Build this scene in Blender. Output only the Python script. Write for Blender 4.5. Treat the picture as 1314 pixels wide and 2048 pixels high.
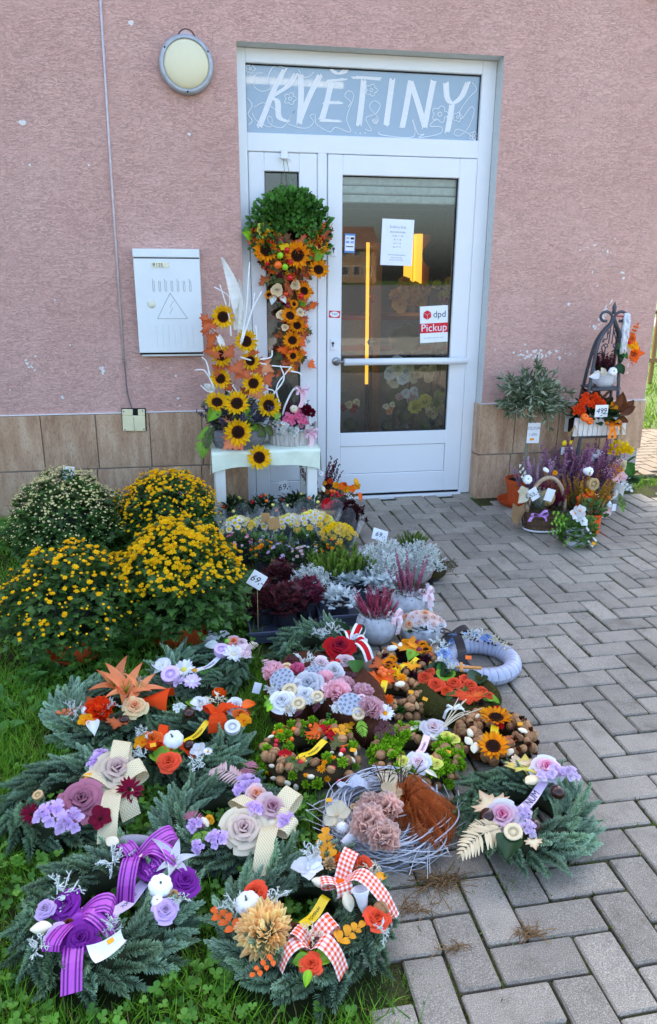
import bpy, math, random
import numpy as np
from mathutils import Matrix, Vector

random.seed(7)
RG = np.random.default_rng(11)
sc = bpy.context.scene
for _o in list(bpy.data.objects): bpy.data.objects.remove(_o)
COL = sc.collection
PI = math.pi

# ------------------------------------------------------------------ camera
F_PX, PITCH, YAW, ROLL = 1508.65, .3061, .1764, .0054
CAM = np.array([.1499, -4.627, 1.4259])
def _cam_axes():
    f = np.array([math.sin(YAW)*math.cos(PITCH), math.cos(YAW)*math.cos(PITCH), -math.sin(PITCH)])
    r = np.array([math.cos(YAW), -math.sin(YAW), 0.]); u = np.cross(r, f)
    return r*math.cos(ROLL)+u*math.sin(ROLL), -r*math.sin(ROLL)+u*math.cos(ROLL), f
CR, CU, CF = _cam_axes()
cam = bpy.data.cameras.new('camera'); cam_o = bpy.data.objects.new('camera', cam); COL.objects.link(cam_o)
cam.sensor_fit = 'VERTICAL'; cam.sensor_height = 24; cam.lens = 24*F_PX/2048
cam.clip_start = .05; cam.clip_end = 400
cam_o.matrix_world = Matrix([[CR[i], CU[i], -CF[i], CAM[i]] for i in range(3)]+[[0, 0, 0, 1]])
sc.camera = cam_o
# ------------------------------------------------------------------ sky, sun, exposure
SUN_EL = math.radians(40)
world = bpy.data.worlds.new('World'); sc.world = world; world.use_nodes = True
_nt = world.node_tree; _bg = _nt.nodes['Background']
_sk = _nt.nodes.new('ShaderNodeTexSky'); _sk.sky_type = 'NISHITA'; _sk.sun_disc = False
_sk.sun_elevation = SUN_EL; _sk.sun_rotation = 0; _sk.dust_density = 4.5; _sk.air_density = 1.0; _sk.ozone_density = 1.35
_nt.links.new(_sk.outputs[0], _bg.inputs[0]); _bg.inputs[1].default_value = .15
sl = bpy.data.lights.new('sun', 'SUN'); sl.energy = 2.0; sl.angle = math.radians(.6); sl.color = (1, .93, .82)
so = bpy.data.objects.new('sun', sl); COL.objects.link(so)
_d = Vector((.03, -math.cos(SUN_EL), -math.sin(SUN_EL))); so.rotation_euler = _d.to_track_quat('-Z', 'Y').to_euler()
so.location = (0, 12, 12)
sc.view_settings.view_transform = 'Standard'; sc.view_settings.look = 'None'
sc.view_settings.exposure = 2.4; sc.view_settings.gamma = 1
sc.render.engine = 'CYCLES'
sc.cycles.max_bounces = 7; sc.cycles.transparent_max_bounces = 12; sc.cycles.caustics_reflective = False; sc.cycles.caustics_refractive = False

# ------------------------------------------------------------------ photo pixel -> place
def ray(x, y): return CR*(x-657)/F_PX+CU*(1024-y)/F_PX+CF
def gat(x, y, z=0.):
    d = ray(x, y); return CAM+d*((z-CAM[2])/d[2])
def wat(x, y, Y=0.):
    d = ray(x, y); return CAM+d*((Y-CAM[1])/d[1])
def mpp(P): return float((np.asarray(P)-CAM)@CF)/F_PX      # metres per photo pixel at P
def pix(P):
    d = np.asarray(P)-CAM; z = d@CF
    return np.stack([657+F_PX*(d@CR)/z, 1024-F_PX*(d@CU)/z], -1)

# ------------------------------------------------------------------ colour and materials
def S(r, g, b):
    f = lambda c: (c/255/12.92 if c <= 10 else ((c/255+.055)/1.055)**2.4)
    return np.array([f(r), f(g), f(b)])
MATS = {}
def N(nt, t, **kw):
    n = nt.nodes.new('ShaderNode'+t)
    for k, v in kw.items():
        if k.startswith('i_'): n.inputs[int(k[2:]) if k[2:].isdigit() else k[2:].replace('_', ' ')].default_value = v
        else: setattr(n, k, v)
    return n
def base(name, rough=.6, spec=.4):
    m = bpy.data.materials.new(name); m.use_nodes = True; nt = m.node_tree
    b = nt.nodes['Principled BSDF']; b.inputs['Roughness'].default_value = rough
    b.inputs['Specular IOR Level'].default_value = spec
    return m, nt, b, nt.links.new
def ramp(nt, pts):
    r = nt.nodes.new('ShaderNodeValToRGB'); e = r.color_ramp.elements
    while len(e) < len(pts): e.new(.5)
    for q, (p, c) in zip(e, pts): q.position = p; q.color = (*c, 1) if len(c) == 3 else c
    return r
def vcmat(name, rough=.6, spec=.3, trans=0., bump=0., bscale=60, var=.25, nvar=.25):
    """surface whose own colour is stored on its vertices, with per-piece and fine mottling"""
    if name in MATS: return MATS[name]
    m, nt, b, lk = base(name, rough, spec)
    at = N(nt, 'Attribute', attribute_name='Col'); oi = N(nt, 'ObjectInfo')
    tc = N(nt, 'TexCoord'); nz = N(nt, 'TexNoise', i_Scale=bscale, i_Detail=3.); lk(tc.outputs['Object'], nz.inputs['Vector'])
    a = N(nt, 'Math', operation='MULTIPLY_ADD', i_1=var, i_2=1-var/2); lk(oi.outputs['Random'], a.inputs[0])
    c = N(nt, 'Math', operation='MULTIPLY_ADD', i_1=nvar, i_2=1-nvar/2); lk(nz.outputs[0], c.inputs[0])
    d = N(nt, 'Math', operation='MULTIPLY'); lk(a.outputs[0], d.inputs[0]); lk(c.outputs[0], d.inputs[1])
    v = N(nt, 'VectorMath', operation='SCALE'); lk(at.outputs['Color'], v.inputs[0]); lk(d.outputs[0], v.inputs['Scale'])
    lk(v.outputs[0], b.inputs['Base Color'])
    if bump:
        bp = N(nt, 'Bump', i_Strength=bump, i_Distance=.002); lk(nz.outputs[0], bp.inputs['Height']); lk(bp.outputs[0], b.inputs['Normal'])
    if trans:
        t = N(nt, 'BsdfTranslucent'); lk(v.outputs[0], t.inputs[0]); mx = N(nt, 'MixShader', i_0=trans)
        lk(b.outputs[0], mx.inputs[1]); lk(t.outputs[0], mx.inputs[2]); lk(mx.outputs[0], nt.nodes['Material Output'].inputs[0])
    MATS[name] = m; return m
def plain(name, col, rough=.5, spec=.4, metal=0., bump=0., bscale=40, mott=.15, stretch=None):
    if name in MATS: return MATS[name]
    m, nt, b, lk = base(name, rough, spec); b.inputs['Metallic'].default_value = metal
    tc = N(nt, 'TexCoord'); nz = N(nt, 'TexNoise', i_Scale=bscale, i_Detail=5.)
    if stretch:
        mp = N(nt, 'Mapping'); mp.inputs['Scale'].default_value = stretch
        lk(tc.outputs['Object'], mp.inputs[0]); lk(mp.outputs[0], nz.inputs['Vector'])
    else: lk(tc.outputs['Object'], nz.inputs['Vector'])
    c = np.array(col); r = ramp(nt, [(.25, c*(1-mott)), (.75, np.minimum(c*(1+mott), 1))])
    lk(nz.outputs[0], r.inputs[0]); lk(r.outputs[0], b.inputs['Base Color'])
    if bump:
        bp = N(nt, 'Bump', i_Strength=bump, i_Distance=.003); lk(nz.outputs[0], bp.inputs['Height']); lk(bp.outputs[0], b.inputs['Normal'])
    MATS[name] = m; return m
LEAF = vcmat('leaf', .5, .35, .22)
PETAL = vcmat('petal', .75, .15, .36, nvar=.2)
MATTE = vcmat('matte', .85, .2, bump=.4, bscale=120)
FABRIC = vcmat('fabric', .8, .15, .12, bump=.3, bscale=400, var=.1)
SATIN = vcmat('satin', .38, .45, .08, var=.08, nvar=.1)
GLOSS = vcmat('gloss', .18, .5, var=.3)
NEEDLE = vcmat('needle', .5, .3, .08, var=.7)
GRASS = vcmat('grass_blade', .5, .3, .35, var=0, nvar=.3, bscale=3)
# ------------------------------------------------------------------ mesh kit: a shape is (V, quads, tris)
E4 = np.zeros((0, 4), int); E3 = np.zeros((0, 3), int)
def shp(V, Q=E4, T=E3): return (np.asarray(V, float).reshape(-1, 3), np.asarray(Q, int).reshape(-1, 4), np.asarray(T, int).reshape(-1, 3))
def xf(s, M): return (s[0]@np.asarray(M)[:3, :3].T+np.asarray(M)[:3, 3], s[1], s[2])
def mv(s, x=0, y=0, z=0): return (s[0]+np.array([x, y, z]), s[1], s[2])
def scl(s, x, y=None, z=None):
    y = x if y is None else y; z = x if z is None else z
    return (s[0]*np.array([x, y, z]), s[1], s[2])
def cat(*ss):
    V, Q, T, n = [], [], [], 0
    for s in ss: V.append(s[0]); Q.append(s[1]+n); T.append(s[2]+n); n += len(s[0])
    return np.concatenate(V), np.concatenate(Q), np.concatenate(T)
def rep(s, Ms):
    Ms = np.asarray(Ms); n, k = len(Ms), len(s[0])
    V = np.einsum('nij,kj->nki', Ms[:, :3, :3], s[0])+Ms[:, None, :3, 3]
    off = (np.arange(n)*k)[:, None, None]
    return V.reshape(-1, 3), (s[1][None]+off).reshape(-1, 4), (s[2][None]+off).reshape(-1, 3)
def unit(a): a = np.asarray(a, float); return a/np.maximum(np.linalg.norm(a, axis=-1, keepdims=True), 1e-9)
def fr(P, D, spin=0., s=1.):
    """frames at P with local z along D, turned by spin"""
    P = np.atleast_2d(np.asarray(P, float)); n = len(P); z = unit(np.broadcast_to(np.asarray(D, float), (n, 3)))
    a = np.where(np.abs(z[:, 2:3]) < .98, np.array([[0, 0, 1.]]), np.array([[1., 0, 0]]))
    x = unit(np.cross(a, z)); y = np.cross(z, x)
    sp = np.broadcast_to(np.asarray(spin, float), (n,))[:, None]
    x2 = x*np.cos(sp)+y*np.sin(sp); y2 = -x*np.sin(sp)+y*np.cos(sp)
    s = np.asarray(s, float); s = np.broadcast_to(s[:, None] if s.ndim == 1 else s, (n, 3))
    M = np.zeros((n, 4, 4)); M[:, :3, 0] = x2*s[:, :1]; M[:, :3, 1] = y2*s[:, 1:2]; M[:, :3, 2] = z*s[:, 2:3]; M[:, :3, 3] = P; M[:, 3, 3] = 1
    return M
def fy(P, Y, Z, s=1.):
    """frames at P with local y along Y and local z close to Z (leaves)"""
    P = np.atleast_2d(np.asarray(P, float)); n = len(P)
    y = unit(np.broadcast_to(np.asarray(Y, float), (n, 3))); z0 = np.broadcast_to(np.asarray(Z, float), (n, 3))+np.array([1e-4, 2e-4, 0])
    x = unit(np.cross(y, z0)); z = np.cross(x, y)
    s = np.asarray(s, float); s = np.broadcast_to(s[:, None] if s.ndim == 1 else s, (n, 3))
    M = np.zeros((n, 4, 4)); M[:, :3, 0] = x*s[:, :1]; M[:, :3, 1] = y*s[:, 1:2]; M[:, :3, 2] = z*s[:, 2:3]; M[:, :3, 3] = P; M[:, 3, 3] = 1
    return M
def grid(nu, nv, fn):
    u, v = np.meshgrid(np.linspace(0, 1, nu+1), np.linspace(0, 1, nv+1), indexing='ij')
    V = np.stack(fn(u, v), -1).reshape(-1, 3); i = np.arange(nu)[:, None]*(nv+1)+np.arange(nv)[None]
    i = i.ravel(); return shp(V, np.stack([i, i+nv+1, i+nv+2, i+1], -1))
def tube(P, r, n=6, cap=True):
    P = np.asarray(P, float); m = len(P); r = np.broadcast_to(np.asarray(r, float), (m,))
    t = unit(np.gradient(P, axis=0)); a = np.array([0, 0, 1.]) if abs(t[0, 2]) < .9 else np.array([1., 0, 0])
    x = unit(np.cross(a, t[0])); X = []
    for i in range(m):
        x = unit(x-t[i]*(x@t[i])); X.append(x)
    X = np.array(X); Y = np.cross(t, X); an = np.arange(n)*2*PI/n
    V = P[:, None]+(X[:, None]*np.cos(an)[None, :, None]+Y[:, None]*np.sin(an)[None, :, None])*r[:, None, None]
    i = (np.arange(m-1)[:, None]*n+np.arange(n)[None]).ravel(); j = (np.arange(m-1)[:, None]*n+(np.arange(n)+1)[None] % n).ravel()
    V = V.reshape(-1, 3); Q = np.stack([i, j, j+n, i+n], -1); T = []
    if cap:
        V = np.concatenate([V, P[:1], P[-1:]]); c0 = m*n
        for k in range(n): T += [(c0, (k+1) % n, k), (c0+1, (m-1)*n+k, (m-1)*n+(k+1) % n)]
    return shp(V, Q, T if T else E3)
def lathe(prof, n=20, cap=False):
    prof = np.asarray(prof, float); m = len(prof); an = np.arange(n)*2*PI/n
    V = np.stack([prof[:, None, 0]*np.cos(an), prof[:, None, 0]*np.sin(an), np.broadcast_to(prof[:, None, 1], (m, n))], -1).reshape(-1, 3)
    i = (np.arange(m-1)[:, None]*n+np.arange(n)[None]).ravel(); j = (np.arange(m-1)[:, None]*n+(np.arange(n)+1)[None] % n).ravel()
    return shp(V, np.stack([i, j, j+n, i+n], -1))
def ball(n=10, m=6, rx=1, ry=None, rz=None):
    a = np.linspace(-PI/2, PI/2, m+1); s = lathe(np.stack([np.maximum(np.cos(a), 1e-3), np.sin(a)], -1), n)
    return scl(s, rx, ry, rz)
def box(x0, x1, y0, y1, z0, z1, b=0.):
    """box with chamfered edges"""
    if b <= 0:
        V = [(x, y, z) for x in (x0, x1) for y in (y0, y1) for z in (z0, z1)]
        return shp(V, [(0, 1, 3, 2), (4, 6, 7, 5), (0, 4, 5, 1), (2, 3, 7, 6), (0, 2, 6, 4), (1, 5, 7, 3)])
    c = np.array([(x0+x1)/2, (y0+y1)/2, (z0+z1)/2]); h = np.array([x1-x0, y1-y0, z1-z0])/2; b = min(b, h.min()*.9)
    V = []; idx = {}
    for sx in (-1, 1):
        for sy in (-1, 1):
            for sz in (-1, 1):
                for ax in range(3):
                    p = np.array([sx, sy, sz])*(h-b); p[ax] = (sx, sy, sz)[ax]*h[ax]
                    idx[(sx, sy, sz, ax)] = len(V); V.append(p+c)
    Q, T = [], []
    for ax in range(3):
        o = [k for k in range(3) if k != ax]
        for s in (-1, 1):
            q = []
            for a, d in ((-1, -1), (1, -1), (1, 1), (-1, 1)):
                k = [0, 0, 0]; k[ax] = s; k[o[0]] = a; k[o[1]] = d; q.append(idx[(*k, ax)])
            flip = (s > 0) == (ax == 1); Q.append(q[::-1] if flip else q)
        for a in (-1, 1):
            for d in (-1, 1):
                k0 = [0, 0, 0]; k1 = [0, 0, 0]; k0[o[0]] = k1[o[0]] = a; k0[o[1]] = k1[o[1]] = d; k0[ax] = -1; k1[ax] = 1
                Q.append([idx[(*k0, o[0])], idx[(*k1, o[0])], idx[(*k1, o[1])], idx[(*k0, o[1])]])
    for sx in (-1, 1):
        for sy in (-1, 1):
            for sz in (-1, 1): T.append([idx[(sx, sy, sz, k)] for k in range(3)])
    return fixn(shp(V, Q, T), c)
def fixn(s, c):
    V, Q, T = s
    def f(A):
        A = A.copy(); n = np.cross(V[A[:, 1]]-V[A[:, 0]], V[A[:, 2]]-V[A[:, 0]]); d = ((V[A].mean(1)-c)*n).sum(1)
        A[d < 0] = A[d < 0][:, ::-1]; return A
    return V, f(Q), f(T)
class G:
    def __init__(s): s.V, s.Q, s.T, s.C, s.mq, s.mt, s.n = [], [], [], [], [], [], 0
    def add(s, sh, col=(1, 1, 1), mi=0):
        V, Q, T = sh; s.V.append(V); s.Q.append(Q+s.n); s.T.append(T+s.n); s.n += len(V)
        s.C.append(np.broadcast_to(np.asarray(col, float), (len(V), 3))); s.mq.append(np.full(len(Q), mi)); s.mt.append(np.full(len(T), mi)); return s
    def mesh(s, name, mats, smooth=True):
        V = np.concatenate(s.V); Q = np.concatenate(s.Q); T = np.concatenate(s.T)
        me = bpy.data.meshes.new(name); me.vertices.add(len(V)); me.vertices.foreach_set('co', V.ravel().astype(np.float32))
        me.loops.add(Q.size+T.size); me.loops.foreach_set('vertex_index', np.concatenate([Q.ravel(), T.ravel()]).astype(np.int32))
        me.polygons.add(len(Q)+len(T)); me.polygons.foreach_set('loop_start', np.concatenate([np.arange(len(Q))*4, Q.size+np.arange(len(T))*3]).astype(np.int32))
        me.polygons.foreach_set('material_index', np.concatenate(s.mq+s.mt).astype(np.int32))
        me.polygons.foreach_set('use_smooth', np.full(len(Q)+len(T), smooth))
        C = np.concatenate([np.concatenate(s.C), np.ones((len(V), 1))], 1)
        at = me.attributes.new('Col', 'FLOAT_COLOR', 'POINT'); at.data.foreach_set('color', C.ravel().astype(np.float32))
        me.update(calc_edges=True); me.validate()
        for m in (mats if isinstance(mats, (list, tuple)) else [mats]): me.materials.append(m)
        return me
def gm(name, sh, mat, col=(1, 1, 1), smooth=False): return G().add(sh, col).mesh(name, mat, smooth)
def link(name, me, parent=None, M=None):
    o = bpy.data.objects.new(name, me); COL.objects.link(o)
    if parent is not None: o.parent = parent
    if M is not None: o.matrix_basis = Matrix([list(map(float, r)) for r in np.asarray(M)])
    return o
def part(name, sh, mat, parent, M=None, col=(1, 1, 1), smooth=False, label=None):
    o = link(name, gm(name, sh, mat, col, smooth), parent, M)
    if label: o['label'] = label
    return o
def tag(o, label, cat_, group=None):
    o['label'] = label; o['category'] = cat_
    if group: o['group'] = group
    return o
def thing(name, label, cat_, loc=(0, 0, 0), group=None):
    o = bpy.data.objects.new(name, None); o.empty_display_size = .1; COL.objects.link(o); o.location = [float(v) for v in loc]
    return tag(o, label, cat_, group)
def struct(name, me): o = link(name, me); o['kind'] = 'structure'; return o
def stuff(o): o['kind'] = 'stuff'; return o
def T4(x=0, y=0, z=0, s=1.):
    M = np.eye(4); M[:3, :3] *= s; M[:3, 3] = (x, y, z); return M
def rz(a): M = np.eye(4); c, s = math.cos(a), math.sin(a); M[:2, :2] = [[c, -s], [s, c]]; return M
def rx(a): M = np.eye(4); c, s = math.cos(a), math.sin(a); M[1:3, 1:3] = [[c, -s], [s, c]]; return M
def ry(a): M = np.eye(4); c, s = math.cos(a), math.sin(a); M[0, 0] = c; M[0, 2] = s; M[2, 0] = -s; M[2, 2] = c; return M
def cr(P, n=8):
    """Catmull-Rom through points"""
    P = np.asarray(P, float); Q = np.concatenate([2*P[:1]-P[1:2], P, 2*P[-1:]-P[-2:-1]]); out = []
    t = np.linspace(0, 1, n, endpoint=False)[:, None]
    for i in range(len(P)-1):
        a, b, c, d = Q[i:i+4]; out.append(.5*(2*b+(c-a)*t+(2*a-5*b+4*c-d)*t**2+(3*b-a-3*c+d)*t**3))
    return np.concatenate(out+[P[-1:]])
_txt = {}
def text(s, size=1., shear=0., extr=0.):
    """lettering outline as a flat shape, centred, facing +z"""
    k = (s, shear)
    if k not in _txt:
        c = bpy.data.curves.new('lettering', 'FONT'); c.body = s; c.align_x = 'CENTER'; c.align_y = 'CENTER'; c.shear = shear; c.resolution_u = 3
        o = bpy.data.objects.new('lettering', c); COL.objects.link(o); bpy.context.view_layer.update()
        me = bpy.data.meshes.new_from_object(o); me.calc_loop_triangles()
        V = np.array([v.co[:] for v in me.vertices]).reshape(-1, 3); T = np.array([t.vertices[:] for t in me.loop_triangles]).reshape(-1, 3)
        bpy.data.objects.remove(o); bpy.data.curves.remove(c); bpy.data.meshes.remove(me); _txt[k] = (V, T)
    V, T = _txt[k]; return shp(V*size, E4, T)
FRONT = rx(PI/2)            # stands a flat shape up so that it faces -y
# ================================================================== ground
def ground_mats():
    m, nt, b, lk = base('paver_concrete', .9, .25)
    tc = N(nt, 'TexCoord'); oi = N(nt, 'ObjectInfo'); ge = N(nt, 'NewGeometry')
    fine = N(nt, 'TexNoise', i_Scale=420., i_Detail=2.); lk(ge.outputs['Position'], fine.inputs['Vector'])
    mid = N(nt, 'TexNoise', i_Scale=9., i_Detail=6., i_Roughness=.65); lk(ge.outputs['Position'], mid.inputs['Vector'])
    big = N(nt, 'TexNoise', i_Scale=1.3, i_Detail=3.); lk(ge.outputs['Position'], big.inputs['Vector'])
    r1 = ramp(nt, [(.3, S(122, 113, 100)), (.55, S(156, 146, 131)), (.72, S(198, 187, 170))]); lk(fine.outputs[0], r1.inputs[0])
    r2 = ramp(nt, [(.28, (.62, .6, .58)), (.48, (.95, .95, .95)), (.7, (1.06, 1.05, 1.03))]); lk(mid.outputs[0], r2.inputs[0])
    mx = N(nt, 'MixRGB', blend_type='MULTIPLY', i_0=1.); lk(r1.outputs[0], mx.inputs[1]); lk(r2.outputs[0], mx.inputs[2])
    a = N(nt, 'Math', operation='MULTIPLY_ADD', i_1=.34, i_2=.8); lk(oi.outputs['Random'], a.inputs[0])
    a2 = N(nt, 'Math', operation='MULTIPLY_ADD', i_1=.5, i_2=.75); lk(big.outputs[0], a2.inputs[0])
    a3 = N(nt, 'Math', operation='MULTIPLY'); lk(a.outputs[0], a3.inputs[0]); lk(a2.outputs[0], a3.inputs[1])
    v = N(nt, 'VectorMath', operation='SCALE'); lk(mx.outputs[0], v.inputs[0]); lk(a3.outputs[0], v.inputs['Scale'])
    lk(v.outputs[0], b.inputs['Base Color'])
    bp = N(nt, 'Bump', i_Strength=.35, i_Distance=.002); lk(fine.outputs[0], bp.inputs['Height']); lk(bp.outputs[0], b.inputs['Normal'])
    MATS['paver'] = m
    m, nt, b, lk = base('joint_sand', .95, .1)
    ge = N(nt, 'NewGeometry'); n1 = N(nt, 'TexNoise', i_Scale=7., i_Detail=6., i_Roughness=.7); n2 = N(nt, 'TexNoise', i_Scale=160., i_Detail=3.)
    lk(ge.outputs['Position'], n1.inputs['Vector']); lk(ge.outputs['Position'], n2.inputs['Vector'])
    r1 = ramp(nt, [(.36, S(58, 53, 45)), (.5, S(74, 72, 46)), (.62, S(82, 94, 36))]); lk(n1.outputs[0], r1.inputs[0])
    r2 = ramp(nt, [(.3, (.55, .55, .55)), (.7, (1.2, 1.2, 1.2))]); lk(n2.outputs[0], r2.inputs[0])
    mx = N(nt, 'MixRGB', blend_type='MULTIPLY', i_0=1.); lk(r1.outputs[0], mx.inputs[1]); lk(r2.outputs[0], mx.inputs[2]); lk(mx.outputs[0], b.inputs['Base Color'])
    bp = N(nt, 'Bump', i_Strength=.8, i_Distance=.006); lk(n2.outputs[0], bp.inputs['Height']); lk(bp.outputs[0], b.inputs['Normal'])
    MATS['joint'] = m
    plain('soil', S(52, 56, 30), .95, .1, bump=.8, bscale=30, mott=.4)
    plain('far_grass', S(70, 92, 36), .9, .1, bump=.8, bscale=8, mott=.35)
    plain('asphalt', S(120, 118, 116), .9, .2, bump=.3, bscale=50)
ground_mats()
PX0 = .46                       # where the lawn meets the paving
def flat(x0, x1, y0, y1, z): return shp([(x0, y0, z), (x1, y0, z), (x1, y1, z), (x0, y1, z)], [(0, 1, 2, 3)])
struct('ground', gm('ground', flat(-120, 120, -160, 160, -.06), MATS['far_grass']))
struct('lawn', gm('lawn', grid(60, 60, lambda u, v: (-6+u*(6+PX0+.02), -9+v*9.0, -.012+.006*np.sin(u*71)*np.cos(v*83)+0*u)), MATS['soil'], smooth=True))
paving = struct('paving', gm('paving', flat(PX0-.02, 5.2, -9, .16, -.011), MATS['joint']))
def paver_shape(L, W, k):
    r = np.random.default_rng(k); s = box(-L/2, L/2, -W/2, W/2, -.06, 0, .0045)
    V = s[0].copy(); V[:, :2] += r.normal(0, .0009, (len(V), 2)); V[:, 2] += r.normal(0, .0006, len(V)); return V, s[1], s[2]
PVM = [gm('paver', paver_shape(.1925, .0925, k), MATS['paver']) for k in range(5)]
PVS = [paver_shape(.1925, .0925, k) for k in range(5)]
def pavers():
    OX, OY = .7334, -3.4008; cells = []
    for j in range(-30, 37):
        for i in range(-4, 36):
            k = (i-j) % 4
            if k == 1: cells.append((OX+.1*(i+1), OY+.1*(j+.5), 0))
            elif k == 0: cells.append((OX+.1*(i+.5), OY+.1*(j+1), 1))
    out = []
    for x, y, v in cells:
        hx, hy = (.05, .1) if v else (.1, .05)
        if y+hy > (.1 if .5 < x < 1.95 else -.005) or x-hx < PX0-.07-.05*math.sin(y*9) or y < -7.5: continue
        q = pix((x, y, 0)); out.append((not(-40 < q[0] < 1354 and q[1] < 2110 and y > -4.2), (np.array([x, y, 0])-CAM)@CF, x, y, v))
    out.sort(); g = G()
    for n, (off, dep, x, y, v) in enumerate(out):
        k = random.randrange(5); tilt = [random.gauss(0, .006) for _ in range(2)]
        M = T4(x+random.gauss(0, .0012), y+random.gauss(0, .0012), random.gauss(0, .0012))@rz((PI/2 if v else 0)+random.choice([0, PI])+random.gauss(0, .006))@rx(tilt[0])@ry(tilt[1])
        if n < 300: link('paver', PVM[k], paving, M)
        else: g.add(xf(PVS[k], M))
    stuff(link('distant_pavers', g.mesh('distant_pavers', MATS['paver'], False), paving))
pavers()

# ================================================================== the shop building
def stucco_mat():
    m, nt, b, lk = base('pink_stucco', .92, .15)
    tc = N(nt, 'TexCoord'); nzw = N(nt, 'TexNoise', i_Scale=9., i_Detail=3.); lk(tc.outputs['Object'], nzw.inputs['Vector'])
    wv = N(nt, 'VectorMath', operation='MULTIPLY_ADD'); wv.inputs[1].default_value = (.05, .05, .02); lk(nzw.outputs['Color'], wv.inputs[0]); lk(tc.outputs['Object'], wv.inputs[2])
    mp = N(nt, 'Mapping'); mp.inputs['Scale'].default_value = (32, 32, 200); lk(wv.outputs[0], mp.inputs[0])
    n1 = N(nt, 'TexNoise', i_Scale=1., i_Detail=4., i_Roughness=.6); lk(mp.outputs[0], n1.inputs['Vector'])
    n2 = N(nt, 'TexNoise', i_Scale=260., i_Detail=3.); lk(tc.outputs['Object'], n2.inputs['Vector'])
    n3 = N(nt, 'TexNoise', i_Scale=2.2, i_Detail=4.); lk(tc.outputs['Object'], n3.inputs['Vector'])
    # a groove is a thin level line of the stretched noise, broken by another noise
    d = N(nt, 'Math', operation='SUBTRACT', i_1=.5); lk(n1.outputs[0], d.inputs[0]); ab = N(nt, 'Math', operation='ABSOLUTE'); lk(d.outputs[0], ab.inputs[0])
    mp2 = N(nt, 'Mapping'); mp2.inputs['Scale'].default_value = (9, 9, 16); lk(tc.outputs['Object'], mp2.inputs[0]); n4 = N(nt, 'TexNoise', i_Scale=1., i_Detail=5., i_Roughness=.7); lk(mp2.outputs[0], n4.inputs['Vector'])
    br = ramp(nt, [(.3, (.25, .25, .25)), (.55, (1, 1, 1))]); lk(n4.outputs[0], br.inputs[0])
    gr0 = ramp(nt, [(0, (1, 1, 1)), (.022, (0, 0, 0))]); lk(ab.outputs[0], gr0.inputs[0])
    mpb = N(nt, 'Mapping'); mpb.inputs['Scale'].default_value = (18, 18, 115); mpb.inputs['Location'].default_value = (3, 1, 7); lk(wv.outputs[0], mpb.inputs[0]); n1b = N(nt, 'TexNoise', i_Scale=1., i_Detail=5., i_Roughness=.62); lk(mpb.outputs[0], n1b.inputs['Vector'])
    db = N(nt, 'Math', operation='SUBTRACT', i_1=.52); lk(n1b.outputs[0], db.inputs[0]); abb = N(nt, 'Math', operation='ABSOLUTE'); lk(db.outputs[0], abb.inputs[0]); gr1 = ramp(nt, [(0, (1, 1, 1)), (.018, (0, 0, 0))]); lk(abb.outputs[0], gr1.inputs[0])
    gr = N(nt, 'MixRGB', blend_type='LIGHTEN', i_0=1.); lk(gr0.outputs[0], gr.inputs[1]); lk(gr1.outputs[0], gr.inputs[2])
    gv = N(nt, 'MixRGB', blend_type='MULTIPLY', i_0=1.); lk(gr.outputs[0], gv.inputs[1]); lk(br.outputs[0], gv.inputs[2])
    c1 = ramp(nt, [(.3, S(216, 172, 159)), (.5, S(221, 177, 164)), (.7, S(225, 183, 170))]); lk(n3.outputs[0], c1.inputs[0])
    c2 = ramp(nt, [(.3, (.8, .8, .8)), (.65, (1.09, 1.09, 1.09))]); lk(n2.outputs[0], c2.inputs[0])
    mx = N(nt, 'MixRGB', blend_type='MULTIPLY', i_0=1.); lk(c1.outputs[0], mx.inputs[1]); lk(c2.outputs[0], mx.inputs[2])
    mg = N(nt, 'MixRGB', blend_type='MIX'); mg.inputs[2].default_value = (*S(120, 88, 82), 1); lk(mx.outputs[0], mg.inputs[1])  # groove lines darkened in colour, for shade the bump leaves too faint
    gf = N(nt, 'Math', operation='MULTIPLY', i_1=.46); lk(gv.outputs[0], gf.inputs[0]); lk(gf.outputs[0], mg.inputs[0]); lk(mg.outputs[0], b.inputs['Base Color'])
    h = N(nt, 'Math', operation='MULTIPLY_ADD', i_1=-1.6); lk(gv.outputs[0], h.inputs[0]); h2 = N(nt, 'Math', operation='ADD'); lk(n2.outputs[0], h2.inputs[0]); lk(n1.outputs[0], h2.inputs[1]); lk(h2.outputs[0], h.inputs[2])
    bp = N(nt, 'Bump', i_Strength=.62, i_Distance=.003); lk(h.outputs[0], bp.inputs['Height']); lk(bp.outputs[0], b.inputs['Normal'])
    MATS['stucco'] = m
    m, nt, b, lk = base('tile_ceramic', .55, .35)
    tc = N(nt, 'TexCoord'); oi = N(nt, 'ObjectInfo'); ge = N(nt, 'NewGeometry')
    ad = N(nt, 'VectorMath', operation='MULTIPLY_ADD'); ad.inputs[1].default_value = (7, 7, 7); lk(oi.outputs['Random'], ad.inputs[0]); lk(ge.outputs['Position'], ad.inputs[2])
    mp = N(nt, 'Mapping'); mp.inputs['Scale'].default_value = (16, 16, 3.2); lk(ad.outputs[0], mp.inputs[0])
    n1 = N(nt, 'TexNoise', i_Scale=1., i_Detail=7., i_Roughness=.65); lk(mp.outputs[0], n1.inputs['Vector'])
    mp3 = N(nt, 'Mapping'); mp3.inputs['Scale'].default_value = (170, 170, 45); lk(ad.outputs[0], mp3.inputs[0]); n2 = N(nt, 'TexNoise', i_Scale=1., i_Detail=3.); lk(mp3.outputs[0], n2.inputs['Vector'])
    r1 = ramp(nt, [(.3, S(164, 126, 98)), (.5, S(190, 155, 124)), (.68, S(208, 180, 150))]); lk(n1.outputs[0], r1.inputs[0])
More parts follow.
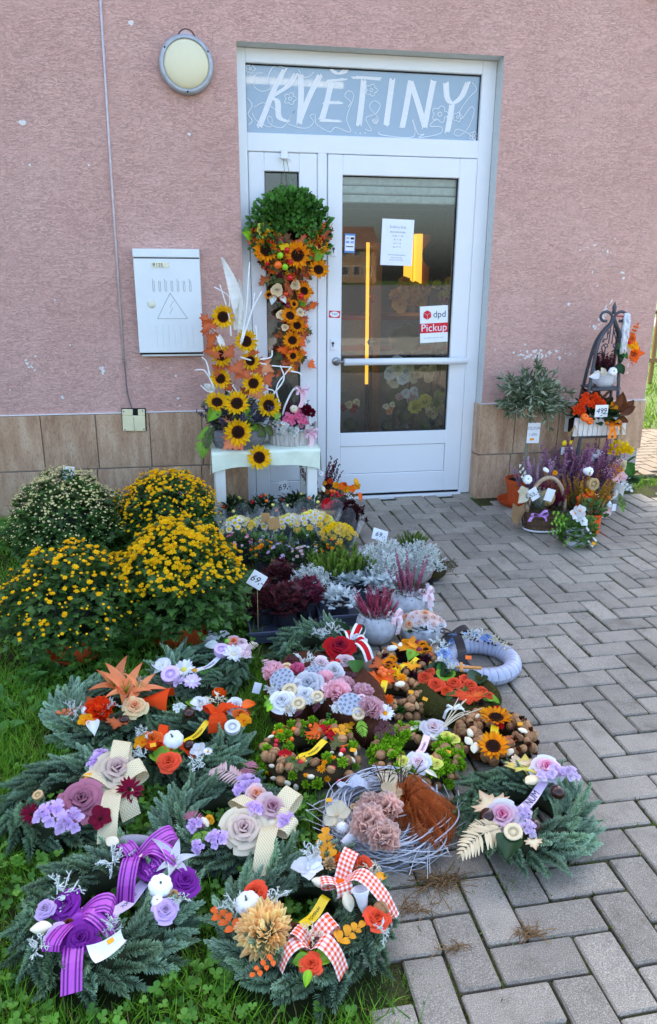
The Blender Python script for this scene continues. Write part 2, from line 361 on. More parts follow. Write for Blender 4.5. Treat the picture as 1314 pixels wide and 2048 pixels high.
    r2 = ramp(nt, [(.32, (.62, .58, .56)), (.5, (1, 1, 1))]); lk(n2.outputs[0], r2.inputs[0])
    mx = N(nt, 'MixRGB', blend_type='MULTIPLY', i_0=.8); lk(r1.outputs[0], mx.inputs[1]); lk(r2.outputs[0], mx.inputs[2])
    a = N(nt, 'Math', operation='MULTIPLY_ADD', i_1=.2, i_2=.9); lk(oi.outputs['Random'], a.inputs[0]); v = N(nt, 'VectorMath', operation='SCALE'); lk(mx.outputs[0], v.inputs[0]); lk(a.outputs[0], v.inputs['Scale']); lk(v.outputs[0], b.inputs['Base Color'])
    bp = N(nt, 'Bump', i_Strength=.25, i_Distance=.002); lk(n2.outputs[0], bp.inputs['Height']); lk(bp.outputs[0], b.inputs['Normal'])
    MATS['tile'] = m
    plain('reveal_plaster', S(205, 208, 206), .9, .1, bump=.3, bscale=60, mott=.08)
    plain('base_concrete', S(168, 166, 162), .95, .1, bump=.6, bscale=40, mott=.18)
    plain('pvc_white', S(228, 230, 231), .32, .4, mott=.03, bscale=3)
    plain('paint_chip', S(222, 218, 214), .9, .1, mott=.06)
    plain('rubber', S(28, 28, 30), .7, .2); plain('steel', S(150, 148, 145), .3, .5, metal=.9); plain('dark_metal', S(62, 62, 68), .5, .4, bump=.2)
    m, nt, b, lk = base('window_glass', .0, .5)
    tr = N(nt, 'BsdfTransparent'); tr.inputs[0].default_value = (.86, .9, .88, 1); gl = N(nt, 'BsdfGlossy', i_Roughness=.015)
    fn = N(nt, 'Fresnel', i_IOR=1.5); k = N(nt, 'Math', operation='MULTIPLY_ADD', i_1=1.35, i_2=.0, use_clamp=True); lk(fn.outputs[0], k.inputs[0])
    ms = N(nt, 'MixShader'); lk(k.outputs[0], ms.inputs[0]); lk(tr.outputs[0], ms.inputs[1]); lk(gl.outputs[0], ms.inputs[2]); lk(ms.outputs[0], nt.nodes['Material Output'].inputs[0]); MATS['glass'] = m
    m, nt, b, lk = base('frosted_film', .12, .5); b.inputs['Base Color'].default_value = (*S(152, 172, 188), 1)
    b.inputs['Coat Weight'].default_value = .6; b.inputs['Coat Roughness'].default_value = .02; tr = N(nt, 'BsdfTransparent'); ms = N(nt, 'MixShader', i_0=.12); lk(b.outputs[0], ms.inputs[1]); lk(tr.outputs[0], ms.inputs[2]); lk(ms.outputs[0], nt.nodes['Material Output'].inputs[0]); MATS['film'] = m
stucco_mat()
XL, XR, XC, ZT, HP = .4585, 1.978, 3.13, 2.611, .619
shop = thing('shop_building', 'pink stucco shop building with brown tiled plinth and white glazed entrance', 'building', (0, 0, 0))
def building():
    H = 5.6; X0 = -9.; D = 7.
    s = [shp([(X0, 0, HP), (XL, 0, HP), (XL, 0, H), (X0, 0, H)], [(0, 1, 2, 3)]), shp([(XR, 0, HP), (XC, 0, HP), (XC, 0, H), (XR, 0, H)], [(0, 1, 2, 3)]),
         shp([(XL, 0, ZT), (XR, 0, ZT), (XR, 0, H), (XL, 0, H)], [(0, 1, 2, 3)]), shp([(XC, 0, HP), (XC, D, HP), (XC, D, H), (XC, 0, H)], [(0, 1, 2, 3)]),
         shp([(XC, D, 0), (X0, D, 0), (X0, D, H), (XC, D, H)], [(0, 1, 2, 3)]), shp([(X0, D, 0), (X0, 0, 0), (X0, 0, H), (X0, D, H)], [(0, 1, 2, 3)]),
         shp([(X0, 0, H), (XC, 0, H), (XC, D, H), (X0, D, H)], [(0, 1, 2, 3)])]
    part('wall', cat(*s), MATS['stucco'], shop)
    rv = [shp([(XL, 0, HP), (XL, .19, HP), (XL, .19, ZT), (XL, 0, ZT)], [(0, 1, 2, 3)]), shp([(XR, .19, HP), (XR, 0, HP), (XR, 0, ZT), (XR, .19, ZT)], [(0, 1, 2, 3)]),
          shp([(XL, 0, ZT), (XL, .19, ZT), (XR, .19, ZT), (XR, 0, ZT)], [(0, 1, 2, 3)])]
    part('reveal', cat(*rv), MATS['reveal_plaster'], shop)
    b = [box(X0, XL-.012, .004, .3, -.06, HP-.003), box(XR+.012, XC, .004, .3, -.06, HP-.003), shp([(XC, .004, -.06), (XC, D, -.06), (XC, D, HP), (XC, .004, HP)], [(0, 1, 2, 3)])]
    part('plinth_base', cat(*b), MATS['base_concrete'], shop)
    # tiles, each with its own recessed joint
    g = .0025; rows = [(-.03, .288), (.291, HP+.004)]
    for z0, z1 in rows:
        for k in range(24):
            x0 = .185-.312*k if z0 > 0 else .170-.312*k
            x1 = x0+.312 if k else XL-.0
            if x1 < -2.4: break
            part('tile', box(x0+g, x1-g, -.014, .003, z0+g, z1-g, .0018), MATS['tile'], shop)
        xs = [XR, 2.214, 2.522, 2.83, XC+.012] if z0 > 0 else [XR, 2.20, 2.51, 2.86]
        for x0, x1 in zip(xs, xs[1:]): part('tile', box(x0+g, x1-g, -.014, .003, z0+g, z1-g, .0018), MATS['tile'], shop)
        part('tile', box(XR-.013, XR+.003, -.011, .096, z0+g, z1-g, .0018), MATS['tile'], shop)
        for k in range(3): part('tile', box(XC+.002, XC+.012, .004+k*.31+(.02 if z0 < 0 else 0), .31+k*.31, z0+g, z1-g, .0015), MATS['tile'], shop)
    part('plinth_cap', cat(box(-3, XL-.001, -.012, .002, HP+.0045, HP+.011, .001), box(XR+.001, XC+.01, -.012, .002, HP+.0045, HP+.011, .001)), MATS['paint_chip'], shop)
    # places where the plaster has flaked to the pale coat below
    def chip(px, py, r, n=9, sx=1., sy=1., rot=0.):
        r = r*.7 if r > .012 else r; c = wat(px, py); a = np.arange(n)*2*PI/n; rr = r*RG.uniform(.45, 1.1, n); V = np.stack([rr*np.cos(a)*sx, 0*a, rr*np.sin(a)*sy], -1)@ry(rot)[:3, :3].T
        V = np.concatenate([V+c+[0, -.0012, 0], (V*1.25+c+[0, .0006, 0]), [c+[0, -.0014, 0]]]); i = np.arange(n); j = (i+1) % n
        part('flaked_patch', shp(V, np.stack([i, j, j+n, i+n], -1), np.stack([j, i, 0*i+2*n], -1)), MATS['paint_chip'], shop)
    for a in [(45, 245, .03, 11, 1.3, .6), (262, 45, .02), (378, 268, .009), (60, 330, .008), (178, 330, .007), (125, 795, .011), (52, 720, .014, 9, 1., .8), (58, 735, .009), (205, 735, .013, 9, 1.2, .6), (205, 745, .02, 9, .7, 1.2), (352, 752, .008), (356, 797, .011, 9, 1.2, .6), (360, 811, .006), (342, 735, .005), (295, 735, .004), (140, 690, .006), (20, 780, .006), (110, 600, .006),
              (1222, 604, .012, 8, .5, 2., .5), (1138, 609, .011), (1113, 702, .014), (1120, 716, .012), (1140, 708, .008, 8, .5, 1.5, .7), (1150, 708, .006, 8, .5, 1.5, .7), (1178, 738, .012), (1256, 730, .013, 8, .6, 1.4), (1190, 490, .016, 9, 1.5, .5), (1215, 503, .01), (1185, 545, .008, 8, .5, 1.6), (1245, 545, .012, 9, 1.6, .5), (1247, 556, .01), (1195, 572, .006), (1160, 500, .006), (1100, 310, .005), (1230, 478, .006), (1050, 690, .008), (1270, 700, .006), (1255, 745, .007), (1105, 760, .006), (1010, 560, .004), (990, 700, .006, 8, .6, 2), (1176, 495, .006)]: chip(*a)
    for x, y, sx, sy, n_, rr, cor in [(1070, 708, 26, 9, 46, .012, 0), (1205, 632, 9, 17, 34, .011, -1), (1188, 655, 8, 4, 14, .009, 0), (1113, 706, 18, 9, 14, .006, 0), (45, 245, 8, 3, 7, .012, 0), (1205, 505, 24, 14, 16, .005, 0), (60, 725, 12, 8, 9, .008, 0), (207, 740, 8, 7, 10, .009, 0)]:
        for _ in range(n_): u_, v_ = RG.normal(0, .6), RG.normal(0, .6); chip(x+sx*(u_ if not cor else u_*.5-.8*v_), y+sy*v_, rr*RG.uniform(.4, 1.), 8, RG.uniform(.7, 1.4), RG.uniform(.6, 1.1), RG.uniform(-1, 1))
    for k in range(40):
        px, py = (random.uniform(10, 460), random.uniform(560, 815)) if k % 2 else (random.uniform(1010, 1280), random.uniform(440, 790)); chip(px, py, random.uniform(.0015, .0045), 7)
    # patched hole edge above the lamp
    c = wat(373, 76); a = np.linspace(0, PI, 15); part('patch_edge', tube(np.stack([c[0]+.047*np.cos(a), 0*a-.001, c[2]-.01+.052*np.sin(a)], -1), .0028, 5), plain('crack_dark', S(88, 66, 64), .95, .1), shop)
    part('cement_patch', mv(scl(ball(16, 4), .045, .0022, .05), c[0], 0, c[2]-.01), plain('patch_pink', S(206, 178, 176), .95, .1), shop, smooth=True)
building()

def entrance():
    W = MATS['pvc_white']; b = .004
    fr_ = part('door_frame', cat(box(XL+.001, .513, .1, .18, 0, ZT-.001, b), box(1.89, XR-.001, .1, .18, 0, ZT-.001, b), box(.5125, 1.8905, .1005, .18, 2.537, ZT-.0015, b), box(.5125, 1.8905, .1005, .18, 2.09, 2.187, b), box(.917, .974, .1005, .18, 0, 2.0905, b), box(.5, 1.9, .07, .2, -.02, .012, .003)), W, shop)
    part('transom_seal', cat(box(.51, 1.893, .128, .134, 2.180, 2.188), box(.51, 1.893, .124, .134, 2.531, 2.539), box(.511, .516, .124, .134, 2.187, 2.531), box(1.886, 1.892, .124, .134, 2.187, 2.531)), MATS['rubber'], shop)
    tr = part('transom_window', box(.512, 1.891, .13, .142, 2.185, 2.54), MATS['film'], shop)
    # hand-painted lettering KVETINY and scrolls, thick white strokes on the pane
    paint = plain('window_paint', S(236, 238, 240), .7, .2, mott=.08, bscale=30, stretch=(1, 1, 6))
    pn = paint.node_tree; _t = N(pn, 'BsdfTransparent'); _m = N(pn, 'MixShader', i_0=.08); pn.links.new(pn.nodes['Principled BSDF'].outputs[0], _m.inputs[1]); pn.links.new(_t.outputs[0], _m.inputs[2]); pn.links.new(_m.outputs[0], pn.nodes['Material Output'].inputs[0])
    def st(pts, w, dy):
        P = np.array([wat(460+x*.4414, 60+y*.4414, .13) for x, y in cr(np.array([(x, y, 0.) for x, y in pts]), 6)[:, :2]]); P[:, 1] = .1293-dy
        t = unit(np.gradient(P, axis=0)); sd = np.cross(t, [0, 1, 0])*w/2; n = len(P); i = np.arange(n-1)*2
        V = np.empty((2*n, 3)); V[::2] = P+sd; V[1::2] = P-sd; return shp(V, np.stack([i, i+1, i+3, i+2], -1))
    big = {'K': [[(248, 178), (195, 280), (160, 370), (132, 440)], [(298, 200), (262, 255), (182, 305)], [(182, 308), (215, 325), (222, 395), (262, 412)]], 'V': [[(320, 200), (322, 300), (314, 424)], [(312, 424), (360, 300), (408, 203)]],
           'E': [[(458, 235), (438, 330), (415, 410)], [(443, 232), (522, 222)], [(430, 330), (502, 328)], [(410, 408), (497, 411)], [(462, 183), (492, 200), (527, 184)]], 'T': [[(560, 217), (677, 223)], [(606, 226), (596, 330), (583, 432)]], 'I': [[(736, 224), (721, 330), (708, 434)]],
           'N': [[(818, 228), (800, 340), (780, 442)], [(818, 232), (850, 330), (884, 442)], [(922, 226), (900, 340), (880, 444)]], 'Y': [[(978, 238), (984, 308), (1010, 332), (1050, 300), (1078, 236)], [(1006, 335), (996, 400), (984, 466)]]}
    q = 0
    for L in big:
        part('painted_letter', cat(*[st([(x+dx, y+(RG.uniform(-6, 6) if e in (0, len(p)-1) else 0)) for e, (x, y) in enumerate(p)], .0074, .0004*(k+1)+.00006*j) for k, p in enumerate(big[L]) for j, dx in enumerate((-10, -5, 0, 5, 10))]), paint, tr)
    scroll = [[(250, 172), (200, 165), (172, 215), (185, 262), (140, 278), (104, 246), (118, 200), (150, 196)], [(100, 375), (120, 410), (180, 440), (190, 400), (170, 395), (185, 430), (240, 440), (290, 370), (270, 400), (262, 425), (340, 446), (378, 420), (362, 390), (385, 384), (390, 425), (450, 462), (478, 442), (546, 462), (528, 400), (560, 300), (535, 276), (520, 300), (545, 325), (535, 350)], [(610, 450), (640, 455), (615, 400), (660, 380), (680, 340), (650, 322), (632, 350), (670, 400), (655, 425), (640, 405)], [(672, 462), (690, 476), (830, 484), (825, 405), (850, 470), (880, 472), (855, 488), (950, 470), (955, 440), (905, 435), (935, 400)], [(1095, 238), (1115, 270), (1080, 310), (1040, 370), (1050, 400), (1090, 350), (1105, 370), (1080, 440), (1040, 480), (1015, 470), (1030, 450), (1080, 470), (1110, 500)], [(80, 310), (100, 340), (82, 380), (100, 410), (85, 430)], [(110, 350), (150, 330), (190, 350), (215, 370)], [(310, 180), (330, 215), (360, 210), (380, 190)]]
    def daisy(x, y, r):
        a = np.linspace(0, 2*PI, 46); rr = r*(.62+.38*np.abs(np.cos(a*2.5))); return [[(x+p*math.cos(t), y+p*math.sin(t)) for t, p in zip(a, rr)], [(x+r*.25*math.cos(t), y+r*.25*math.sin(t)) for t in np.linspace(0, 2*PI, 9)]]
    for d in [(92, 176, 22), (272, 312, 28), (640, 273, 28), (950, 382, 38), (1102, 480, 20), (658, 414, 12), (1030, 395, 22)]: scroll += daisy(*d)
    part('painted_scroll', cat(*[st(p, .0038, .0021+.00006*k) for k, p in enumerate(scroll)]), paint, tr)
    dots = [wat(460+x*.4414, 60+y*.4414, .1285) for x, y in [(568, 466), (590, 468), (612, 467)]]
    part('painted_dots', cat(*[mv(scl(ball(8, 4), .0045, .0012, .0045), *d) for d in dots]), paint, tr)
    def sash(name, x0, x1, z0, z1, gx0, gx1, gz0, gz1, y, panels):
        s = [box(x0, gx0, y, y+.07, z0, z1, b), box(gx1, x1, y, y+.07, z0, z1, b), box(gx0-.0005, gx1+.0005, y+.0006, y+.07, gz1, z1-.0004, b)]
        zc = gz0
        for (a, c) in panels: s.append(box(gx0-.0005, gx1+.0005, y+.0006, y+.07, c, zc, b)); zc = a
        s.append(box(gx0-.0005, gx1+.0005, y+.0006, y+.07, z0+.0004, zc, b))
        d = part(name, cat(*s), W, shop)
        for (a, c) in panels: part('kick_panel', box(gx0+.002, gx1-.002, y+.008, y+.06, a+.002, c-.002, .003), W, d)
        part('pane', box(gx0-.003, gx1+.003, y+.03, y+.036, gz0-.003, gz1+.003), MATS['glass'], d)
        sl = .005; part('glazing_seal', cat(box(gx0-.001, gx0+sl, y+.02, y+.03, gz0, gz1), box(gx1-sl, gx1+.001, y+.02, y+.03, gz0, gz1), box(gx0+sl, gx1-sl, y+.02, y+.03, gz0, gz0+sl), box(gx0+sl, gx1-sl, y+.02, y+.03, gz1-sl, gz1)), MATS['rubber'], d)
        return d
    sash('side_light', .516, .915, .02, 2.088, .607, .808, .43, 1.988, .104, [(.13, .33)])
    d = sash('door', .977, 1.888, .026, 2.086, 1.066, 1.78, .44, 1.977, .094, [(.163, .35)])
    bar = tube([(1.075, .03, .902), (1.5, .03, .902), (1.873, .03, .899)], .0215, 14)
    part('push_bar', cat(bar, tube([(1.09, .03, .902), (1.09, .1, .902)], .012, 8), tube([(1.855, .03, .9), (1.855, .1, .9)], .012, 8)), W, d, smooth=True)
    part('handle', cat(xf(lathe([(.0, 0), (.026, 0), (.026, .006), (.02, .011), (0, .011)], 18), T4(1.035, .094, .9)@rx(PI/2)), tube([(1.035, .09, .9), (1.035, .05, .9), (1.05, .04, .901), (1.095, .036, .904)], .009, 10)), MATS['steel'], d, smooth=True)
    for x, z in ((1.012, 1.005), (1.012, 1.56)):
        l = part('lock_plate', box(x-.016, x+.016, .087, .095, z-.035, z+.035, .003), W, d); part('keyhole', cat(xf(lathe([(0, 0), (.0085, 0), (.0085, .003), (0, .003)], 12), T4(x, .087, z+.008)@rx(PI/2)), box(x-.003, x+.003, .084, .0869, z-.014, z+.002)), MATS['dark_metal'], l)
    part('threshold_gap', box(.98, 1.886, .097, .16, .0125, .0262), MATS['rubber'], shop)
entrance()
def dark_interior():
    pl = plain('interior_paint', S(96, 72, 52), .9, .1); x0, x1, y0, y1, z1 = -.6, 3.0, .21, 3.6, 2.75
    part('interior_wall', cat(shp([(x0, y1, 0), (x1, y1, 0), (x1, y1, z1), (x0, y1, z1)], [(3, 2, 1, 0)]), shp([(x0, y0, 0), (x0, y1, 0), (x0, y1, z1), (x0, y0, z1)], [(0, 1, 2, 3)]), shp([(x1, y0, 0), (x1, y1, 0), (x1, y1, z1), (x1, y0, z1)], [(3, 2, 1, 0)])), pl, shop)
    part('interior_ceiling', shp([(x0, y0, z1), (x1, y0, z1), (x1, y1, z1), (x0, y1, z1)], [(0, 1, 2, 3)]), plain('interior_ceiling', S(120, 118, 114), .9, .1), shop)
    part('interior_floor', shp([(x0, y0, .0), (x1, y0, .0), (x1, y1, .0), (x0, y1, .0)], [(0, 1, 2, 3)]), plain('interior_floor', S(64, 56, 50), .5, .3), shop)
dark_interior()
# ================================================================== flower and leaf shapes, unit radius, facing +z
CN = dict(purple=S(158, 52, 180), dpurple=S(138, 34, 160), lilac=S(224, 192, 238), lilac2=S(236, 214, 244), white=S(238, 238, 240), cream=S(238, 216, 172), ivory=S(240, 228, 196), pink=S(255, 206, 214), hotpink=S(255, 136, 176), lpink=S(253, 214, 216), palepink=S(252, 220, 222), peach=S(255, 220, 164), salmon=S(255, 156, 104), blush=S(252, 208, 190), orange=S(252, 112, 30), dorange=S(236, 76, 24), rorange=S(250, 84, 44), amber=S(250, 168, 20), yellow=S(252, 212, 22), lemon=S(246, 236, 110), red=S(206, 26, 34), burg=S(124, 14, 48), mauve=S(228, 190, 186), pmauve=S(240, 214, 212), dmauve=S(184, 114, 134), beige=S(236, 208, 196), tan=S(206, 172, 120), brown=S(110, 62, 34), dbrown=S(58, 34, 22), green=S(58, 112, 40), lgreen=S(128, 180, 50), lime=S(150, 205, 40), dgreen=S(34, 66, 34), silver=S(230, 236, 228), grey=S(190, 196, 208), blue=S(140, 170, 220), black=S(26, 26, 30), rust=S(204, 104, 52), copper=S(226, 150, 96), olive=S(96, 110, 60), walnut=S(176, 130, 88), moss=S(86, 92, 40), plum=S(86, 36, 52), terra=S(196, 84, 40))
def c_(n): return CN[n] if isinstance(n, str) else np.asarray(n)
def lerp(a, b, t): t = np.asarray(t)[..., None]; return np.asarray(a)*(1-t)+np.asarray(b)*t
def petal(l=1., w=.35, cup=.15, curl=.2, nu=2, nv=4, kind='round', base_=.25):
    def fn(u, v):
        hw = {'round': w*np.sqrt(np.clip(1-(np.maximum(v-.55, 0)/.46)**2, .02, 1))*np.clip(base_+(1-base_)*v/.5, 0, 1), 'point': w*np.sin(PI*np.clip(v*.94+.05, 0, 1)**.8)**.8+.004}[kind]
        x = (u-.5)*2*hw; return x, l*v, cup*(2*u-1)**2*w*2*np.sin(PI*v*.8)+curl*v**2
    return grid(nu, nv, fn)
def ring(n, tilt, r0=0., z0=0., s=1., ph=0., jit=.08):
    a = ph+np.arange(n)*2*PI/n+RG.normal(0, jit, n); tl = tilt+RG.normal(0, jit, n); ss = s*(1+RG.normal(0, jit*.6, n))
    Yd = np.stack([np.cos(a)*np.cos(tl), np.sin(a)*np.cos(tl), np.sin(tl)], -1); Zd = np.stack([-np.cos(a)*np.sin(tl), -np.sin(a)*np.sin(tl), np.cos(tl)], -1)
    return fy(np.stack([np.cos(a)*r0, np.sin(a)*r0, np.full(n, z0)], -1), Yd, Zd, ss)
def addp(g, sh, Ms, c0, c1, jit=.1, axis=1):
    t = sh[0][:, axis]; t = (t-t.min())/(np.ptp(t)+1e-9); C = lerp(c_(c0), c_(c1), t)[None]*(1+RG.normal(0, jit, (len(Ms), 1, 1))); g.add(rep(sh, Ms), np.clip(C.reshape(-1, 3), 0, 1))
MC = {}
def cached(fn):
    def w(*a):
        k = (fn.__name__,)+a
        if k not in MC: MC[k] = fn(*a)
        return MC[k]
    return w
@cached
def rose(c='pink', cin=None, cout=None):
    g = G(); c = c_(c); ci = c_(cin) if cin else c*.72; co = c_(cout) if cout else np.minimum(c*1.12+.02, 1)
    K = [(.10, .66, 2, 1.7), (.24, .64, 3, 1.25), (.40, .57, 4, 1.0), (.58, .46, 5, .86), (.78, .32, 5, .84), (.97, .17, 6, .74)]
    for k, (R, H, n, w) in enumerate(K):
        for i in range(n):
            a0 = k*1.9+i*2*PI/n+RG.normal(0, .12); hh = H*RG.uniform(.93, 1.06); R2 = R*(1+(.09 if i % 2 else -.07)); rb = R*.35
            def fn(u, v):
                e = np.maximum(v-.75, 0)/.25; q = (2*u-1)
                ang = a0+q*w*np.sin(PI*(.3+.45*v)); rr = rb+(R2-rb)*v**1.4+.05*e; z = hh*np.sin(v*PI/2)*(1-.26*q*q*v)-.05*e**2
                return rr*np.cos(ang), rr*np.sin(ang), z-.05
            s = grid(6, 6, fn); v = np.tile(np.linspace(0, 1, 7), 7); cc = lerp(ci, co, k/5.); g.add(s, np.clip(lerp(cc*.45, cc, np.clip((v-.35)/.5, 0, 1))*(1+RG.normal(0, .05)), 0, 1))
    return g.mesh('rose', PETAL)
@cached
def sunflower(pc='yellow', cc='dbrown'):
    g = G(); p = petal(.58, .115, .25, .05, 2, 4, 'point')
    addp(g, p, ring(15, .16, .42, .03), c_(pc)*np.array([.95, .62, .5]), pc); addp(g, p, ring(15, .36, .40, .05, .9, .2), c_(pc)*np.array([.95, .66, .5]), pc)
    a = np.linspace(0, PI/2, 6); g.add(lathe(np.stack([.46*np.cos(a)+.001, .03+.12*np.sin(a)], -1), 14), c_(cc)*.8)
    n = 90; i = np.arange(n)+.5; r = .45*np.sqrt(i/n); t = i*2.39996; P = np.stack([r*np.cos(t), r*np.sin(t), .06+.1*np.sqrt(np.clip(1-(r/.46)**2, 0, 1))], -1)
    g.add(rep(scl(ball(4, 2), .03), fr(P, [0, 0, 1.])), np.repeat(np.where((r > .33)[:, None], c_('rust')*.6, c_(cc)), len(ball(4, 2)[0]), 0)); return g.mesh('sunflower', PETAL)
@cached
def pompon(c='peach', n=130, w=.10, l=.5, cin=None):
    g = G(); c = c_(c); i = np.arange(n)+.5; z = 1-i/n*.98; r = np.sqrt(1-z*z); t = i*2.39996; D = np.stack([r*np.cos(t), r*np.sin(t), z*.9+.1], -1)
    p = petal(l, w, .5, .12, 2, 3, 'round', .5); Z = np.stack([-z*np.cos(t), -z*np.sin(t), r], -1); P = D*(1-l)*np.array([1, 1, .72])
    addp(g, p, fy(P, D*np.array([1, 1, .75])+RG.normal(0, .12, (n, 3)), Z, RG.uniform(.88, 1.1, n)), c*np.array([1, .93, .88]) if cin is None else c_(cin), np.minimum(c*1.08, 1)); return g.mesh('pompon_flower', PETAL)
@cached
def peony(c='pink', cin=None): return pompon(c, 42, .24, .62, cin)
@cached
def daisy(pc='white', cc='amber', n=14, w=.15, cr_=.28):
    g = G(); addp(g, petal(1-cr_*.8, w, .1, .05, 2, 3), ring(n, .18, cr_*.8, .05), pc, pc); addp(g, petal(.95-cr_*.8, w, .1, .05, 2, 3), ring(n, .34, cr_*.8, .06, .9, .2), pc, pc)
    a = np.linspace(0, PI/2, 4); g.add(lathe(np.stack([cr_*np.cos(a)+.001, .05+.16*np.sin(a)], -1), 9), c_(cc)); return g.mesh('daisy', PETAL)
@cached
def button(c='yellow', cc=None):
    """small chrysanthemum bloom"""
    g = G(); p = petal(.75, .17, .2, -.1, 1, 2); c = c_(c)
    for n, t, s in ((11, .05, 1.), (10, .45, .85), (7, .9, .6)): addp(g, p, ring(n, t, .2, .05, s, t), c*.85, c)
    g.add(scl(ball(6, 3), .25, .25, .3), c_(cc) if cc else c*np.array([.9, .72, .6])); return g.mesh('button_bloom', PETAL)
@cached
def lily(c='salmon', n=6, w=.24):
    g = G(); c = c_(c); addp(g, petal(1.15, w, .4, -.75, 4, 8, 'point'), ring(n, 1.0, .06, 0, 1, 0, .16), np.minimum(c*1.2, 1), c)
    for a in range(5): g.add(tube(cr([(0, 0, .05), (.1*math.cos(a*1.3), .1*math.sin(a*1.3), .35), (.2*math.cos(a*1.3), .2*math.sin(a*1.3), .55)], 3), .014, 4), c_('lgreen')); 
    return g.mesh('lily', PETAL)
@cached
def hydrangea(c='lilac', n=7):
    g = G(); c = c_(c); p = petal(.40, .2, .25, .05, 2, 3, 'round', .45)
    for k in range(n):
        t = k*2.4; rr = .62*math.sqrt((k+.2)/n); z = .42*math.sqrt(max(0, 1-rr*rr))
        M = fr([(rr*math.cos(t), rr*math.sin(t), z)], [math.cos(t)*rr*1.2, math.sin(t)*rr*1.2, .8], RG.uniform(0, 6), RG.uniform(.85, 1.15))[0]
        addp(g, p, M[None]@ring(4, .22, .02, 0, 1, 0, .1), c*.86, np.minimum(c*1.08, 1)); g.add(xf(scl(ball(5, 3), .05), M), c*.7)
    return g.mesh('hydrangea_cluster', PETAL)
@cached
def orchid(c='white', cc='amber', n=5):
    g = G(); addp(g, petal(1., .46, .18, -.08, 4, 4, 'round', .3), ring(n, .25, .03, 0, 1, .3, .1), lerp(c_(c), c_(cc), .15), c); g.add(mv(scl(ball(7, 4), .13, .13, .16), 0, 0, .1), c_(cc)); return g.mesh('open_blossom', PETAL)
@cached
def gerbera(c='burg'):
    g = G(); addp(g, petal(.85, .13, .2, 0, 2, 3), ring(15, .15, .15, .04), c_(c)*1.25, c); addp(g, petal(.6, .1, .2, 0, 2, 3), ring(13, .5, .12, .06), c_(c)*1.1, c); g.add(mv(scl(ball(8, 4), .17, .17, .14), 0, 0, .08), c_('dbrown')); return g.mesh('gerbera', PETAL)
@cached
def lotus(c='grey'):
    g = G(); c = c_(c); g.add(lathe([(.25, -.5), (.7, -.1), (1, .25), (.98, .34), (.9, .36), (.001, .36)], 18), c*np.repeat([.5, .6, .75, 1, 1, .95], 18)[:, None])
    pts = [(0, 0)]+[(.42*math.cos(k*PI/3), .42*math.sin(k*PI/3)) for k in range(6)]+[(.75*math.cos(k*PI/5.5), .75*math.sin(k*PI/5.5)) for k in range(11)]
    for x, y in pts: g.add(mv(lathe([(.17, .362), (.17, .42), (.135, .43), (.12, .39), (.001, .385)], 8), x, y, 0), np.repeat([c, np.minimum(c*1.15, 1), c, c*.5, c*.45], 8, 0))
    return g.mesh('lotus_pod', MATTE)
@cached
def cup(c='cream'):
    c = c_(c); s = lathe([(.3, -.5), (.8, -.4), (1, -.1), (.92, .35), (1.05, .5), (.98, .56), (.6, .5), (.55, .42), (.62, .3), (.3, .26), (.28, .4), (.001, .42)], 16)
    return G().add(s, np.repeat([c*.8, c*.9, c, c, c, c, c*.95, c*.8, c*.7, c*.85, c, c], 16, 0)).mesh('wooden_bud', MATTE)
@cached
def shell(c='ivory'):
    def fn(u, v): a = u*2*PI; r = np.sin(PI*np.clip(v, .02, .98))**.7*(.62+.1*np.cos(a*3)); return r*np.cos(a), (v-.5)*2., .5*r*np.sin(a)+.25*v*v
    return gm('dried_pod', grid(12, 8, fn), MATTE, c_(c), True)
@cached
def pumpkin(c='white'):
    def fn(u, v): a = u*2*PI; p = (v-.5)*PI; r = np.cos(p)*(.9+.1*np.abs(np.cos(a*4))); return r*np.cos(a), r*np.sin(a), .72*np.sin(p)+.75-.25*np.exp(-(np.cos(p)/.3)**2)*(np.sin(p) > 0)
    g = G().add(grid(32, 10, fn), c_(c)); g.add(tube([(0, 0, 1.15), (.03, 0, 1.4), (.12, .05, 1.62)], [.12, .08, .07], 6), c_('olive')*.8); return g.mesh('small_pumpkin', vcmat('pumpkin_skin', .5, .3))
@cached
def cone_(c='brown', tip=None):
    g = G(); c = c_(c); p = petal(.55, .2, .3, .1, 1, 2, 'round', .6)
    for k in range(8):
        t = k/7; addp(g, p, ring(9-k//2, .15+.9*t, .32*(1-t*.75), .1+t*.95, (1-.55*t), k*.35), c*.6, c_(tip) if tip else c*1.3)
    g.add(mv(scl(ball(8, 5), .36, .36, .6), 0, 0, .5), c*.4); return g.mesh('pine_cone', MATTE)
def lump(seed, rx, ry, rz, amp=.08, n=12, m=8):
    s = ball(n, m, 1); V = s[0]; r = np.random.default_rng(seed); k = r.normal(0, 3.4, (5, 3)); f = sum(np.sin(V@q+i) for i, q in enumerate(k))/5; V = V*(1+amp*f)[:, None]*np.array([rx, ry, rz]); return V, s[1], s[2]
@cached
def nut(k=0, c='walnut'):
    s = lump(k, 1, .86, .84, .09, 14, 9); V = s[0].copy(); V[:, 2] *= 1+.07*np.exp(-(V[:, 1]/.12)**2); return gm('walnut', (V, s[1], s[2]), vcmat('nut_shell', .75, .25, bump=1., bscale=5, var=.6, nvar=.9), lerp(c_(c), c_(c)*.45, np.exp(-(V[:, 1]/.07)**2)), True)
@cached
def berry(c='red', k=0): return gm('berry', ball(9, 6, 1, 1, .95), GLOSS, c_(c), True)
@cached
def chestnut(k=0): return gm('chestnut', lump(k+4, 1, .9, .75, .04), GLOSS, S(58, 24, 14), True)
@cached
def pebble(c='ivory', k=0): return gm('wood_chip', lump(k+20, 1, .6, .45, .22, 9, 6), MATTE, c_(c), True)
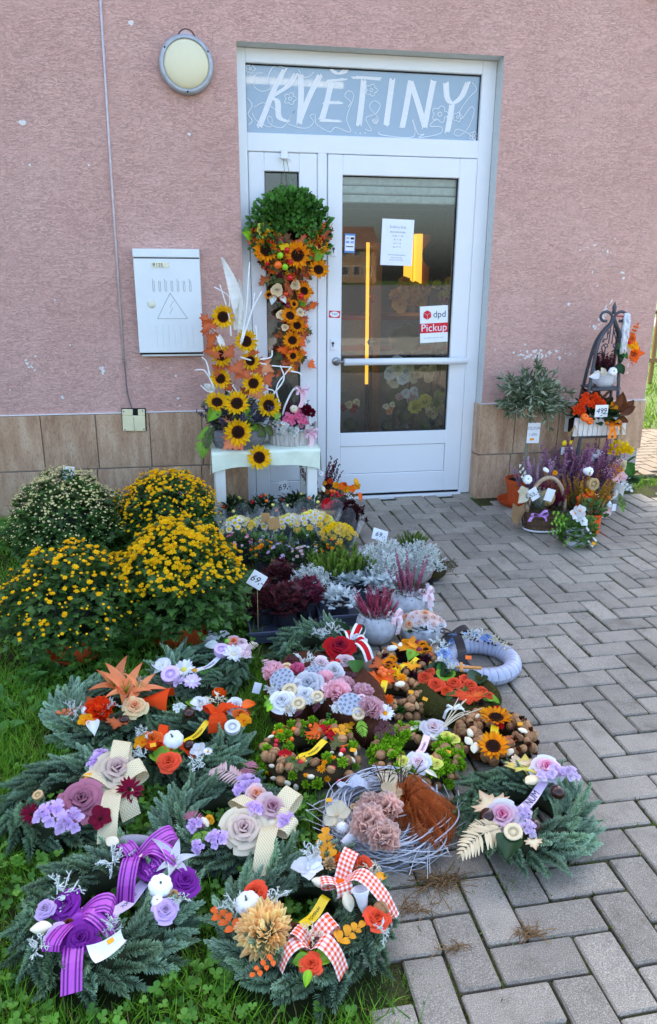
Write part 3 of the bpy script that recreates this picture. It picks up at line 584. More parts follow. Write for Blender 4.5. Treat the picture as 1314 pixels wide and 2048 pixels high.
def maple_shape():
    o = [(0, -.12), (.12, -.02), (.42, -.30), (.40, -.08), (.86, .02), (.66, .16), (.78, .40), (.52, .36), (.34, .40), (.40, .62), (.22, .62), (0, 1.05)]
    o = np.array(o+[(-x, y) for x, y in o[-2:0:-1]]); n = len(o); r2 = (o**2).sum(1); V = np.concatenate([np.c_[o, .16*r2-.05*np.abs(o[:, 0])], [[0, .15, 0]], np.c_[o*.5+[0, .07], .05*r2*.25]])
    i = np.arange(n); j = (i+1) % n; return shp(V, np.stack([i, j, j+n+1, i+n+1], -1), np.stack([i+n+1, j+n+1, 0*i+n], -1)), n
@cached
def maple(c='orange', c2=None):
    s, n = maple_shape(); c = c_(c); e = c_(c2) if c2 else c*np.array([.8, .62, .6]); C = np.concatenate([np.repeat(e[None], n, 0), [c*1.1], np.repeat(c[None], n, 0)])
    g = G().add(s, np.clip(C, 0, 1)); g.add(tube([(0, .1, -.01), (0, -.2, .0), (.05, -.5, .08)], .02, 4), c*.5); return g.mesh('maple_leaf', LEAF)
@cached
def leaf(c='green', w=.28, c2=None):
    s = petal(1., w, .35, -.15, 4, 6, 'point'); x = np.abs(s[0][:, 0]); C = lerp(c_(c)*1.25, c_(c), np.clip(x/.06, 0, 1)); return gm('leaf', (s[0], s[1], s[2]), LEAF, C, True)
@cached
def sprig(c='amber', n=6, w=.4, l=.3, stem='olive', name='leaf_sprig'):
    """stem along +y with opposite leaves"""
    g = G(); g.add(tube(cr([(0, 0, 0), (.03, .5, .08), (0, 1, .05)], 4), .014, 4), c_(stem)); k = np.arange(n); y = .12+.85*(k//2*2+.6)/n; sd = np.where(k % 2, 1., -1.)
    D = np.stack([sd*.85, 0*sd+.5, .35+0*sd], -1)+RG.normal(0, .12, (n, 3)); addp(g, petal(l, w*l, .3, -.05, 2, 4, 'round', .4), fy(np.stack([0*y, y, .06+0*y], -1), D, np.stack([-sd*.3, 0*sd-.3, 0*sd+1], -1), RG.uniform(.8, 1.1, n)*(1.1-.4*y)), c_(c)*.85, c)
    addp(g, petal(l, w*l, .3, 0, 2, 4, 'round', .4), fy([(0, .96, .05)], [0, 1, .2], [0, 0, 1.], .8), c, c); return g.mesh(name, LEAF)
@cached
def fern(c='cream', n=13):
    g = G(); P = cr([(0, 0, 0), (.02, .5, .12), (-.05, 1.05, .02)], 8); g.add(tube(P, np.linspace(.016, .005, len(P)), 4), c_(c)*.8)
    for k in range(n):
        t = (k+1)/(n+1); q = P[int(t*(len(P)-1))]; L = .26*math.sin(PI*(.18+.82*t))+.03
        for sd in (-1, 1): addp(g, petal(L, .026, .1, -.1, 1, 4, 'point'), fy([q], [sd*.85, .6, .15+RG.normal(0, .1)], [0, 0, 1.]), c_(c)*.9, c, .05)
    return g.mesh('fern_frond', LEAF)
def branch_pts(rng, n, spread, curl):
    out = []
    for _ in range(n):
        a = rng.uniform(0, 2*PI); el = rng.uniform(.15, 1.45); d = np.array([math.cos(a)*math.cos(el), math.sin(a)*math.cos(el), math.sin(el)]); p = np.array([math.cos(a), math.sin(a), 0])*rng.uniform(0, .25); P = [p.copy()]
        for _k in range(4): d = unit(d+rng.normal(0, curl, 3)); p = p+d*rng.uniform(.18, .30)*spread; P.append(p.copy())
        out.append(np.array(P))
        for b in (1, 2, 2, 3, 3):
            q = P[b]; e = unit(d+rng.normal(0, .8, 3)); out.append(np.array([q, q+e*.10, q+unit(e+rng.normal(0, .4, 3))*.22]))
    return out
@cached
def coral(c='silver', n=16, k=0, r=.036):
    """tuft of stiff pale branching twigs"""
    rng = np.random.default_rng(k+5); g = G(); c = c_(c)
    for P in branch_pts(rng, n, .8, .45): g.add(tube(P, np.linspace(r, r*.7, len(P)), 3, False), np.clip(c*rng.uniform(.75, 1.1), 0, 1))
    return g.mesh('silver_twigs', MATTE)
@cached
def twig_bundle(c='ivory', n=9):
    g = G(); 
    for i in range(n):
        a = RG.uniform(-.5, .5); g.add(tube(cr([(0, 0, 0), (math.sin(a)*.5, .5, RG.uniform(.05, .3)), (math.sin(a)*1.2, 1.+RG.uniform(-.2, .2), RG.uniform(0, .4))], 4), .014, 3), c_(c))
    return g.mesh('dried_stems', MATTE)
def fir_mesh(k):
    """noble fir shoot along +y, unit length"""
    rng = np.random.default_rng(k+50); g = G(); n = 250; t = np.sort(rng.uniform(.0, 1, n)); bend = rng.normal(0, .2, 2)
    ax = lambda q: np.stack([bend[0]*q**2, q, bend[1]*q**2], -1)
    g.add(tube(ax(np.linspace(0, 1, 6)), np.linspace(.022, .012, 6), 4), S(96, 84, 58)); a = rng.uniform(0, 2*PI, n)
    R = np.stack([np.cos(a), 0*a, np.sin(a)*.8+.42], -1); D = unit(R)*(.78-.5*t[:, None]**3)+np.array([0, .62, .0])+rng.normal(0, .08, (n, 3)); D[:, 1] += t**4*.9
    nd = shp([(0, 0, 0), (.019, .10, .004), (.007, .25, .05), (-.007, .25, .05), (-.019, .10, .004)], [(0, 1, 2, 3)], [(0, 3, 4)]); M = fy(ax(t), D, np.cross(D, np.cross([0, 0, 1.], D)), rng.uniform(.8, 1.15, n)*(1-.25*t))
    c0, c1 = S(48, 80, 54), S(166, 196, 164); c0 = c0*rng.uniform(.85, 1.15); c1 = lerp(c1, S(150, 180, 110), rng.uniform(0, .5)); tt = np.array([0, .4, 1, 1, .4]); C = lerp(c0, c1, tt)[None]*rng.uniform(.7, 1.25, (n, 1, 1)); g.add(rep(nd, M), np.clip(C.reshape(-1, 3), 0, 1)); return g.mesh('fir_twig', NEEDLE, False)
FIR = [fir_mesh(k) for k in range(9)]
# ------------------------------------------------------------------ ribbons
def ribbon(P, side, w, colf, nc=6, fine=False):
    P = np.asarray(P, float); n = len(P); side = np.broadcast_to(unit(side), P.shape); s = np.r_[0, np.cumsum(np.linalg.norm(np.diff(P, axis=0), axis=1))]; t = np.linspace(-.5, .5, nc+1)
    V = P[:, None]+side[:, None]*t[None, :, None]*w; i = (np.arange(n-1)[:, None]*(nc+1)+np.arange(nc)[None]).ravel(); Q = np.stack([i, i+1, i+nc+2, i+nc+1], -1); V = V.reshape(-1, 3)[Q].reshape(-1, 3)
    sm = (s[1:]+s[:-1])/2; C = np.array([[colf((j+.5)/nc, sm[k]) for j in range(nc)] for k in range(n-1)]).reshape(-1, 3); return shp(V, np.arange(len(V)).reshape(-1, 4)), np.repeat(C, 4, 0)
def resamp(P, step):
    P = np.asarray(P, float); s = np.r_[0, np.cumsum(np.linalg.norm(np.diff(P, axis=0), axis=1))]; m = max(6, int(s[-1]/step)); q = np.linspace(0, s[-1], m); return np.stack([np.interp(q, s, P[:, k]) for k in range(3)], -1)
def cf_solid(c): c = c_(c); return lambda u, s: c
def cf_stripe(a, b): a, b = c_(a), c_(b); return lambda u, s: b if int(u*11) in (1, 3, 7, 9) else a
def cf_check(a, b, q, w): a, b = c_(a), c_(b); return lambda u, s: [b, a*.62+b*.38, a][int(u*w/q) % 2+int(s/q) % 2]
def cf_edge(a, b): a, b = c_(a), c_(b); return lambda u, s: b if u < .26 or u > .74 else a
def cf_weave(c): c = c_(c); return lambda u, s: c*(.72+.28*((int(u*14)+int(s/.004)) % 2))
def rib_part(name, parent, P, side, w, colf, mat, nc=6, step=.012):
    sh, C = ribbon(resamp(P, step), side, w, colf, nc); return link(name, gm(name, sh, mat, C, True), parent)
def bow(parent, P0, w, colf, mat, loops, tails, nc=6, knot='white', step=.012):
    """loops and tails as (dx, dy, lift): vectors from the knot in the ground plane"""
    P0 = np.asarray(P0, float); kn = link('bow', gm('bow', mv(scl(ball(10, 6), w*.42, w*.36, w*.32), *P0), mat, c_(knot), True), parent)
    for dx, dy, lf in loops:
        d = np.array([dx, dy, 0.]); L = np.linalg.norm(d); sd = np.array([-d[1], d[0], 0])/L; up = np.array([0, 0, lf])
        rib_part('loop', kn, cr([P0, P0+d*.45+up*.8, P0+d*.9+up, P0+d*1.03+up*.45, P0+d*.8+up*.05, P0+d*.4+up*.05, P0+up*.1], 8), sd+np.array([0, 0, .25]), w, colf, mat, nc, step)
    for k, (dx, dy, lf) in enumerate(tails):
        d = np.array([dx, dy, 0.]); L = np.linalg.norm(d); sd = np.array([-d[1], d[0], 0])/L
        rib_part('tail', kn, cr([P0, P0+d*.35+[0, 0, lf], P0+d*.75+[0, 0, lf*.5], P0+d+[0, 0, -.025]], 8), sd+np.array([0, 0, .15]), w, colf, mat, nc, step)
    return kn
def banner(parent, A, B, w, c, words, tc='black', sag=.012, over=.5):
    A, B = np.asarray(A, float), np.asarray(B, float); d = B-A; P = cr([A-d*over*.5-[0, 0, .01], A, (A+B)/2-[0, 0, sag], B, B+d*over*.3-[0, 0, .01]], 10); P = resamp(P, .006); sd = unit(np.cross([0, 0, 1.], d))
    b = rib_part('message_ribbon', parent, P, sd+np.array([0, 0, .12]), w, cf_solid(c), SATIN, 3, .006)
    t = text(words, 1., .15); V = t[0]; L = np.linalg.norm(d); k = L*.72/np.ptp(V[:, 0]); k = min(k, w*.8/max(np.ptp(V[:, 1]), .1)); x = V[:, 0]*k/L+.5
    Vn = A[None]+d*x[:, None]-np.array([0, 0, 1.])*(sag*(1-(2*x[:, None]-1)**2))+(sd+np.array([0, 0, .12]))*V[:, 1:2]*k+np.array([0, 0, .0022])
    part('lettering', (Vn, t[1], t[2]), plain('ink', S(40, 36, 44), .8, .1), b); return b
# ================================================================== wreaths on the ground
SHAPES = dict(rose=rose, sun=sunflower, pompon=pompon, peony=peony, daisy=daisy, button=button, lily=lily, hyd=hydrangea, orchid=orchid, gerb=gerbera, lotus=lotus, cup=cup, pod=shell, pumpkin=pumpkin, cone=cone_, nut=nut, berry=berry, chest=chestnut, chip=pebble, maple=maple, leaf=leaf, sprig=sprig, fern=fern, coral=coral, stems=twig_bundle)
LONG = ('leaf', 'sprig', 'fern', 'maple', 'stems')
def mk(tok):
    k, *a = tok.split(':'); a = [int(v) if v.isdigit() else (float(v) if v.replace('.', '').isdigit() else v) for v in a]; return k, SHAPES[k](*a)
def put(par, me, P, D, s, spin=None, name=None):
    L = np.array(par.location); return link(name or me.name.split('.')[0], me, par, fr(np.asarray(P)-L, D, RG.uniform(0, 6.28) if spin is None else spin, s)[0])
def decorate(par, spec, z=.114, lean=.5):
    """spec lines: shape[:args] x y r [z]   or, for long shapes, shape x0 y0 x1 y1 [z]   (photo pixels)"""
    L = np.array(par.location)
    for ln in spec.strip().replace('\n', ';').split(';'):
        f = ln.split()
        if not f: continue
        k, me = mk(f[0]); v = list(map(float, f[1:]))
        if k in LONG:
            zz = v[4] if len(v) > 4 else z; A, B = gat(v[0], v[1], zz), gat(v[2], v[3], zz-.01); d = B-A
            toc = unit(CAM-A); link(me.name.split('.')[0], me, par, fy(A-L, d, np.array([0, 0, 1.])+toc*.5, np.linalg.norm(d)*(1. if k == 'maple' else 1.15))[0])
        else:
            zz = v[3] if len(v) > 3 else z+(.012 if k == 'coral' else 0); P = gat(v[0], v[1], zz); out = P-L; out[2] = 0; toc = unit(CAM-P)
            put(par, me, P, np.array([0, 0, 1.])+toc*lean+unit(out)*.2+RG.normal(0, .1, 3), v[2]*mpp(P)*(1.3 if v[2] > 7 else 1.1))
def torus(Rm, rt, n=28, m=10, zc=None, zs=1., amp=0., seed=0):
    zc = rt*zs if zc is None else zc; r = np.random.default_rng(seed)
    s = grid(n, m, lambda u, v: ((Rm+rt*np.cos(v*2*PI))*np.cos(u*2*PI), (Rm+rt*np.cos(v*2*PI))*np.sin(u*2*PI), zc+zs*rt*np.sin(v*2*PI)))
    if amp: V = s[0]; k = r.normal(0, 40, (6, 3)); V = V+amp*sum(np.sin(V@q+i) for i, q in enumerate(k))[:, None]/3*unit(V-np.c_[unit(V[:, :2])*Rm, 0*V[:, 0]+zc]); s = (V, s[1], s[2])
    return s
WREATHS = []
def fir_wreath(label, c, Ro, seed=0, rows=((-10, 1.05), (25, 1.1), (62, 1.), (100, .95), (140, .85)), n=27, group='fir wreaths laid out for sale'):
    t = thing('fir_wreath', label, 'wreath', (c[0], c[1], 0), group); WREATHS.append((c[0], c[1], Ro))
    Rm, rt = Ro*.60, Ro*.215; rng = np.random.default_rng(seed); part('straw_ring', torus(Rm, rt*.95, 26, 8), vcmat('straw', .9, .1, bump=.6), t, col=S(52, 58, 40), smooth=True)
    sg = 1 if seed % 2 else -1
    for b, ls in rows:
        b = math.radians(b); m = int(n*(1.05 if b < .6 else (.95 if b < 1.8 else .7)))
        for i in range(m):
            a = (i+rng.uniform(-.3, .3))*2*PI/m; bb = b+rng.normal(0, .16); er = np.array([math.cos(a), math.sin(a), 0]); et = np.array([-math.sin(a), math.cos(a), 0])*sg
            nn = er*math.cos(bb)+np.array([0, 0, 1.])*math.sin(bb); P = er*Rm+nn*rt*.85+np.array([0, 0, rt]); D = et*rng.uniform(.7, 1.1)+nn*rng.uniform(.3, .7)+er*rng.uniform(-.05, .3)+np.array([0, 0, .02])
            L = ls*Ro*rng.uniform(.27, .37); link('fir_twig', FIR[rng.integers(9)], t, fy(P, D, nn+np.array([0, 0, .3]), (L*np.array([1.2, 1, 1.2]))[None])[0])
    return t
def gpt(px, py, z, t): return gat(px, py, z)-np.array(t.location)
def bowat(t, px, py, w, colf, mat, loops, tails, z=.105, nc=6, knot='white', step=.012):
    """loops and tails given by the photo pixel where they end, and their lift"""
    loops = [(a, b, c*.62) for a, b, c in loops]; tails = [(a, b, c*.7) for a, b, c in tails]; P0 = gpt(px, py, z, t); f = lambda q: (gpt(q[0], q[1], z, t)-P0)[:2]
    return bow(t, P0, w, colf, mat, [(*f(q), q[2]) for q in loops], [(*f(q), q[2]) for q in tails], nc, knot, step)
def ban(t, x0, y0, x1, y1, w, c, words='vzpomínáme', z=.098): return banner(t, gpt(x0, y0, z, t), gpt(x1, y1, z, t), w, c, words)
def sticker(t, px, py, z, s=9, c='amber', name='price_sticker'):
    P = gat(px, py, z); m = mpp(P)*s; M = fr(P-np.array(t.location), unit(CAM-P)+np.array([0, 0, .5]), RG.uniform(-.4, .4), 1.)[0]; part(name, xf(box(-m*.75, m*.75, -m*.5, m*.5, -.001, .001, .0005), M), plain('sticker_'+c, c_(c), .6), t)

# purple bows
t = fir_wreath('fir wreath with purple striped bows and purple roses on the grass', (-.10, -3.215), .205, 1)
pst = cf_stripe(S(196, 84, 196), S(104, 22, 120))
bowat(t, 158, 1836, .042, pst, SATIN, [(228, 1836, .07), (104, 1912, .05), (178, 1868, .035)], [(140, 1968, .02), (235, 1866, .05)], nc=11, knot='purple')
bowat(t, 275, 1722, .042, pst, SATIN, [(352, 1690, .07), (248, 1705, .05), (312, 1752, .04)], [(248, 1792, .06), (372, 1735, .07)], nc=11, knot='purple')
ban(t, 226, 1826, 286, 1768, .026, 'lilac2', 'VZPOMÍNÁME')
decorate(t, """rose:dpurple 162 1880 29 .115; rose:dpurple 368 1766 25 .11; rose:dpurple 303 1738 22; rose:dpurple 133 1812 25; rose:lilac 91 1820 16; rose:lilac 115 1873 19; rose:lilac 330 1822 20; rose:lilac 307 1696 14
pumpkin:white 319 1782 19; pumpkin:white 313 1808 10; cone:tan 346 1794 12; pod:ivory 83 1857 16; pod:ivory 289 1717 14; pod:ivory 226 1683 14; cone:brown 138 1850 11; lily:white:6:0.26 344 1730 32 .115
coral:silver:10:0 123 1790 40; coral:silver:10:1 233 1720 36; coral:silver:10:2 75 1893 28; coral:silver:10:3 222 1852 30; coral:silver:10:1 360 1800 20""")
P = gpt(272, 1682, .105, t); part('bark_slice', xf(lump(3, .046, .017, .014, .12), T4(*P)@rz(-.2)), MATTE, t, col=S(150, 148, 156), smooth=True)
P = gpt(214, 1902, .125, t)
part('white_scoop', xf(grid(8, 6, lambda u, v: ((u-.5)*.07, (v-.5)*.036*(1.15-u*.4), .012*(2*v-1)**2+.012*(u-.5)**2*4)), T4(*P)@rz(.55)@rx(.3)), FABRIC, t, col=c_('white'), smooth=True)
sticker(t, 221, 1882, .152)

# orange gingham
t = fir_wreath('fir wreath with orange gingham bows and a big peach pompon flower', (.335, -3.30), .205, 2)
gw = .036; ging = cf_check(S(240, 84, 24), S(246, 240, 236), gw/7, gw)
bowat(t, 622, 1893, gw, ging, FABRIC, [(668, 1858, .05), (585, 1880, .05)], [(558, 1918, .035), (688, 1930, .045)], nc=7, knot='orange', step=gw/7)
bowat(t, 681, 1768, gw, ging, FABRIC, [(705, 1722, .06), (690, 1800, .05), (640, 1775, .03)], [(792, 1822, .075)], nc=7, knot='orange', step=gw/7)
ban(t, 606, 1850, 650, 1796, .022, 'yellow', 'VZPOMÍNÁME')
decorate(t, """pompon:peach 530 1866 48 .105; pumpkin:white 499 1818 20; rose:rorange 511 1788 21; rose:rorange 623 1930 18 .11; leaf:lgreen:0.4 620 1920 590 1925; leaf:lgreen:0.4 630 1922 662 1912; leaf:lime:0.4 618 1915 612 1893; leaf:lime:0.3 618 1940 612 1970
rose:rorange 754 1838 21 .11; rose:rorange 722 1734 20 .115; peony:orange 687 1727 17 .115; cone:brown 590 1860 13; cone:tan 659 1732 14; nut:3 762 1818 13; chest 635 1890 13; orchid:white:white 616 1740 26; pod:ivory 639 1766 13; pod:ivory 695 1804 15
sprig:orange 480 1870 440 1835; sprig:orange 555 1915 515 1945; sprig:amber 668 1895 712 1862; sprig:amber 655 1735 652 1682; leaf:amber 752 1760 770 1750
coral:silver:10:0 474 1820 34; coral:silver:10:1 546 1806 34; coral:silver:10:2 625 1712 30; coral:ivory:10:3 744 1750 30; coral:ivory:10:0 621 1872 24; coral:silver:10:1 766 1866 22""")
P = gpt(728, 1826, .095, t); part('white_calla', xf(lathe([(.004, 0), (.010, .015), (.014, .035), (.021, .052), (.019, .053), (.012, .035), (.003, .01)], 16), fr(P, np.array([-.1, .35, 1.]))[0]), FABRIC, t, col=c_('white'), smooth=True)

# pink roses, on the paving
t = fir_wreath('fir wreath with two pink roses and a lilac ribbon on the paving', (.97, -3.06), .187, 3)
ban(t, 1040, 1622, 1086, 1566, .024, 'lilac2', 'VINUME')
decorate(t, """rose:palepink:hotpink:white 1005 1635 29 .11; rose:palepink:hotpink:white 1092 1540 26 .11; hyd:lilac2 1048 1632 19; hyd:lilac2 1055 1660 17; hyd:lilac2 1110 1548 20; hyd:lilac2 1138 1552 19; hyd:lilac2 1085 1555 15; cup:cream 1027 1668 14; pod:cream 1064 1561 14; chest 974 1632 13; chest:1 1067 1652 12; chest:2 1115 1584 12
maple:lemon 1052 1540 1050 1516; maple:cream 1066 1680 1072 1702; maple:lemon 1000 1615 985 1602; maple:cream 985 1612 960 1588; fern:cream 1003 1655 926 1704; leaf:dgreen:0.42 1022 1668 1012 1712; fern:cream 1000 1650 940 1660; maple:cream 1040 1530 1030 1514""")

# mauve roses with burlap, middle
t = fir_wreath('fir wreath with blush roses, lilac blossoms and cream burlap hanging down to the right', (.165, -2.95), .18, 4)
bur = cf_weave(S(242, 226, 182))
bowat(t, 545, 1648, .046, bur, FABRIC, [(590, 1600, .06), (470, 1612, .05), (585, 1668, .04)], [(522, 1735, .03), (592, 1645, .04)], nc=14, knot='ivory', step=.004)
decorate(t, """rose:pmauve:mauve:ivory 487 1661 36 .11; rose:mauve:dmauve:pmauve 543 1618 26 .125; rose:mauve:salmon:pmauve 512 1590 18 .12; hyd:lilac 510 1622 17 .13; hyd:lilac 570 1646 18 .12; hyd:lilac 388 1653 15; hyd:lilac 435 1681 19; hyd:lilac 396 1694 13; hyd:lilac 497 1572 22; hyd:lilac 478 1582 13
fern:mauve 490 1560 428 1543; fern:dmauve 480 1560 505 1528; rose:amber 418 1640 8; pod:ivory 447 1653 10; fern:lgreen 430 1668 385 1680; fern:dmauve 410 1655 375 1630; pod:ivory 410 1645 9""")

# mauve roses with burlap, left
t = fir_wreath('fir wreath with dusty pink roses, burgundy gerbera and a cream burlap bow', (-.235, -2.79), .188, 5)
bowat(t, 232, 1572, .05, bur, FABRIC, [(248, 1503, .07), (290, 1550, .06), (172, 1562, .05)], [(212, 1668, .03), (262, 1620, .03)], nc=14, knot='ivory', step=.004)
decorate(t, """rose:pmauve:mauve:ivory 233 1547 38 .115; rose:dmauve 164 1604 35 .11; gerb:burg 259 1580 22 .125; hyd:lilac 103 1633 27; hyd:lilac 142 1649 26; hyd:lilac 202 1518 19; hyd:lilac 186 1532 13; gerb:burg 63 1629 18; orchid:burg:dbrown 200 1638 19; cup:tan 77 1592 8; rose:pmauve 208 1537 20""")
sticker(t, 176, 1551, .14)

# orange lily
t = fir_wreath('fir wreath with a large orange lily and an orange felt cone', (-.19, -2.365), .19, 6)
decorate(t, """lily:salmon:6:0.2 252 1390 42 .115; lily:salmon:5:0.2 228 1376 32 .115; lily:salmon:4:0.18 275 1384 30 .12; peony:dorange 200 1424 24 .11; rose:peach:salmon 269 1416 20 .115; berry:white 172 1422 8; orchid:amber:orange 172 1441 13; maple:rust 236 1440 228 1462; chest 249 1439 8; coral:silver:10:0 146 1422 22; coral:silver:10:1 222 1412 22; coral:ivory:10:2 236 1362 22; coral:ivory:10:0 278 1372 20; sprig:rust 160 1428 126 1428; maple:rust 188 1408 176 1398; leaf:silver:0.3 184 1438 188 1464""")
P = gpt(312, 1398, .1, t); part('felt_cone', xf(grid(10, 6, lambda u, v: (.10*u, (.008+.042*u)*np.cos(v*PI), .004+(.008+.05*u)*np.sin(v*PI)*.9)), T4(P[0]-.05, P[1]+.01, P[2]-.015)@rz(-.25)), FABRIC, t, col=c_('dorange'), smooth=True)

# orange bow, yellow ribbon
t = fir_wreath('fir wreath with small orange bows, white buds and a yellow ribbon', (.09, -2.60), .18, 7)
osol = cf_solid(S(226, 72, 20))
bowat(t, 432, 1430, .03, osol, FABRIC, [(412, 1420, .04), (455, 1422, .04)], [(425, 1452, .02), (500, 1412, .03), (450, 1450, .02)], knot='dorange')
bowat(t, 322, 1488, .028, osol, FABRIC, [(300, 1505, .045), (342, 1508, .04), (330, 1462, .04)], [(388, 1502, .02)], knot='dorange')
ban(t, 372, 1482, 414, 1444, .02, 'yellow')
decorate(t, """orchid:white:ivory 402 1410 16; rose:white 400 1408 13 .11; rose:white 471 1414 16 .11; coral:ivory:10:0 435 1402 22 .12; orchid:amber:orange 487 1442 14; rose:orange 480 1430 13; cup:white 465 1457 12; chest 378 1426 10; hyd:silver 358 1420 13; rose:rorange 338 1525 18 .11; pumpkin:white 350 1488 16; orchid:amber:orange 285 1485 14; leaf:lgreen:0.4 334 1520 308 1508; leaf:lgreen:0.4 340 1510 362 1500
rose:orange 305 1480 16; orchid:white:ivory 398 1501 13; daisy:white 416 1504 8; coral:silver:10:1 285 1468 22; coral:silver:10:2 396 1528 22; coral:silver:10:3 277 1512 22; leaf:orange:0.3 486 1415 508 1406; leaf:lgreen:0.3 388 1412 378 1402; chest:1 378 1490 9; peony:orange 438 1390 12""")
sticker(t, 306, 1490, .14, 8)

# lilac and white
t = fir_wreath('fir wreath with white daisies, lilac cups and a white ribbon', (.13, -2.145), .182, 8)
ban(t, 394, 1340, 440, 1313, .02, 'white')
decorate(t, """daisy:white:lemon 368 1340 18; daisy:lilac2:white 384 1364 15; cup:lilac 342 1352 14; hyd:lilac2 357 1366 12; leaf:white:0.3 335 1340 312 1325; leaf:silver:0.3 330 1335 310 1345; orchid:white:ivory 325 1330 12; daisy:white:ivory 467 1309 18 .11; cup:lilac 443 1303 12; rose:salmon:orange:lpink 467 1287 15 .11; orchid:white:white 447 1270 9 .12; leaf:silver:0.3 435 1295 412 1290; orchid:lpink:white 490 1300 12; berry:lgreen 455 1283 6 .12; rose:lpink 482 1288 11 .11; fern:ivory 492 1298 512 1288; sprig:green 398 1350 412 1345; hyd:palepink 492 1312 10; leaf:white:0.3 428 1285 410 1278; sprig:silver 440 1285 425 1272""")
sticker(t, 389, 1340, .115, 7)

# red rose with lace
t = fir_wreath('fir wreath with one dark red rose and red lace-edged ribbon', (.575, -2.05), .182, 9)
lace = cf_edge('red', 'white')
bowat(t, 706, 1288, .04, lace, FABRIC, [(722, 1262, .05), (728, 1288, .04)], [(740, 1308, .035), (690, 1258, .03)], nc=8, knot='red')
decorate(t, """rose:burg:burg:red 679 1297 24 .115; rose:lpink 690 1324 14 .105; rose:white 668 1343 16; rose:palepink 641 1328 14; leaf:dgreen:0.4 690 1285 700 1256; leaf:green:0.4 668 1300 645 1292; coral:silver:10:0 666 1265 26; coral:silver:10:1 617 1322 26; coral:white:6:2 640 1270 18; rose:white 714 1280 15 .11; berry:red 664 1324 5; berry:red 671 1329 5; berry:red 660 1330 4; berry:red 675 1322 5; berry:red 604 1326 5; leaf:green:0.35 710 1320 712 1345; fern:plum 690 1345 712 1352""")

# ------------------------------------------------------------------ rings of nuts, moss and cones
MOSSG = vcmat('moss_tuft', .95, .05, .1)
@cached
def mossball(c='lime', k=0):
    rng = np.random.default_rng(k); n = 90; D = unit(rng.normal(0, 1, (n, 3))+[0, 0, .6]); g = G(); addp(g, petal(.55, .12, .2, .1, 1, 2, 'round', .6), fy(D*.5, D+rng.normal(0, .3, (n, 3)), unit(rng.normal(0, 1, (n, 3))), rng.uniform(.7, 1.2, n)), c_(c)*.45, c, .2); g.add(scl(ball(8, 5), .55), c_(c)*.4); return g.mesh('moss_tuft', MOSSG)
SHAPES['moss'] = mossball
def nut_wreath(label, c, Ro, mix, seed, r0=.0148, n=(32, 34, 28), group='small wreaths of nuts and moss', bc=S(58, 50, 30)):
    t = thing('nut_wreath', label, 'wreath', (c[0], c[1], 0), group); WREATHS.append((c[0], c[1], Ro)); rng = np.random.default_rng(seed); rt = Ro*.31; Rm = Ro-rt
    part('moss_ring', torus(Rm, rt*.72, 30, 10, amp=.003), MATTE, t, col=bc, smooth=True); ms = [(mk(tok)[1], w, sz) for tok, w, sz in mix]; ws = np.array([m[1] for m in ms], float); ws /= ws.sum()
    for b, m in zip((5, 48, 95, 140), (*n, n[2]-6)):
        for i in range(m):
            a = (i+rng.uniform(-.35, .35))*2*PI/m; bb = math.radians(b+rng.normal(0, 10)); er = np.array([math.cos(a), math.sin(a), 0]); nn = er*math.cos(bb)+np.array([0, 0, math.sin(bb)])
            me, _, sz = ms[rng.choice(len(ms), p=ws)]; link(me.name.split('.')[0], me, t, fr(er*Rm+nn*rt*.92+np.array([0, 0, rt*.85]), nn+rng.normal(0, .35, 3), rng.uniform(0, 6.28), sz*r0*rng.uniform(.8, 1.15))[0])
    return t
t = nut_wreath('colourful wreath of walnuts, orange fruit and green moss with a yellow ribbon', (.44, -2.70), .15, [('nut:0', 5, 1), ('nut:1', 5, 1.05), ('chip:ivory', 3, .75), ('moss:lime', 5, 1.15), ('berry:orange', 2, .55), ('button:amber', 2, .9), ('berry:red', 1.5, .6), ('moss:lgreen:1', 2, 1), ('maple:orange', 2, 1.1), ('chip:peach:1', 1, 1)], 1)
ban(t, 604, 1512, 648, 1482, .022, 'yellow', z=.085)
decorate(t, """orchid:red:burg 655 1461 13; orchid:red:burg 664 1473 9; sprig:amber 668 1478 696 1458; sprig:orange 645 1475 622 1476; maple:orange 584 1518 570 1534; orchid:red:burg 570 1512 11; maple:olive 598 1520 604 1546; maple:olive 590 1526 566 1542; maple:moss 668 1482 692 1492; berry:amber 606 1520 6; maple:orange 640 1465 630 1450""", z=.085)
sticker(t, 706, 1500, .09, 8)
t = nut_wreath('walnut and bright green moss wreath with two pale pink roses', (.757, -2.755), .137, [('nut:0', 5, 1.05), ('nut:2', 5, 1), ('moss:lime', 7, 1.35), ('moss:lime:2', 4, 1.2)], 2)
ban(t, 838, 1506, 854, 1472, .022, 'lpink', z=.085)
decorate(t, """rose:palepink:lpink:white 867 1459 20; rose:palepink:lpink:white 837 1526 19; rose:lemon 893 1472 9; rose:lemon 908 1478 9; rose:lemon 808 1523 9; rose:lemon 874 1528 9; rose:lemon 862 1522 8; stems:ivory 880 1462 925 1438; stems:ivory 825 1530 800 1552; leaf:ivory:0.2 850 1450 820 1448; leaf:ivory:0.2 860 1470 886 1482; leaf:ivory:0.2 850 1540 872 1552; leaf:brown:0.1 815 1520 792 1502; leaf:ivory:0.16 838 1452 815 1462""", z=.085)
sticker(t, 897, 1504, .085, 7)
t = nut_wreath('walnut and pine cone wreath with two sunflowers at the paving edge of the rings', (1.03, -2.70), .124, [('nut:0', 6, 1.1), ('nut:1', 6, 1.15), ('cone:dbrown', 4, 1.), ('chip:ivory', 1., .7), ('cone:brown', 3, .9)], 3)
ban(t, 986, 1480, 990, 1452, .024, 'yellow', z=.085)
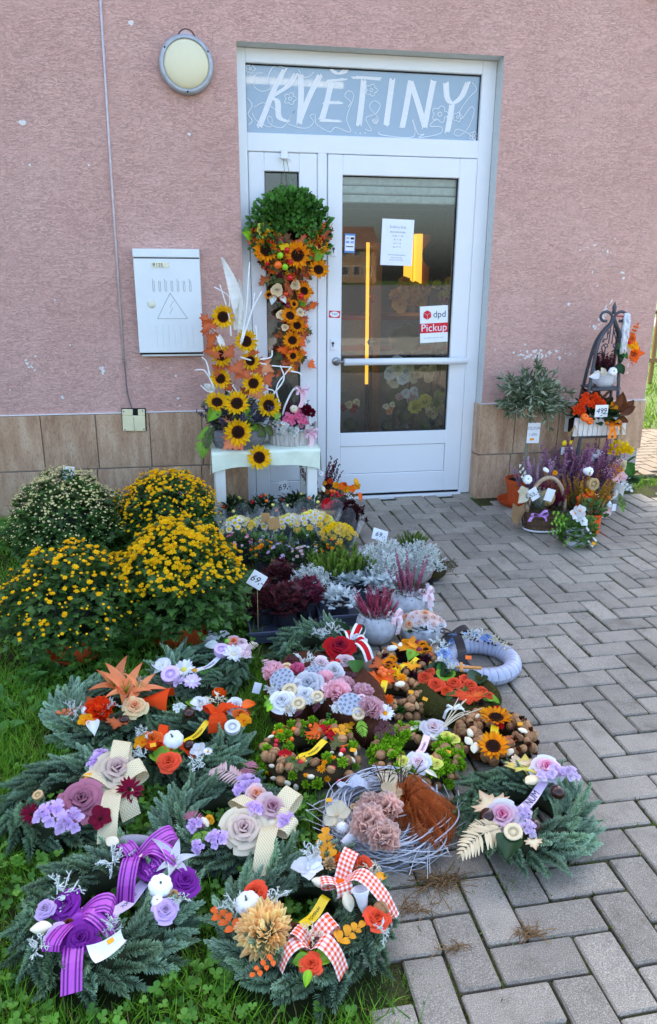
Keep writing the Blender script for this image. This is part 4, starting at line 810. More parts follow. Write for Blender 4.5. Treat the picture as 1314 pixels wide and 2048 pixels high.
decorate(t, """sun:amber 986 1493 26 .09; sun:amber 992 1436 26 .09; button:red 994 1418 9; button:red 1000 1452 8; chip:ivory 940 1466 8; pod:ivory 938 1482 9; pod:ivory 950 1496 10; chip:ivory 1020 1504 8; chip:ivory 1028 1518 7; pod:ivory 1046 1462 8; cone:dbrown 962 1410 9; leaf:amber 970 1425 956 1418; chip:ivory 955 1432 6; leaf:rust 1012 1486 1028 1478""", z=.082)
sticker(t, 1040, 1448, .085, 7)
t = nut_wreath('small walnut wreath with orange maple leaves and upright yellow ribbon', (.785, -2.42), .112, [('nut:0', 7, 1.), ('nut:1', 7, 1.05), ('chip:ivory', 2, .7), ('moss:green', 3, 1), ('chip:tan:1', 1, .9)], 4, n=(26, 30, 20))
ban(t, 758, 1396, 770, 1362, .022, 'yellow', z=.085)
decorate(t, """maple:orange 758 1352 744 1376; maple:orange 765 1350 790 1368; berry:orange 760 1345 6 .1; berry:orange 767 1350 6 .1; berry:orange 763 1338 6 .1; berry:orange 770 1342 6 .1; button:yellow 788 1346 13; button:amber 803 1356 11; sun:amber 778 1328 12; sun:amber 790 1336 10; sun:amber 784 1318 9; maple:rust 765 1330 752 1318; button:amber 756 1402 11; button:orange 776 1400 12; chip:ivory 800 1368 9; orchid:amber:orange 748 1398 10""", z=.085)
sticker(t, 822, 1384, .085, 7)
t = nut_wreath('dark nut and lavender wreath with yellow maple leaves behind the small walnut wreath', (.88, -2.205), .12, [('nut:0', 5, .95), ('nut:1', 4, .95), ('moss:plum', 5, 1.1), ('chip:ivory', 2, .7), ('moss:grey:1', 3, 1)], 5, n=(24, 26, 20), bc=S(48, 40, 40))
ban(t, 806, 1330, 834, 1316, .018, 'yellow', z=.085)
decorate(t, """maple:amber 822 1300 826 1280; maple:amber 830 1296 845 1290; berry:burg 836 1285 6; berry:burg 838 1300 6; sun:amber 852 1300 11; sun:amber 846 1290 9; leaf:rust:0.2 858 1304 868 1314; leaf:lgreen:0.4 832 1302 818 1318; maple:amber 824 1328 822 1344; chip:white 784 1296 9; chip:white 800 1290 7; button:amber 812 1284 9""", z=.08)
sticker(t, 864, 1328, .08, 8)
# moss ring with orange roses
t = thing('moss_wreath', 'dark moss ring with a garland of orange-red roses and a silver bow', 'wreath', (.985, -2.46, 0)); WREATHS.append((.985, -2.46, .15))
part('moss_ring', torus(.108, .04, 40, 14, amp=.006, zs=.9), MOSSG, t, col=S(62, 60, 30), smooth=True)
rng = np.random.default_rng(3); n = 1500; a = rng.uniform(0, 2*PI, n); b = rng.uniform(-.5, PI+.3, n); er = np.stack([np.cos(a), np.sin(a), 0*a], -1); nn = er*np.cos(b)[:, None]+np.stack([0*a, 0*a, np.sin(b)], -1)
g = G(); addp(g, shp([(0, 0, 0), (.0012, .006, .001), (0, .014, .004), (-.0012, .006, .001)], [(0, 1, 2, 3)]), fy(er*.108+nn*.04*np.array([1, 1, .9])+[0, 0, .036], nn+rng.normal(0, .7, (n, 3)), rng.normal(0, 1, (n, 3)), rng.uniform(.6, 1.4, n)), S(60, 56, 28), S(104, 108, 44), .25)
stuff(link('moss_strands', g.mesh('moss_strands', MOSSG, False), t))
decorate(t, """rose:rorange 872 1371 14; rose:rorange 908 1368 13; rose:rorange 850 1356 12; rose:rorange 940 1372 12; rose:rorange 964 1384 10; rose:dorange 893 1382 9; rose:rorange 860 1344 9; rose:rorange 930 1358 9; rose:rorange 978 1392 8; maple:dorange 935 1384 938 1416; maple:orange 945 1390 962 1410; leaf:dgreen:0.45 880 1350 862 1335; leaf:green:0.45 882 1350 898 1340; leaf:dgreen:0.4 945 1366 962 1352; leaf:lgreen:0.4 890 1362 892 1346; leaf:green:0.4 966 1396 990 1400; fern:green 912 1380 895 1398; leaf:lgreen:0.3 972 1394 996 1404; leaf:green:0.4 920 1372 928 1390; leaf:dgreen:0.4 870 1352 884 1336""", z=.08)
bowat(t, 908, 1418, .014, cf_solid('silver'), SATIN, [(892, 1412, .012), (924, 1413, .012)], [(888, 1424, .008), (934, 1420, .008)], z=.075, knot='silver')
sticker(t, 850, 1398, .085, 7)
# grey wrapped ring
t = thing('wrapped_wreath', 'grey ribbon-wrapped ring with blue flowers, black bow and a small wooden cross', 'wreath', (1.165, -2.215, 0)); WREATHS.append((1.165, -2.215, .165))
def wrapped():
    Rm, rt = .122, .032; n = 220
    s = grid(n, 12, lambda u, v: ((Rm+rt*(1+.035*np.abs(np.sin(u*PI*34+v*1.2)))*np.cos(v*2*PI))*np.cos(u*2*PI), (Rm+rt*(1+.035*np.abs(np.sin(u*PI*34+v*1.2)))*np.cos(v*2*PI))*np.sin(u*2*PI), rt+rt*(1+.035*np.abs(np.sin(u*PI*34+v*1.2)))*np.sin(v*2*PI)))
    v = np.repeat(np.linspace(0, 1, n+1), 13); w_ = np.tile(np.linspace(0, 1, 13), n+1); k_ = np.abs(np.sin(v*PI*34+w_*1.2)); part('wrapped_ring', s, SATIN, t, col=lerp(S(110, 112, 132), S(182, 186, 204), np.clip(k_*3.5, 0, 1)), smooth=True)
wrapped()
bowat(t, 908, 1268, .034, cf_solid('black'), SATIN, [(880, 1266, .03), (936, 1262, .03)], [(928, 1318, .03), (884, 1285, .02)], z=.085, knot='black')
decorate(t, """rose:blue 974 1277 11; rose:blue 903 1277 11; rose:blue 889 1308 11; rose:blue 893 1322 8; hyd:blue 950 1272 8; coral:silver:10:0 882 1296 18; coral:silver:10:1 890 1326 18; coral:silver:10:2 940 1274 18; coral:ivory:10:3 990 1282 16; coral:silver:10:0 962 1268 18; coral:ivory:10:1 1008 1292 12; coral:silver:10:1 875 1284 16; daisy:white 896 1312 4; daisy:white 955 1262 5; sprig:black 930 1272 950 1282; sprig:black 965 1280 985 1290; coral:silver:10:2 905 1336 14; sprig:black 985 1272 1000 1284; sprig:dbrown 1000 1285 1018 1290; daisy:silver 880 1318 6; berry:blue 885 1290 4; berry:blue 930 1268 4""", z=.085)
P = gpt(938, 1335, .09, t); part('wooden_cross', xf(cat(box(-.045, .045, -.006, .006, -.004, .004, .0015), box(-.032, -.021, -.024, .024, -.0045, .0045, .0015)), T4(*P)@rz(-.28)@rx(.15)), plain('cross_wood', S(206, 140, 70), .6, mott=.2, bscale=50), t)
sticker(t, 937, 1315, .1, 8, 'orange')

# white birch-twig wreath with tulle
t = thing('twig_wreath', 'whitewashed twig wreath with beige peonies and brown tulle on the paving', 'wreath', (.60, -3.005, 0)); WREATHS.append((.60, -3.005, .19))
def twigs():
    rng = np.random.default_rng(8); gs = [G() for _ in range(3)]
    for k in range(190):
        a0 = rng.uniform(0, 2*PI); span = rng.uniform(1.2, 2.6); q = np.linspace(0, 1, 12); R = .128+rng.normal(0, .022)+rng.normal(0, .012)*np.sin(q*5+rng.uniform(0, 6))+(.05*np.maximum(q-.75, 0)*4*rng.uniform(0, 1) if k % 3 == 0 else 0)
        z = .042+rng.normal(0, .018)+.012*np.sin(q*4+rng.uniform(0, 6)); a = a0+q*span
        gs[k % 3].add(tube(np.stack([R*np.cos(a), R*np.sin(a), np.maximum(z, .004)], -1), rng.uniform(.0012, .0026), 4, False), S(206, 208, 216)*rng.uniform(.45, 1.1))
    for k in range(26):
        a0 = rng.uniform(2.2, 5.8); e = np.array([math.cos(a0), math.sin(a0), 0]); tt = np.array([-e[1], e[0], 0])*rng.choice([-1, 1]); P = e*.14+[0, 0, rng.uniform(.02, .07)]; gs[0].add(tube(cr([P, P+tt*.05+e*.02, P+tt*.1+e*.05+[0, 0, rng.uniform(-.01, .03)]], 4), .0009, 3, False), S(205, 205, 210))
    for g in gs: stuff(link('birch_twigs', g.mesh('birch_twigs', MATTE), t))
twigs()
def tulle():
    m, nt, b, lk = base('brown_tulle', .8, .1); b.inputs['Base Color'].default_value = (*S(178, 98, 52), 1); tr = N(nt, 'BsdfTransparent'); tr.inputs[0].default_value = (1, .9, .8, 1); tl = N(nt, 'BsdfTranslucent'); tl.inputs[0].default_value = (*S(196, 112, 62), 1)
    a = N(nt, 'MixShader', i_0=.3); lk(b.outputs[0], a.inputs[1]); lk(tl.outputs[0], a.inputs[2]); nzt = N(nt, 'TexNoise', i_Scale=26., i_Detail=4.); tct = N(nt, 'TexCoord'); lk(tct.outputs['Object'], nzt.inputs['Vector']); rpt = ramp(nt, [(.35, (.25, .25, .25)), (.65, (.85, .85, .85))]); lk(nzt.outputs[0], rpt.inputs[0]); ms = N(nt, 'MixShader'); lk(rpt.outputs[0], ms.inputs[0]); lk(a.outputs[0], ms.inputs[1]); lk(tr.outputs[0], ms.inputs[2]); lk(ms.outputs[0], nt.nodes['Material Output'].inputs[0])
    rng = np.random.default_rng(4); P0 = gpt(812, 1618, .075, t)
    for k, (px, py, sc_) in enumerate([(808, 1572, .9), (860, 1600, 1.1), (908, 1650, 1.2), (880, 1690, 1.1), (835, 1688, 1.), (840, 1580, 1.), (905, 1625, 1.1), (790, 1662, .8), (858, 1605, .7), (898, 1672, .9), (800, 1590, .6), (862, 1655, .8), (840, 1640, .8)]):
        d = gpt(px, py, .05, t)-P0; L = np.linalg.norm(d); u0 = unit(d); sd = np.cross([0, 0, 1.], u0); ph = rng.uniform(0, 6, 4)
        def fn(u, v):
            w = (.10+.9*np.sin(PI*np.clip(v*.75, 0, 1)))*.036*sc_; f = .020*np.sin(u*13+ph[0]+v*5)*np.minimum(v*3, 1)+.010*np.sin(u*27+ph[1]+v*9); lift = (.028+.012*(k % 3))*np.sin(PI*v**.8)*(1-.5*(2*u-1)**2)
            q = P0+u0*(v*L)[..., None]*1.05+sd*((2*u-1)*w+.006*np.sin(v*9+ph[2]))[..., None]+np.array([0, 0, 1.])*(f+lift)[..., None]; return q[..., 0], q[..., 1], np.maximum(q[..., 2], .004)
        part('tulle_fold', grid(26, 16, fn), m, t, smooth=True)
tulle()
bowat(t, 700, 1572, .03, cf_solid('grey'), FABRIC, [(678, 1580, .03), (722, 1566, .03)], [(742, 1572, .02)], z=.085, knot='grey')
decorate(t, """peony:beige 738 1652 34 .1; peony:beige 776 1620 27 .105; peony:beige 766 1678 30 .1; peony:beige 742 1620 27 .1; orchid:ivory:cream 674 1632 22; berry:white 684 1655 9; pompon:white:70:0.06 672 1612 10; pompon:white:70:0.06 686 1658 11; orchid:cream:ivory 784 1588 20; leaf:ivory:0.3 780 1575 770 1545; leaf:ivory:0.3 790 1572 812 1562; cup:tan 707 1615 6; stems:dbrown 800 1590 812 1552; fern:olive 712 1602 735 1590; stems:dbrown 770 1585 765 1555""", z=.09)
P = gpt(698, 1678, .08, t); part('white_roll', xf(lathe([(.008, -.022), (.012, 0), (.016, .024), (.014, .024), (.009, -.01)], 12), fr(P, np.array([1., .5, .2]))[0]), FABRIC, t, col=c_('white'), smooth=True)
sticker(t, 658, 1600, .1, 8)

# brown heart-shaped arrangement
t = thing('heart_arrangement', 'brown felt heart packed with pink and grey flowers between the fir wreaths', 'arrangement', (.555, -2.42, 0)); WREATHS.append((.5, -2.45, .16)); WREATHS.append((.68, -2.5, .14))
def heart():
    # two rounded lobes towards the camera, point away; side walls belly out
    A, B = gat(580, 1455)[:2], gat(715, 1495)[:2]; L = np.array(t.location)[:2]
    ctr = np.array([gat(x, y)[:2] for x, y in [(540, 1440), (560, 1462), (600, 1462), (628, 1440), (650, 1452), (690, 1480), (730, 1502), (762, 1496), (775, 1470), (770, 1430), (745, 1395), (700, 1365), (640, 1345), (580, 1350), (545, 1385), (532, 1415)]])-L
    P = cr(np.c_[np.r_[ctr, ctr[:1]], np.zeros(len(ctr)+1)], 5)[:-1, :2]; c = P.mean(0); prof = [(.0, .9), (.02, .97), (.05, 1.02), (.08, 1.0), (.098, .94), (.1, .8), (.1, .3)]
    n = len(P); V = np.concatenate([np.c_[c+(P-c)*k, np.full(n, z)] for z, k in prof]); i = (np.arange(len(prof)-1)[:, None]*n+np.arange(n)[None]).ravel(); j = (np.arange(len(prof)-1)[:, None]*n+(np.arange(n)+1)[None] % n).ravel()
    m = plain('brown_felt', S(84, 50, 36), .95, .05, bump=.4, bscale=90, mott=.25); part('felt_body', shp(V, np.stack([i, j, j+n, i+n], -1)), m, t, smooth=True)
    for k in range(0, n, 6):
        q = np.array([np.r_[c+(P[k]-c)*(s*1.004), z] for z, s in prof[:5]])+np.array([0, 0, .0]); part('wire', tube(q, .0008, 4), plain('copper_wire', S(150, 92, 56), .4, metal=.6), t)
heart()
decorate(t, """peony:pink 547 1347 20 .12; peony:pink 675 1388 24 .125; peony:pink 726 1388 18 .12; peony:pink 742 1420 22 .12; peony:hotpink 595 1342 14 .12; peony:pink 649 1361 17 .125; peony:pink 690 1370 15 .12; lotus:grey 566 1362 20 .13; lotus:grey 628 1350 17 .13; lotus:grey 700 1412 20 .125; rose:grey:grey:white 617 1370 23 .13; rose:white 565 1404 20 .115; rose:white 610 1392 17 .12; rose:white 596 1372 14 .13
cup:cream 580 1384 12 .125; cup:cream 597 1410 11 .115; cup:cream 635 1396 10 .12; cup:cream 717 1430 10 .115; cup:peach 573 1338 9 .12; cup:lpink 723 1400 8 .125; cup:lpink 652 1378 8 .125; cup:peach 602 1345 8; fern:plum 760 1440 785 1468; fern:plum 755 1450 760 1476; fern:lgreen 722 1440 726 1470; leaf:lgreen:0.4 545 1405 530 1412; leaf:lgreen:0.4 548 1402 538 1392; fern:plum 588 1345 584 1318; fern:plum 700 1380 692 1360
hyd:white 549 1386 12; hyd:white 675 1417 12; hyd:silver 586 1362 10; daisy:white 770 1427 15; hyd:white 582 1425 10; coral:silver:10:0 545 1378 16; coral:silver:10:1 672 1420 14; coral:silver:10:2 625 1406 14; coral:ivory:10:3 575 1420 16; hyd:silver 642 1400 9; rose:ivory 765 1418 10; sprig:green 660 1425 655 1440; leaf:lime:0.4 545 1412 535 1422; hyd:lpink 655 1352 12; fern:pink 540 1332 528 1322; fern:pink 690 1360 705 1372; fern:plum 640 1405 628 1422; fern:plum 605 1420 590 1432""", z=.115)
sticker(t, 688, 1365, .13, 8)
P = gpt(514, 1376, .1, t); part('price_card', xf(box(-.013, .013, -.001, .001, -.018, .018), T4(*P)@ry(.35)@rx(-.3)), plain('card_white', S(235, 236, 238), .7, .2, mott=.03), t)
# ================================================================== across the street: what the panes reflect
struct('street', gm('street', flat(-80, 80, -100, -13, -.03), MATS['asphalt']))
struct('forecourt', gm('forecourt', flat(-40, 40, -13, -7.4, -.02), plain('forecourt_slabs', S(176, 170, 160), .9, .2, bscale=4, mott=.2)))
def house(name, label, x0, x1, y, h, wc, rc, d=9):
    t = thing(name, label, 'house', ((x0+x1)/2, y, -.03), 'houses across the street'); cx = (x0+x1)/2; w = (x1-x0)/2
    part('wall', cat(box(-w, w, -d, 0, 0, h), shp([(-w, 0, h), (w, 0, h), (0, 0, h)], E4, E3)), plain('render_'+name+str(int(x0)), S(*wc), .9), t)
    part('roof', shp([(-w-.5, .5, h-.2), (w+.5, .5, h-.2), (w+.5, -d/2, h+3.4), (-w-.5, -d/2, h+3.4), (-w-.5, -d-.5, h-.2), (w+.5, -d-.5, h-.2)], [(0, 1, 2, 3), (3, 2, 5, 4)]), plain('roof_tiles'+str(int(x0)), S(*rc), .85, bump=.5, bscale=6), t)
    for k in range(int(w)):
        for z in ([1.2, 4.2] if h > 4.5 else [1.2]):
            x = -w+1.2+k*(2*w-1.2)/int(w); q = part('window', box(x-.05, x+1.1, -.02, .06, z-.05, z+1.45), MATS['pvc_white'], t); part('pane', box(x, x+1.05, .061, .07, z, z+1.4), plain('dark_pane', S(60, 66, 76), .1, .5), q)
house('family_house', 'greyish house with a grey roof across the street, mirrored in the door', -40, -18, -118, 5.6, (104, 102, 100), (96, 92, 90))
house('family_house', 'low house with a dark roof across the street, mirrored in the upper door pane', -14, 6, -112, 3.4, (100, 96, 92), (92, 86, 82))
house('family_house', 'ochre house across the street, the rightmost one mirrored in the door', 12, 30, -120, 5.4, (130, 108, 88), (110, 84, 70))
# ================================================================== round the right-hand corner
struct('side_lawn', gm('side_lawn', flat(XC+.05, 60, .32, 28, -.03), MATS['far_grass']))
path = struct('path', gm('path', flat(XC-.0, 5.6, .36, 2.05, -.014), plain('path_sand', S(90, 80, 64), .95, .1, bscale=50)))
def path_pavers():
    g = G(); m = plain('beige_paver', S(112, 102, 88), .9, .2, bump=.3, bscale=90, mott=.15)
    for j in range(-3, 20):
        for i in range(0, 30):
            k = (i-j) % 4
            if k == 1: x, y, v = 3.05+.1*(i+1), .36+.1*(j+.5), 0
            elif k == 0: x, y, v = 3.05+.1*(i+.5), .36+.1*(j+1), 1
            else: continue
            if .42 < y < 1.96 and x > XC+.1 and x < 5.5: g.add(xf(PVS[(i*7+j) % 5], T4(x, y, -.002)@rz(PI/2 if v else 0)))
    stuff(link('beige_pavers', g.mesh('beige_pavers', m, False), path))
path_pavers()
struct('far_road', gm('far_road', flat(8, 60, 16.5, 21, -.024), MATS['asphalt']))
# wooden frame standing on the side lawn
t = thing('garden_easel', 'plain wooden frame on the sunny lawn beyond the corner', 'wooden frame', (6.35, 5.1, -.03)); wm = plain('weathered_wood', S(150, 112, 74), .8, mott=.25, bscale=30, stretch=(1, 1, 6))
for x0, dx, nm in ((-.28, .06, 'leg'), (.12, 0, 'leg'), (.5, 0, 'leg')): part(nm, xf(box(-.025, .025, -.02, .02, 0, 1.05, .004), T4(x0)@ry(dx)), wm, t)
part('rail', box(-.4, .7, -.045, -.021, .3, .36, .004), wm, t); part('rail', box(-.4, .7, .021, .045, .95, 1.0, .004), wm, t)
# dark car far down the side road
t = thing('parked_car', 'dark parked car at the far end of the side lawn', 'car', (15.9, 18.8, -.024)); cm = plain('car_paint', S(46, 50, 58), .25, .5); pr = [(0, .35), (.05, .75), (.9, .9), (1.5, 1.4), (3.1, 1.42), (3.9, .95), (4.2, .85), (4.25, .35)]
V = [(x, y, z) for y in (-.85, .85) for x, z in pr]; n = len(pr); part('body', shp(V, [(k, k+1, n+k+1, n+k) for k in range(n-1)]+[(0, n, 2*n-1, n-1)], [(0, k, k+1) for k in range(1, n-1)]+[(n, n+k+1, n+k) for k in range(1, n-1)]), cm, t)
for x in (.8, 3.4):
    for y in (-.8, .8): w = part('wheel', xf(lathe([(.15, -.1), (.3, -.1), (.32, 0), (.3, .1), (.15, .1)], 16), T4(x, y, .32)@rx(PI/2)), MATS['rubber'], t)
part('side_window', shp([(1.2, -.86, .95), (3.6, -.86, .95), (3.05, -.86, 1.35), (1.55, -.86, 1.35)], [(0, 1, 2, 3)]), plain('car_glass', S(30, 34, 40), .05), t)
# ================================================================== things on the wall and the door
GREYM = plain('lamp_rim', S(168, 172, 178), .45, .4, metal=.3)
def wall_lamp():
    c = wat(373, 132); t = thing('wall_lamp', 'round bulkhead wall lamp with grey rim and frosted yellowish dome', 'lamp', (c[0], 0, c[2])); up = rx(PI/2)
    part('rim', xf(lathe([(.001, 0), (.143, 0), (.143, .03), (.138, .042), (.124, .047), (.119, .044), (.119, .03)], 40), up), GREYM, t, smooth=True)
    a = np.linspace(0, PI/2, 8); part('dome', xf(lathe(np.stack([.119*np.cos(a)+.0005, .034+.034*np.sin(a)], -1), 40), up), plain('frosted_dome', S(222, 214, 178), .35, .4, mott=.04, bscale=4), t, smooth=True)
    for an in (2.55, .5, -1.57): part('screw', xf(ball(8, 4, .005), T4(.131*math.cos(an), -.045, .131*math.sin(an))), MATS['rubber'], t)
wall_lamp()
P = [wat(201-1.4, -22), wat(226, 400), wat(248, 722)]; P = [np.array([p[0], -.007, p[2]]) for p in P]
tag(link('conduit', gm('conduit', tube(P, .0062, 8), plain('conduit_paint', S(200, 188, 188), .6), smooth=True)), 'thin pale vertical conduit running down the pink wall', 'conduit')
Q = [P[2]+np.array([0, 0, .01])]+[np.array([wat(x, y)[0], -.012, wat(x, y)[2]]) for x, y in [(251, 745), (254, 778), (260, 804), (268, 826)]]
t = thing('loose_cable', 'grey cable hanging from the conduit end into the junction box', 'cable', Q[-1]); part('wire', mv(tube(cr(Q, 6), .004, 6), *(-Q[-1])), plain('cable_grey', S(110, 106, 112), .6), t, smooth=True)
for k in range(3): part('strap', mv(tube([Q[0]+[-.012+.004*k, -.004, -.012*k], Q[0]+[.013, -.007, -.012*k-.004]], .0022, 5), *(-Q[-1])), MATS['steel'], t)
def junction():
    x0, x1, z0, z1 = -.284, -.147, .517, .652; c = ((x0+x1)/2, (z0+z1)/2); t = thing('junction_box', 'square cream junction box cover overlapping the plinth edge', 'junction box', (c[0], 0, c[1])); h = .066
    part('back_plate', xf(box(-h-.004, h+.006, -.022, -.012, -h, h+.004, .002), ry(.03)), MATS['rubber'], t)
    cv = part('cover', xf(cat(box(-h, h, -.032, -.0225, -h, h*.42, .003), box(-h, -.004, -.032, -.0225, h*.425, h, .003), box(.026, h, -.032, -.0225, h*.425, h, .003)), ry(.03)), plain('cream_plastic', S(226, 218, 176), .5, mott=.06, bscale=20), t)
    for sx in (-1, 1):
        for sz in (-1, 1): part('screw', xf(ball(7, 4, .004), T4(sx*.055, -.033, sz*.055)), MATS['dark_metal'], cv)
    part('seam', box(-.0012, .0012, -.0335, -.0318, -h, .02), plain('seam_grey', S(150, 140, 116), .8), cv)
junction()
def meter_box():
    a, b = wat(264, 497, -.06), wat(409, 712, -.06); x0, x1, z0, z1 = a[0], b[0]-.003, b[2], a[2]; cx, cz = (x0+x1)/2, (z0+z1)/2; w, h = (x1-x0)/2, (z1-z0)/2
    t = thing('meter_box', 'white electric meter cabinet with a triangle warning mark on the pink wall', 'cabinet', (cx, 0, cz)); W = plain('cabinet_white', S(226, 232, 232), .45, .35, mott=.04, bscale=6)
    part('case', box(-w+.015, w, -.05, -.001, -h, h-.01, .004), W, t); part('top_cap', box(-w, w, -.064, -.001, h-.046, h, .004), W, t)
    part('shadow_gap', box(-w+.004, w-.003, -.0545, -.05, -h+.012, h-.044), MATS['rubber'], t)
    d = part('lid', box(-w+.002, w-.001, -.06, -.0548, -h+.022, h-.052, .003), W, t)
    yy = -.0612; ln = plain('emboss_grey', S(176, 178, 176), .6)
    tri = [(-.03-.01, -.0), (.055, -.105), (-.1, -.105)]
    pts = [wat(340, 586, yy), wat(375, 637, yy), wat(315, 637, yy), wat(340, 586, yy)]; L = np.array([cx, 0, cz])
    part('warning_triangle', cat(*[tube([pts[k]-L, pts[k+1]-L], .0014, 4) for k in range(3)]), ln, d)
    b_ = [wat(x, y, yy)-L for x, y in [(347, 601), (340, 614), (346, 615), (339, 628)]]; part('lightning_mark', tube(b_, .0011, 4), ln, d)
    for k in range(7): q = wat(306+k*12.2, 580, yy)-L; part('vent_rib', tube(cr([q+[0, 0, .06-.01*(k % 2)], q, q+[.005, 0, -.006], q+[.009, 0, 0], q+[.008, 0, .05]], 3), .0012, 4), ln, d)
    for k in range(7): q = wat(316+k*12, 696, yy)-L; part('vent_rib', tube([q, q+[-.003, 0, .13]], .0011, 4), W, d)
    q = wat(303, 608, -.06)-L; part('lock_cap', xf(lathe([(.001, .004), (.02, .004), (.024, 0)], 18), T4(*q)@rx(PI/2)), plain('cap_cream', S(222, 222, 200), .5), d, smooth=True)
    q = wat(320, 530, -.0605)-L; p = part('number_plate', box(q[0]-.046, q[0]+.05, -.0635, -.0602, q[2]-.014, q[2]+.014, .001), plain('plate_cream', S(230, 226, 196), .5), d)
    part('lettering', xf(text('R125', .027), T4(q[0]-.012, -.0642, q[2])@FRONT), plain('ink_dark', S(44, 44, 46), .6), p)
meter_box()
c = wat(1302, -4); t = thing('wall_bracket', 'small dark metal bracket at the top right of the wall', 'bracket', (c[0], 0, c[2])); part('arm', cat(tube([(0, 0, .05), (0, -.05, .05), (.01, -.06, .01)], .018, 10), xf(ball(10, 6, .022), T4(.01, -.062, .004))), plain('dark_red_metal', S(64, 44, 46), .5), t, smooth=True); part('wall_plate', box(-.03, .03, -.004, -.0005, .0, .09, .002), MATS['dark_metal'], t)

# notices
PAPER = plain('paper', S(236, 240, 244), .8, .1, mott=.02); INK = plain('print_ink', S(60, 64, 72), .8, .1); GREYINK = plain('print_grey', S(140, 146, 158), .8, .1); REDP = plain('print_red', S(214, 36, 52), .5, .3)
def sheet(name, label, cat_, pxs, Y, lines, mat=PAPER, th=.0012):
    A, B, D = [wat(x, y, Y) for x, y in pxs]; c = (A+D)/2; w = np.linalg.norm(B-A); h = abs(A[2]-D[2]) if len(pxs) == 3 else 0; h = np.linalg.norm(D-B)
    t = thing(name, label, cat_, c); ang = math.atan2(B[2]-A[2], B[0]-A[0]); M = ry(-ang)
    part('sheet', xf(box(-w/2, w/2, -th, 0, -h/2, h/2), M), mat, t)
    for s, y, sz, col in lines: part('lettering', xf(text(s, sz*h), M@T4(0, -th-.0007, (.5-y)*h)@FRONT), col, t)
    return t, w, h, M
DG = .1225
t, w, h, M = sheet('opening_hours_notice', 'white paper sheet with opening hours taped inside the door glass', 'notice', [(765, 437), (829, 440), (823, 532)], DG, [('Květiny Ema', .17, .075, GREYINK), ('PROVOZNÍ DOBA', .28, .045, INK), ('Po-Čt  7 - 18', .36, .045, INK), ('Pá  7 - 18', .44, .045, INK), ('So  7 - 12', .52, .045, INK), ('Ne  9 - 11', .60, .045, INK), ('Telefonické objednávky přijímáme', .77, .03, INK), ('během provozní doby', .83, .03, INK), ('Těšíme se na Vaši návštěvu', .88, .03, INK)])
t, w, h, M = sheet('parcel_pickup_sign', 'white and red dpd Pickup sign low on the door glass', 'sign', [(841, 613), (897, 610), (894, 683)], DG, [])
def dpd():
    ww = w; red = box(-ww/2, ww/2, -.0018, -.0013, -.235*h, .03*h); part('red_band', xf(red, M), REDP, t); part('lettering', xf(text('Pickup', .29*h, 0), M@T4(0, -.0026, -.1*h)@FRONT), PAPER, t); part('lettering', xf(text('dpd', .25*h), M@T4(.2*ww, -.0022, .26*h)@FRONT), INK, t)
    r = .135*h; a = [PI/2+k*PI/3 for k in range(6)]; p = [(r*math.cos(q), 0, r*math.sin(q)) for q in a]; c0 = (0, 0, 0); k = .93
    def rh(i): V = np.array([c0, p[i], p[(i+1) % 6], p[(i+2) % 6]]); m = V.mean(0); return shp(m+(V-m)*k, [(0, 1, 2, 3)])
    part('parcel_logo', xf(cat(rh(1), rh(3), rh(5)), M@T4(-.24*ww, -.0024, .26*h)), REDP, t); part('lettering', xf(text('zde můžete vyzvednout zásilku', .045*h), M@T4(0, -.0022, -.37*h)@FRONT), GREYINK, t)
dpd()
t, w, h, M = sheet('card_sticker', 'small blue and white payment card sticker at the left of the door glass', 'sticker', [(690, 467), (711, 468), (709, 506)], DG, [], plain('sticker_blue', S(88, 140, 196), .4))
part('white_field', xf(box(-w*.44, w*.44, -.0022, -.0013, -.40*h, .40*h), M), PAPER, t)
for x, z, c in ((.22, .26, 'black'), (.22, .06, 'blue'), (-.22, .06, 'blue'), (-.22, .26, 'grey')): part('card_mark', xf(box((x-.16)*w, (x+.16)*w, -.0028, -.0023, (z-.06)*h, (z+.06)*h), M), plain('mark_'+c, c_(c), .6), t)
part('card_mark', xf(box(-.35*w, .35*w, -.0028, -.0023, -.2*h, -.15*h), M), INK, t)
t, w, h, M = sheet('door_sticker', 'red sticker with a white oval reading TAM on the door frame', 'sticker', [(658, 621), (680, 622), (680, 636)], .0935, [], REDP)
part('oval', xf(scl(lathe([(.001, 0), (.5, 0)], 24), w*.86, h*.8, 1), M@T4(0, -.002, 0)@FRONT), PAPER, t); part('lettering', xf(text('TAM', .42*h), M@T4(0, -.0028, 0)@FRONT), INK, t)
# ================================================================== inside the shop
LIT = bpy.data.materials.new('tube_light'); LIT.use_nodes = True
def emis(name, col, st):
    m = bpy.data.materials.new(name); m.use_nodes = True; b = m.node_tree.nodes['Principled BSDF']; b.inputs['Base Color'].default_value = (*col, 1); b.inputs['Emission Color'].default_value = (*col, 1); b.inputs['Emission Strength'].default_value = st; return m
A, B = wat(470, 158, .9), wat(686, 171, .9); t = thing('fluorescent_tube', 'lit fluorescent tube under the shop ceiling seen through the transom', 'lamp', (A+B)/2)
part('tube', mv(tube([A, B], .02, 10), *(-(A+B)/2)), emis('tube_glow', (1., .9, .7), 4.), t); part('fitting', mv(box(A[0]+.02, B[0]-.02, A[1]+.03, A[1]+.08, (A[2]+B[2])/2+.03, (A[2]+B[2])/2+.08), *(-(A+B)/2)), MATS['pvc_white'], t)
AMB = emis('amber_glow', (1., .42, .04), .4)  # made-up emissive columns for the amber glow in the glass, no real lamps
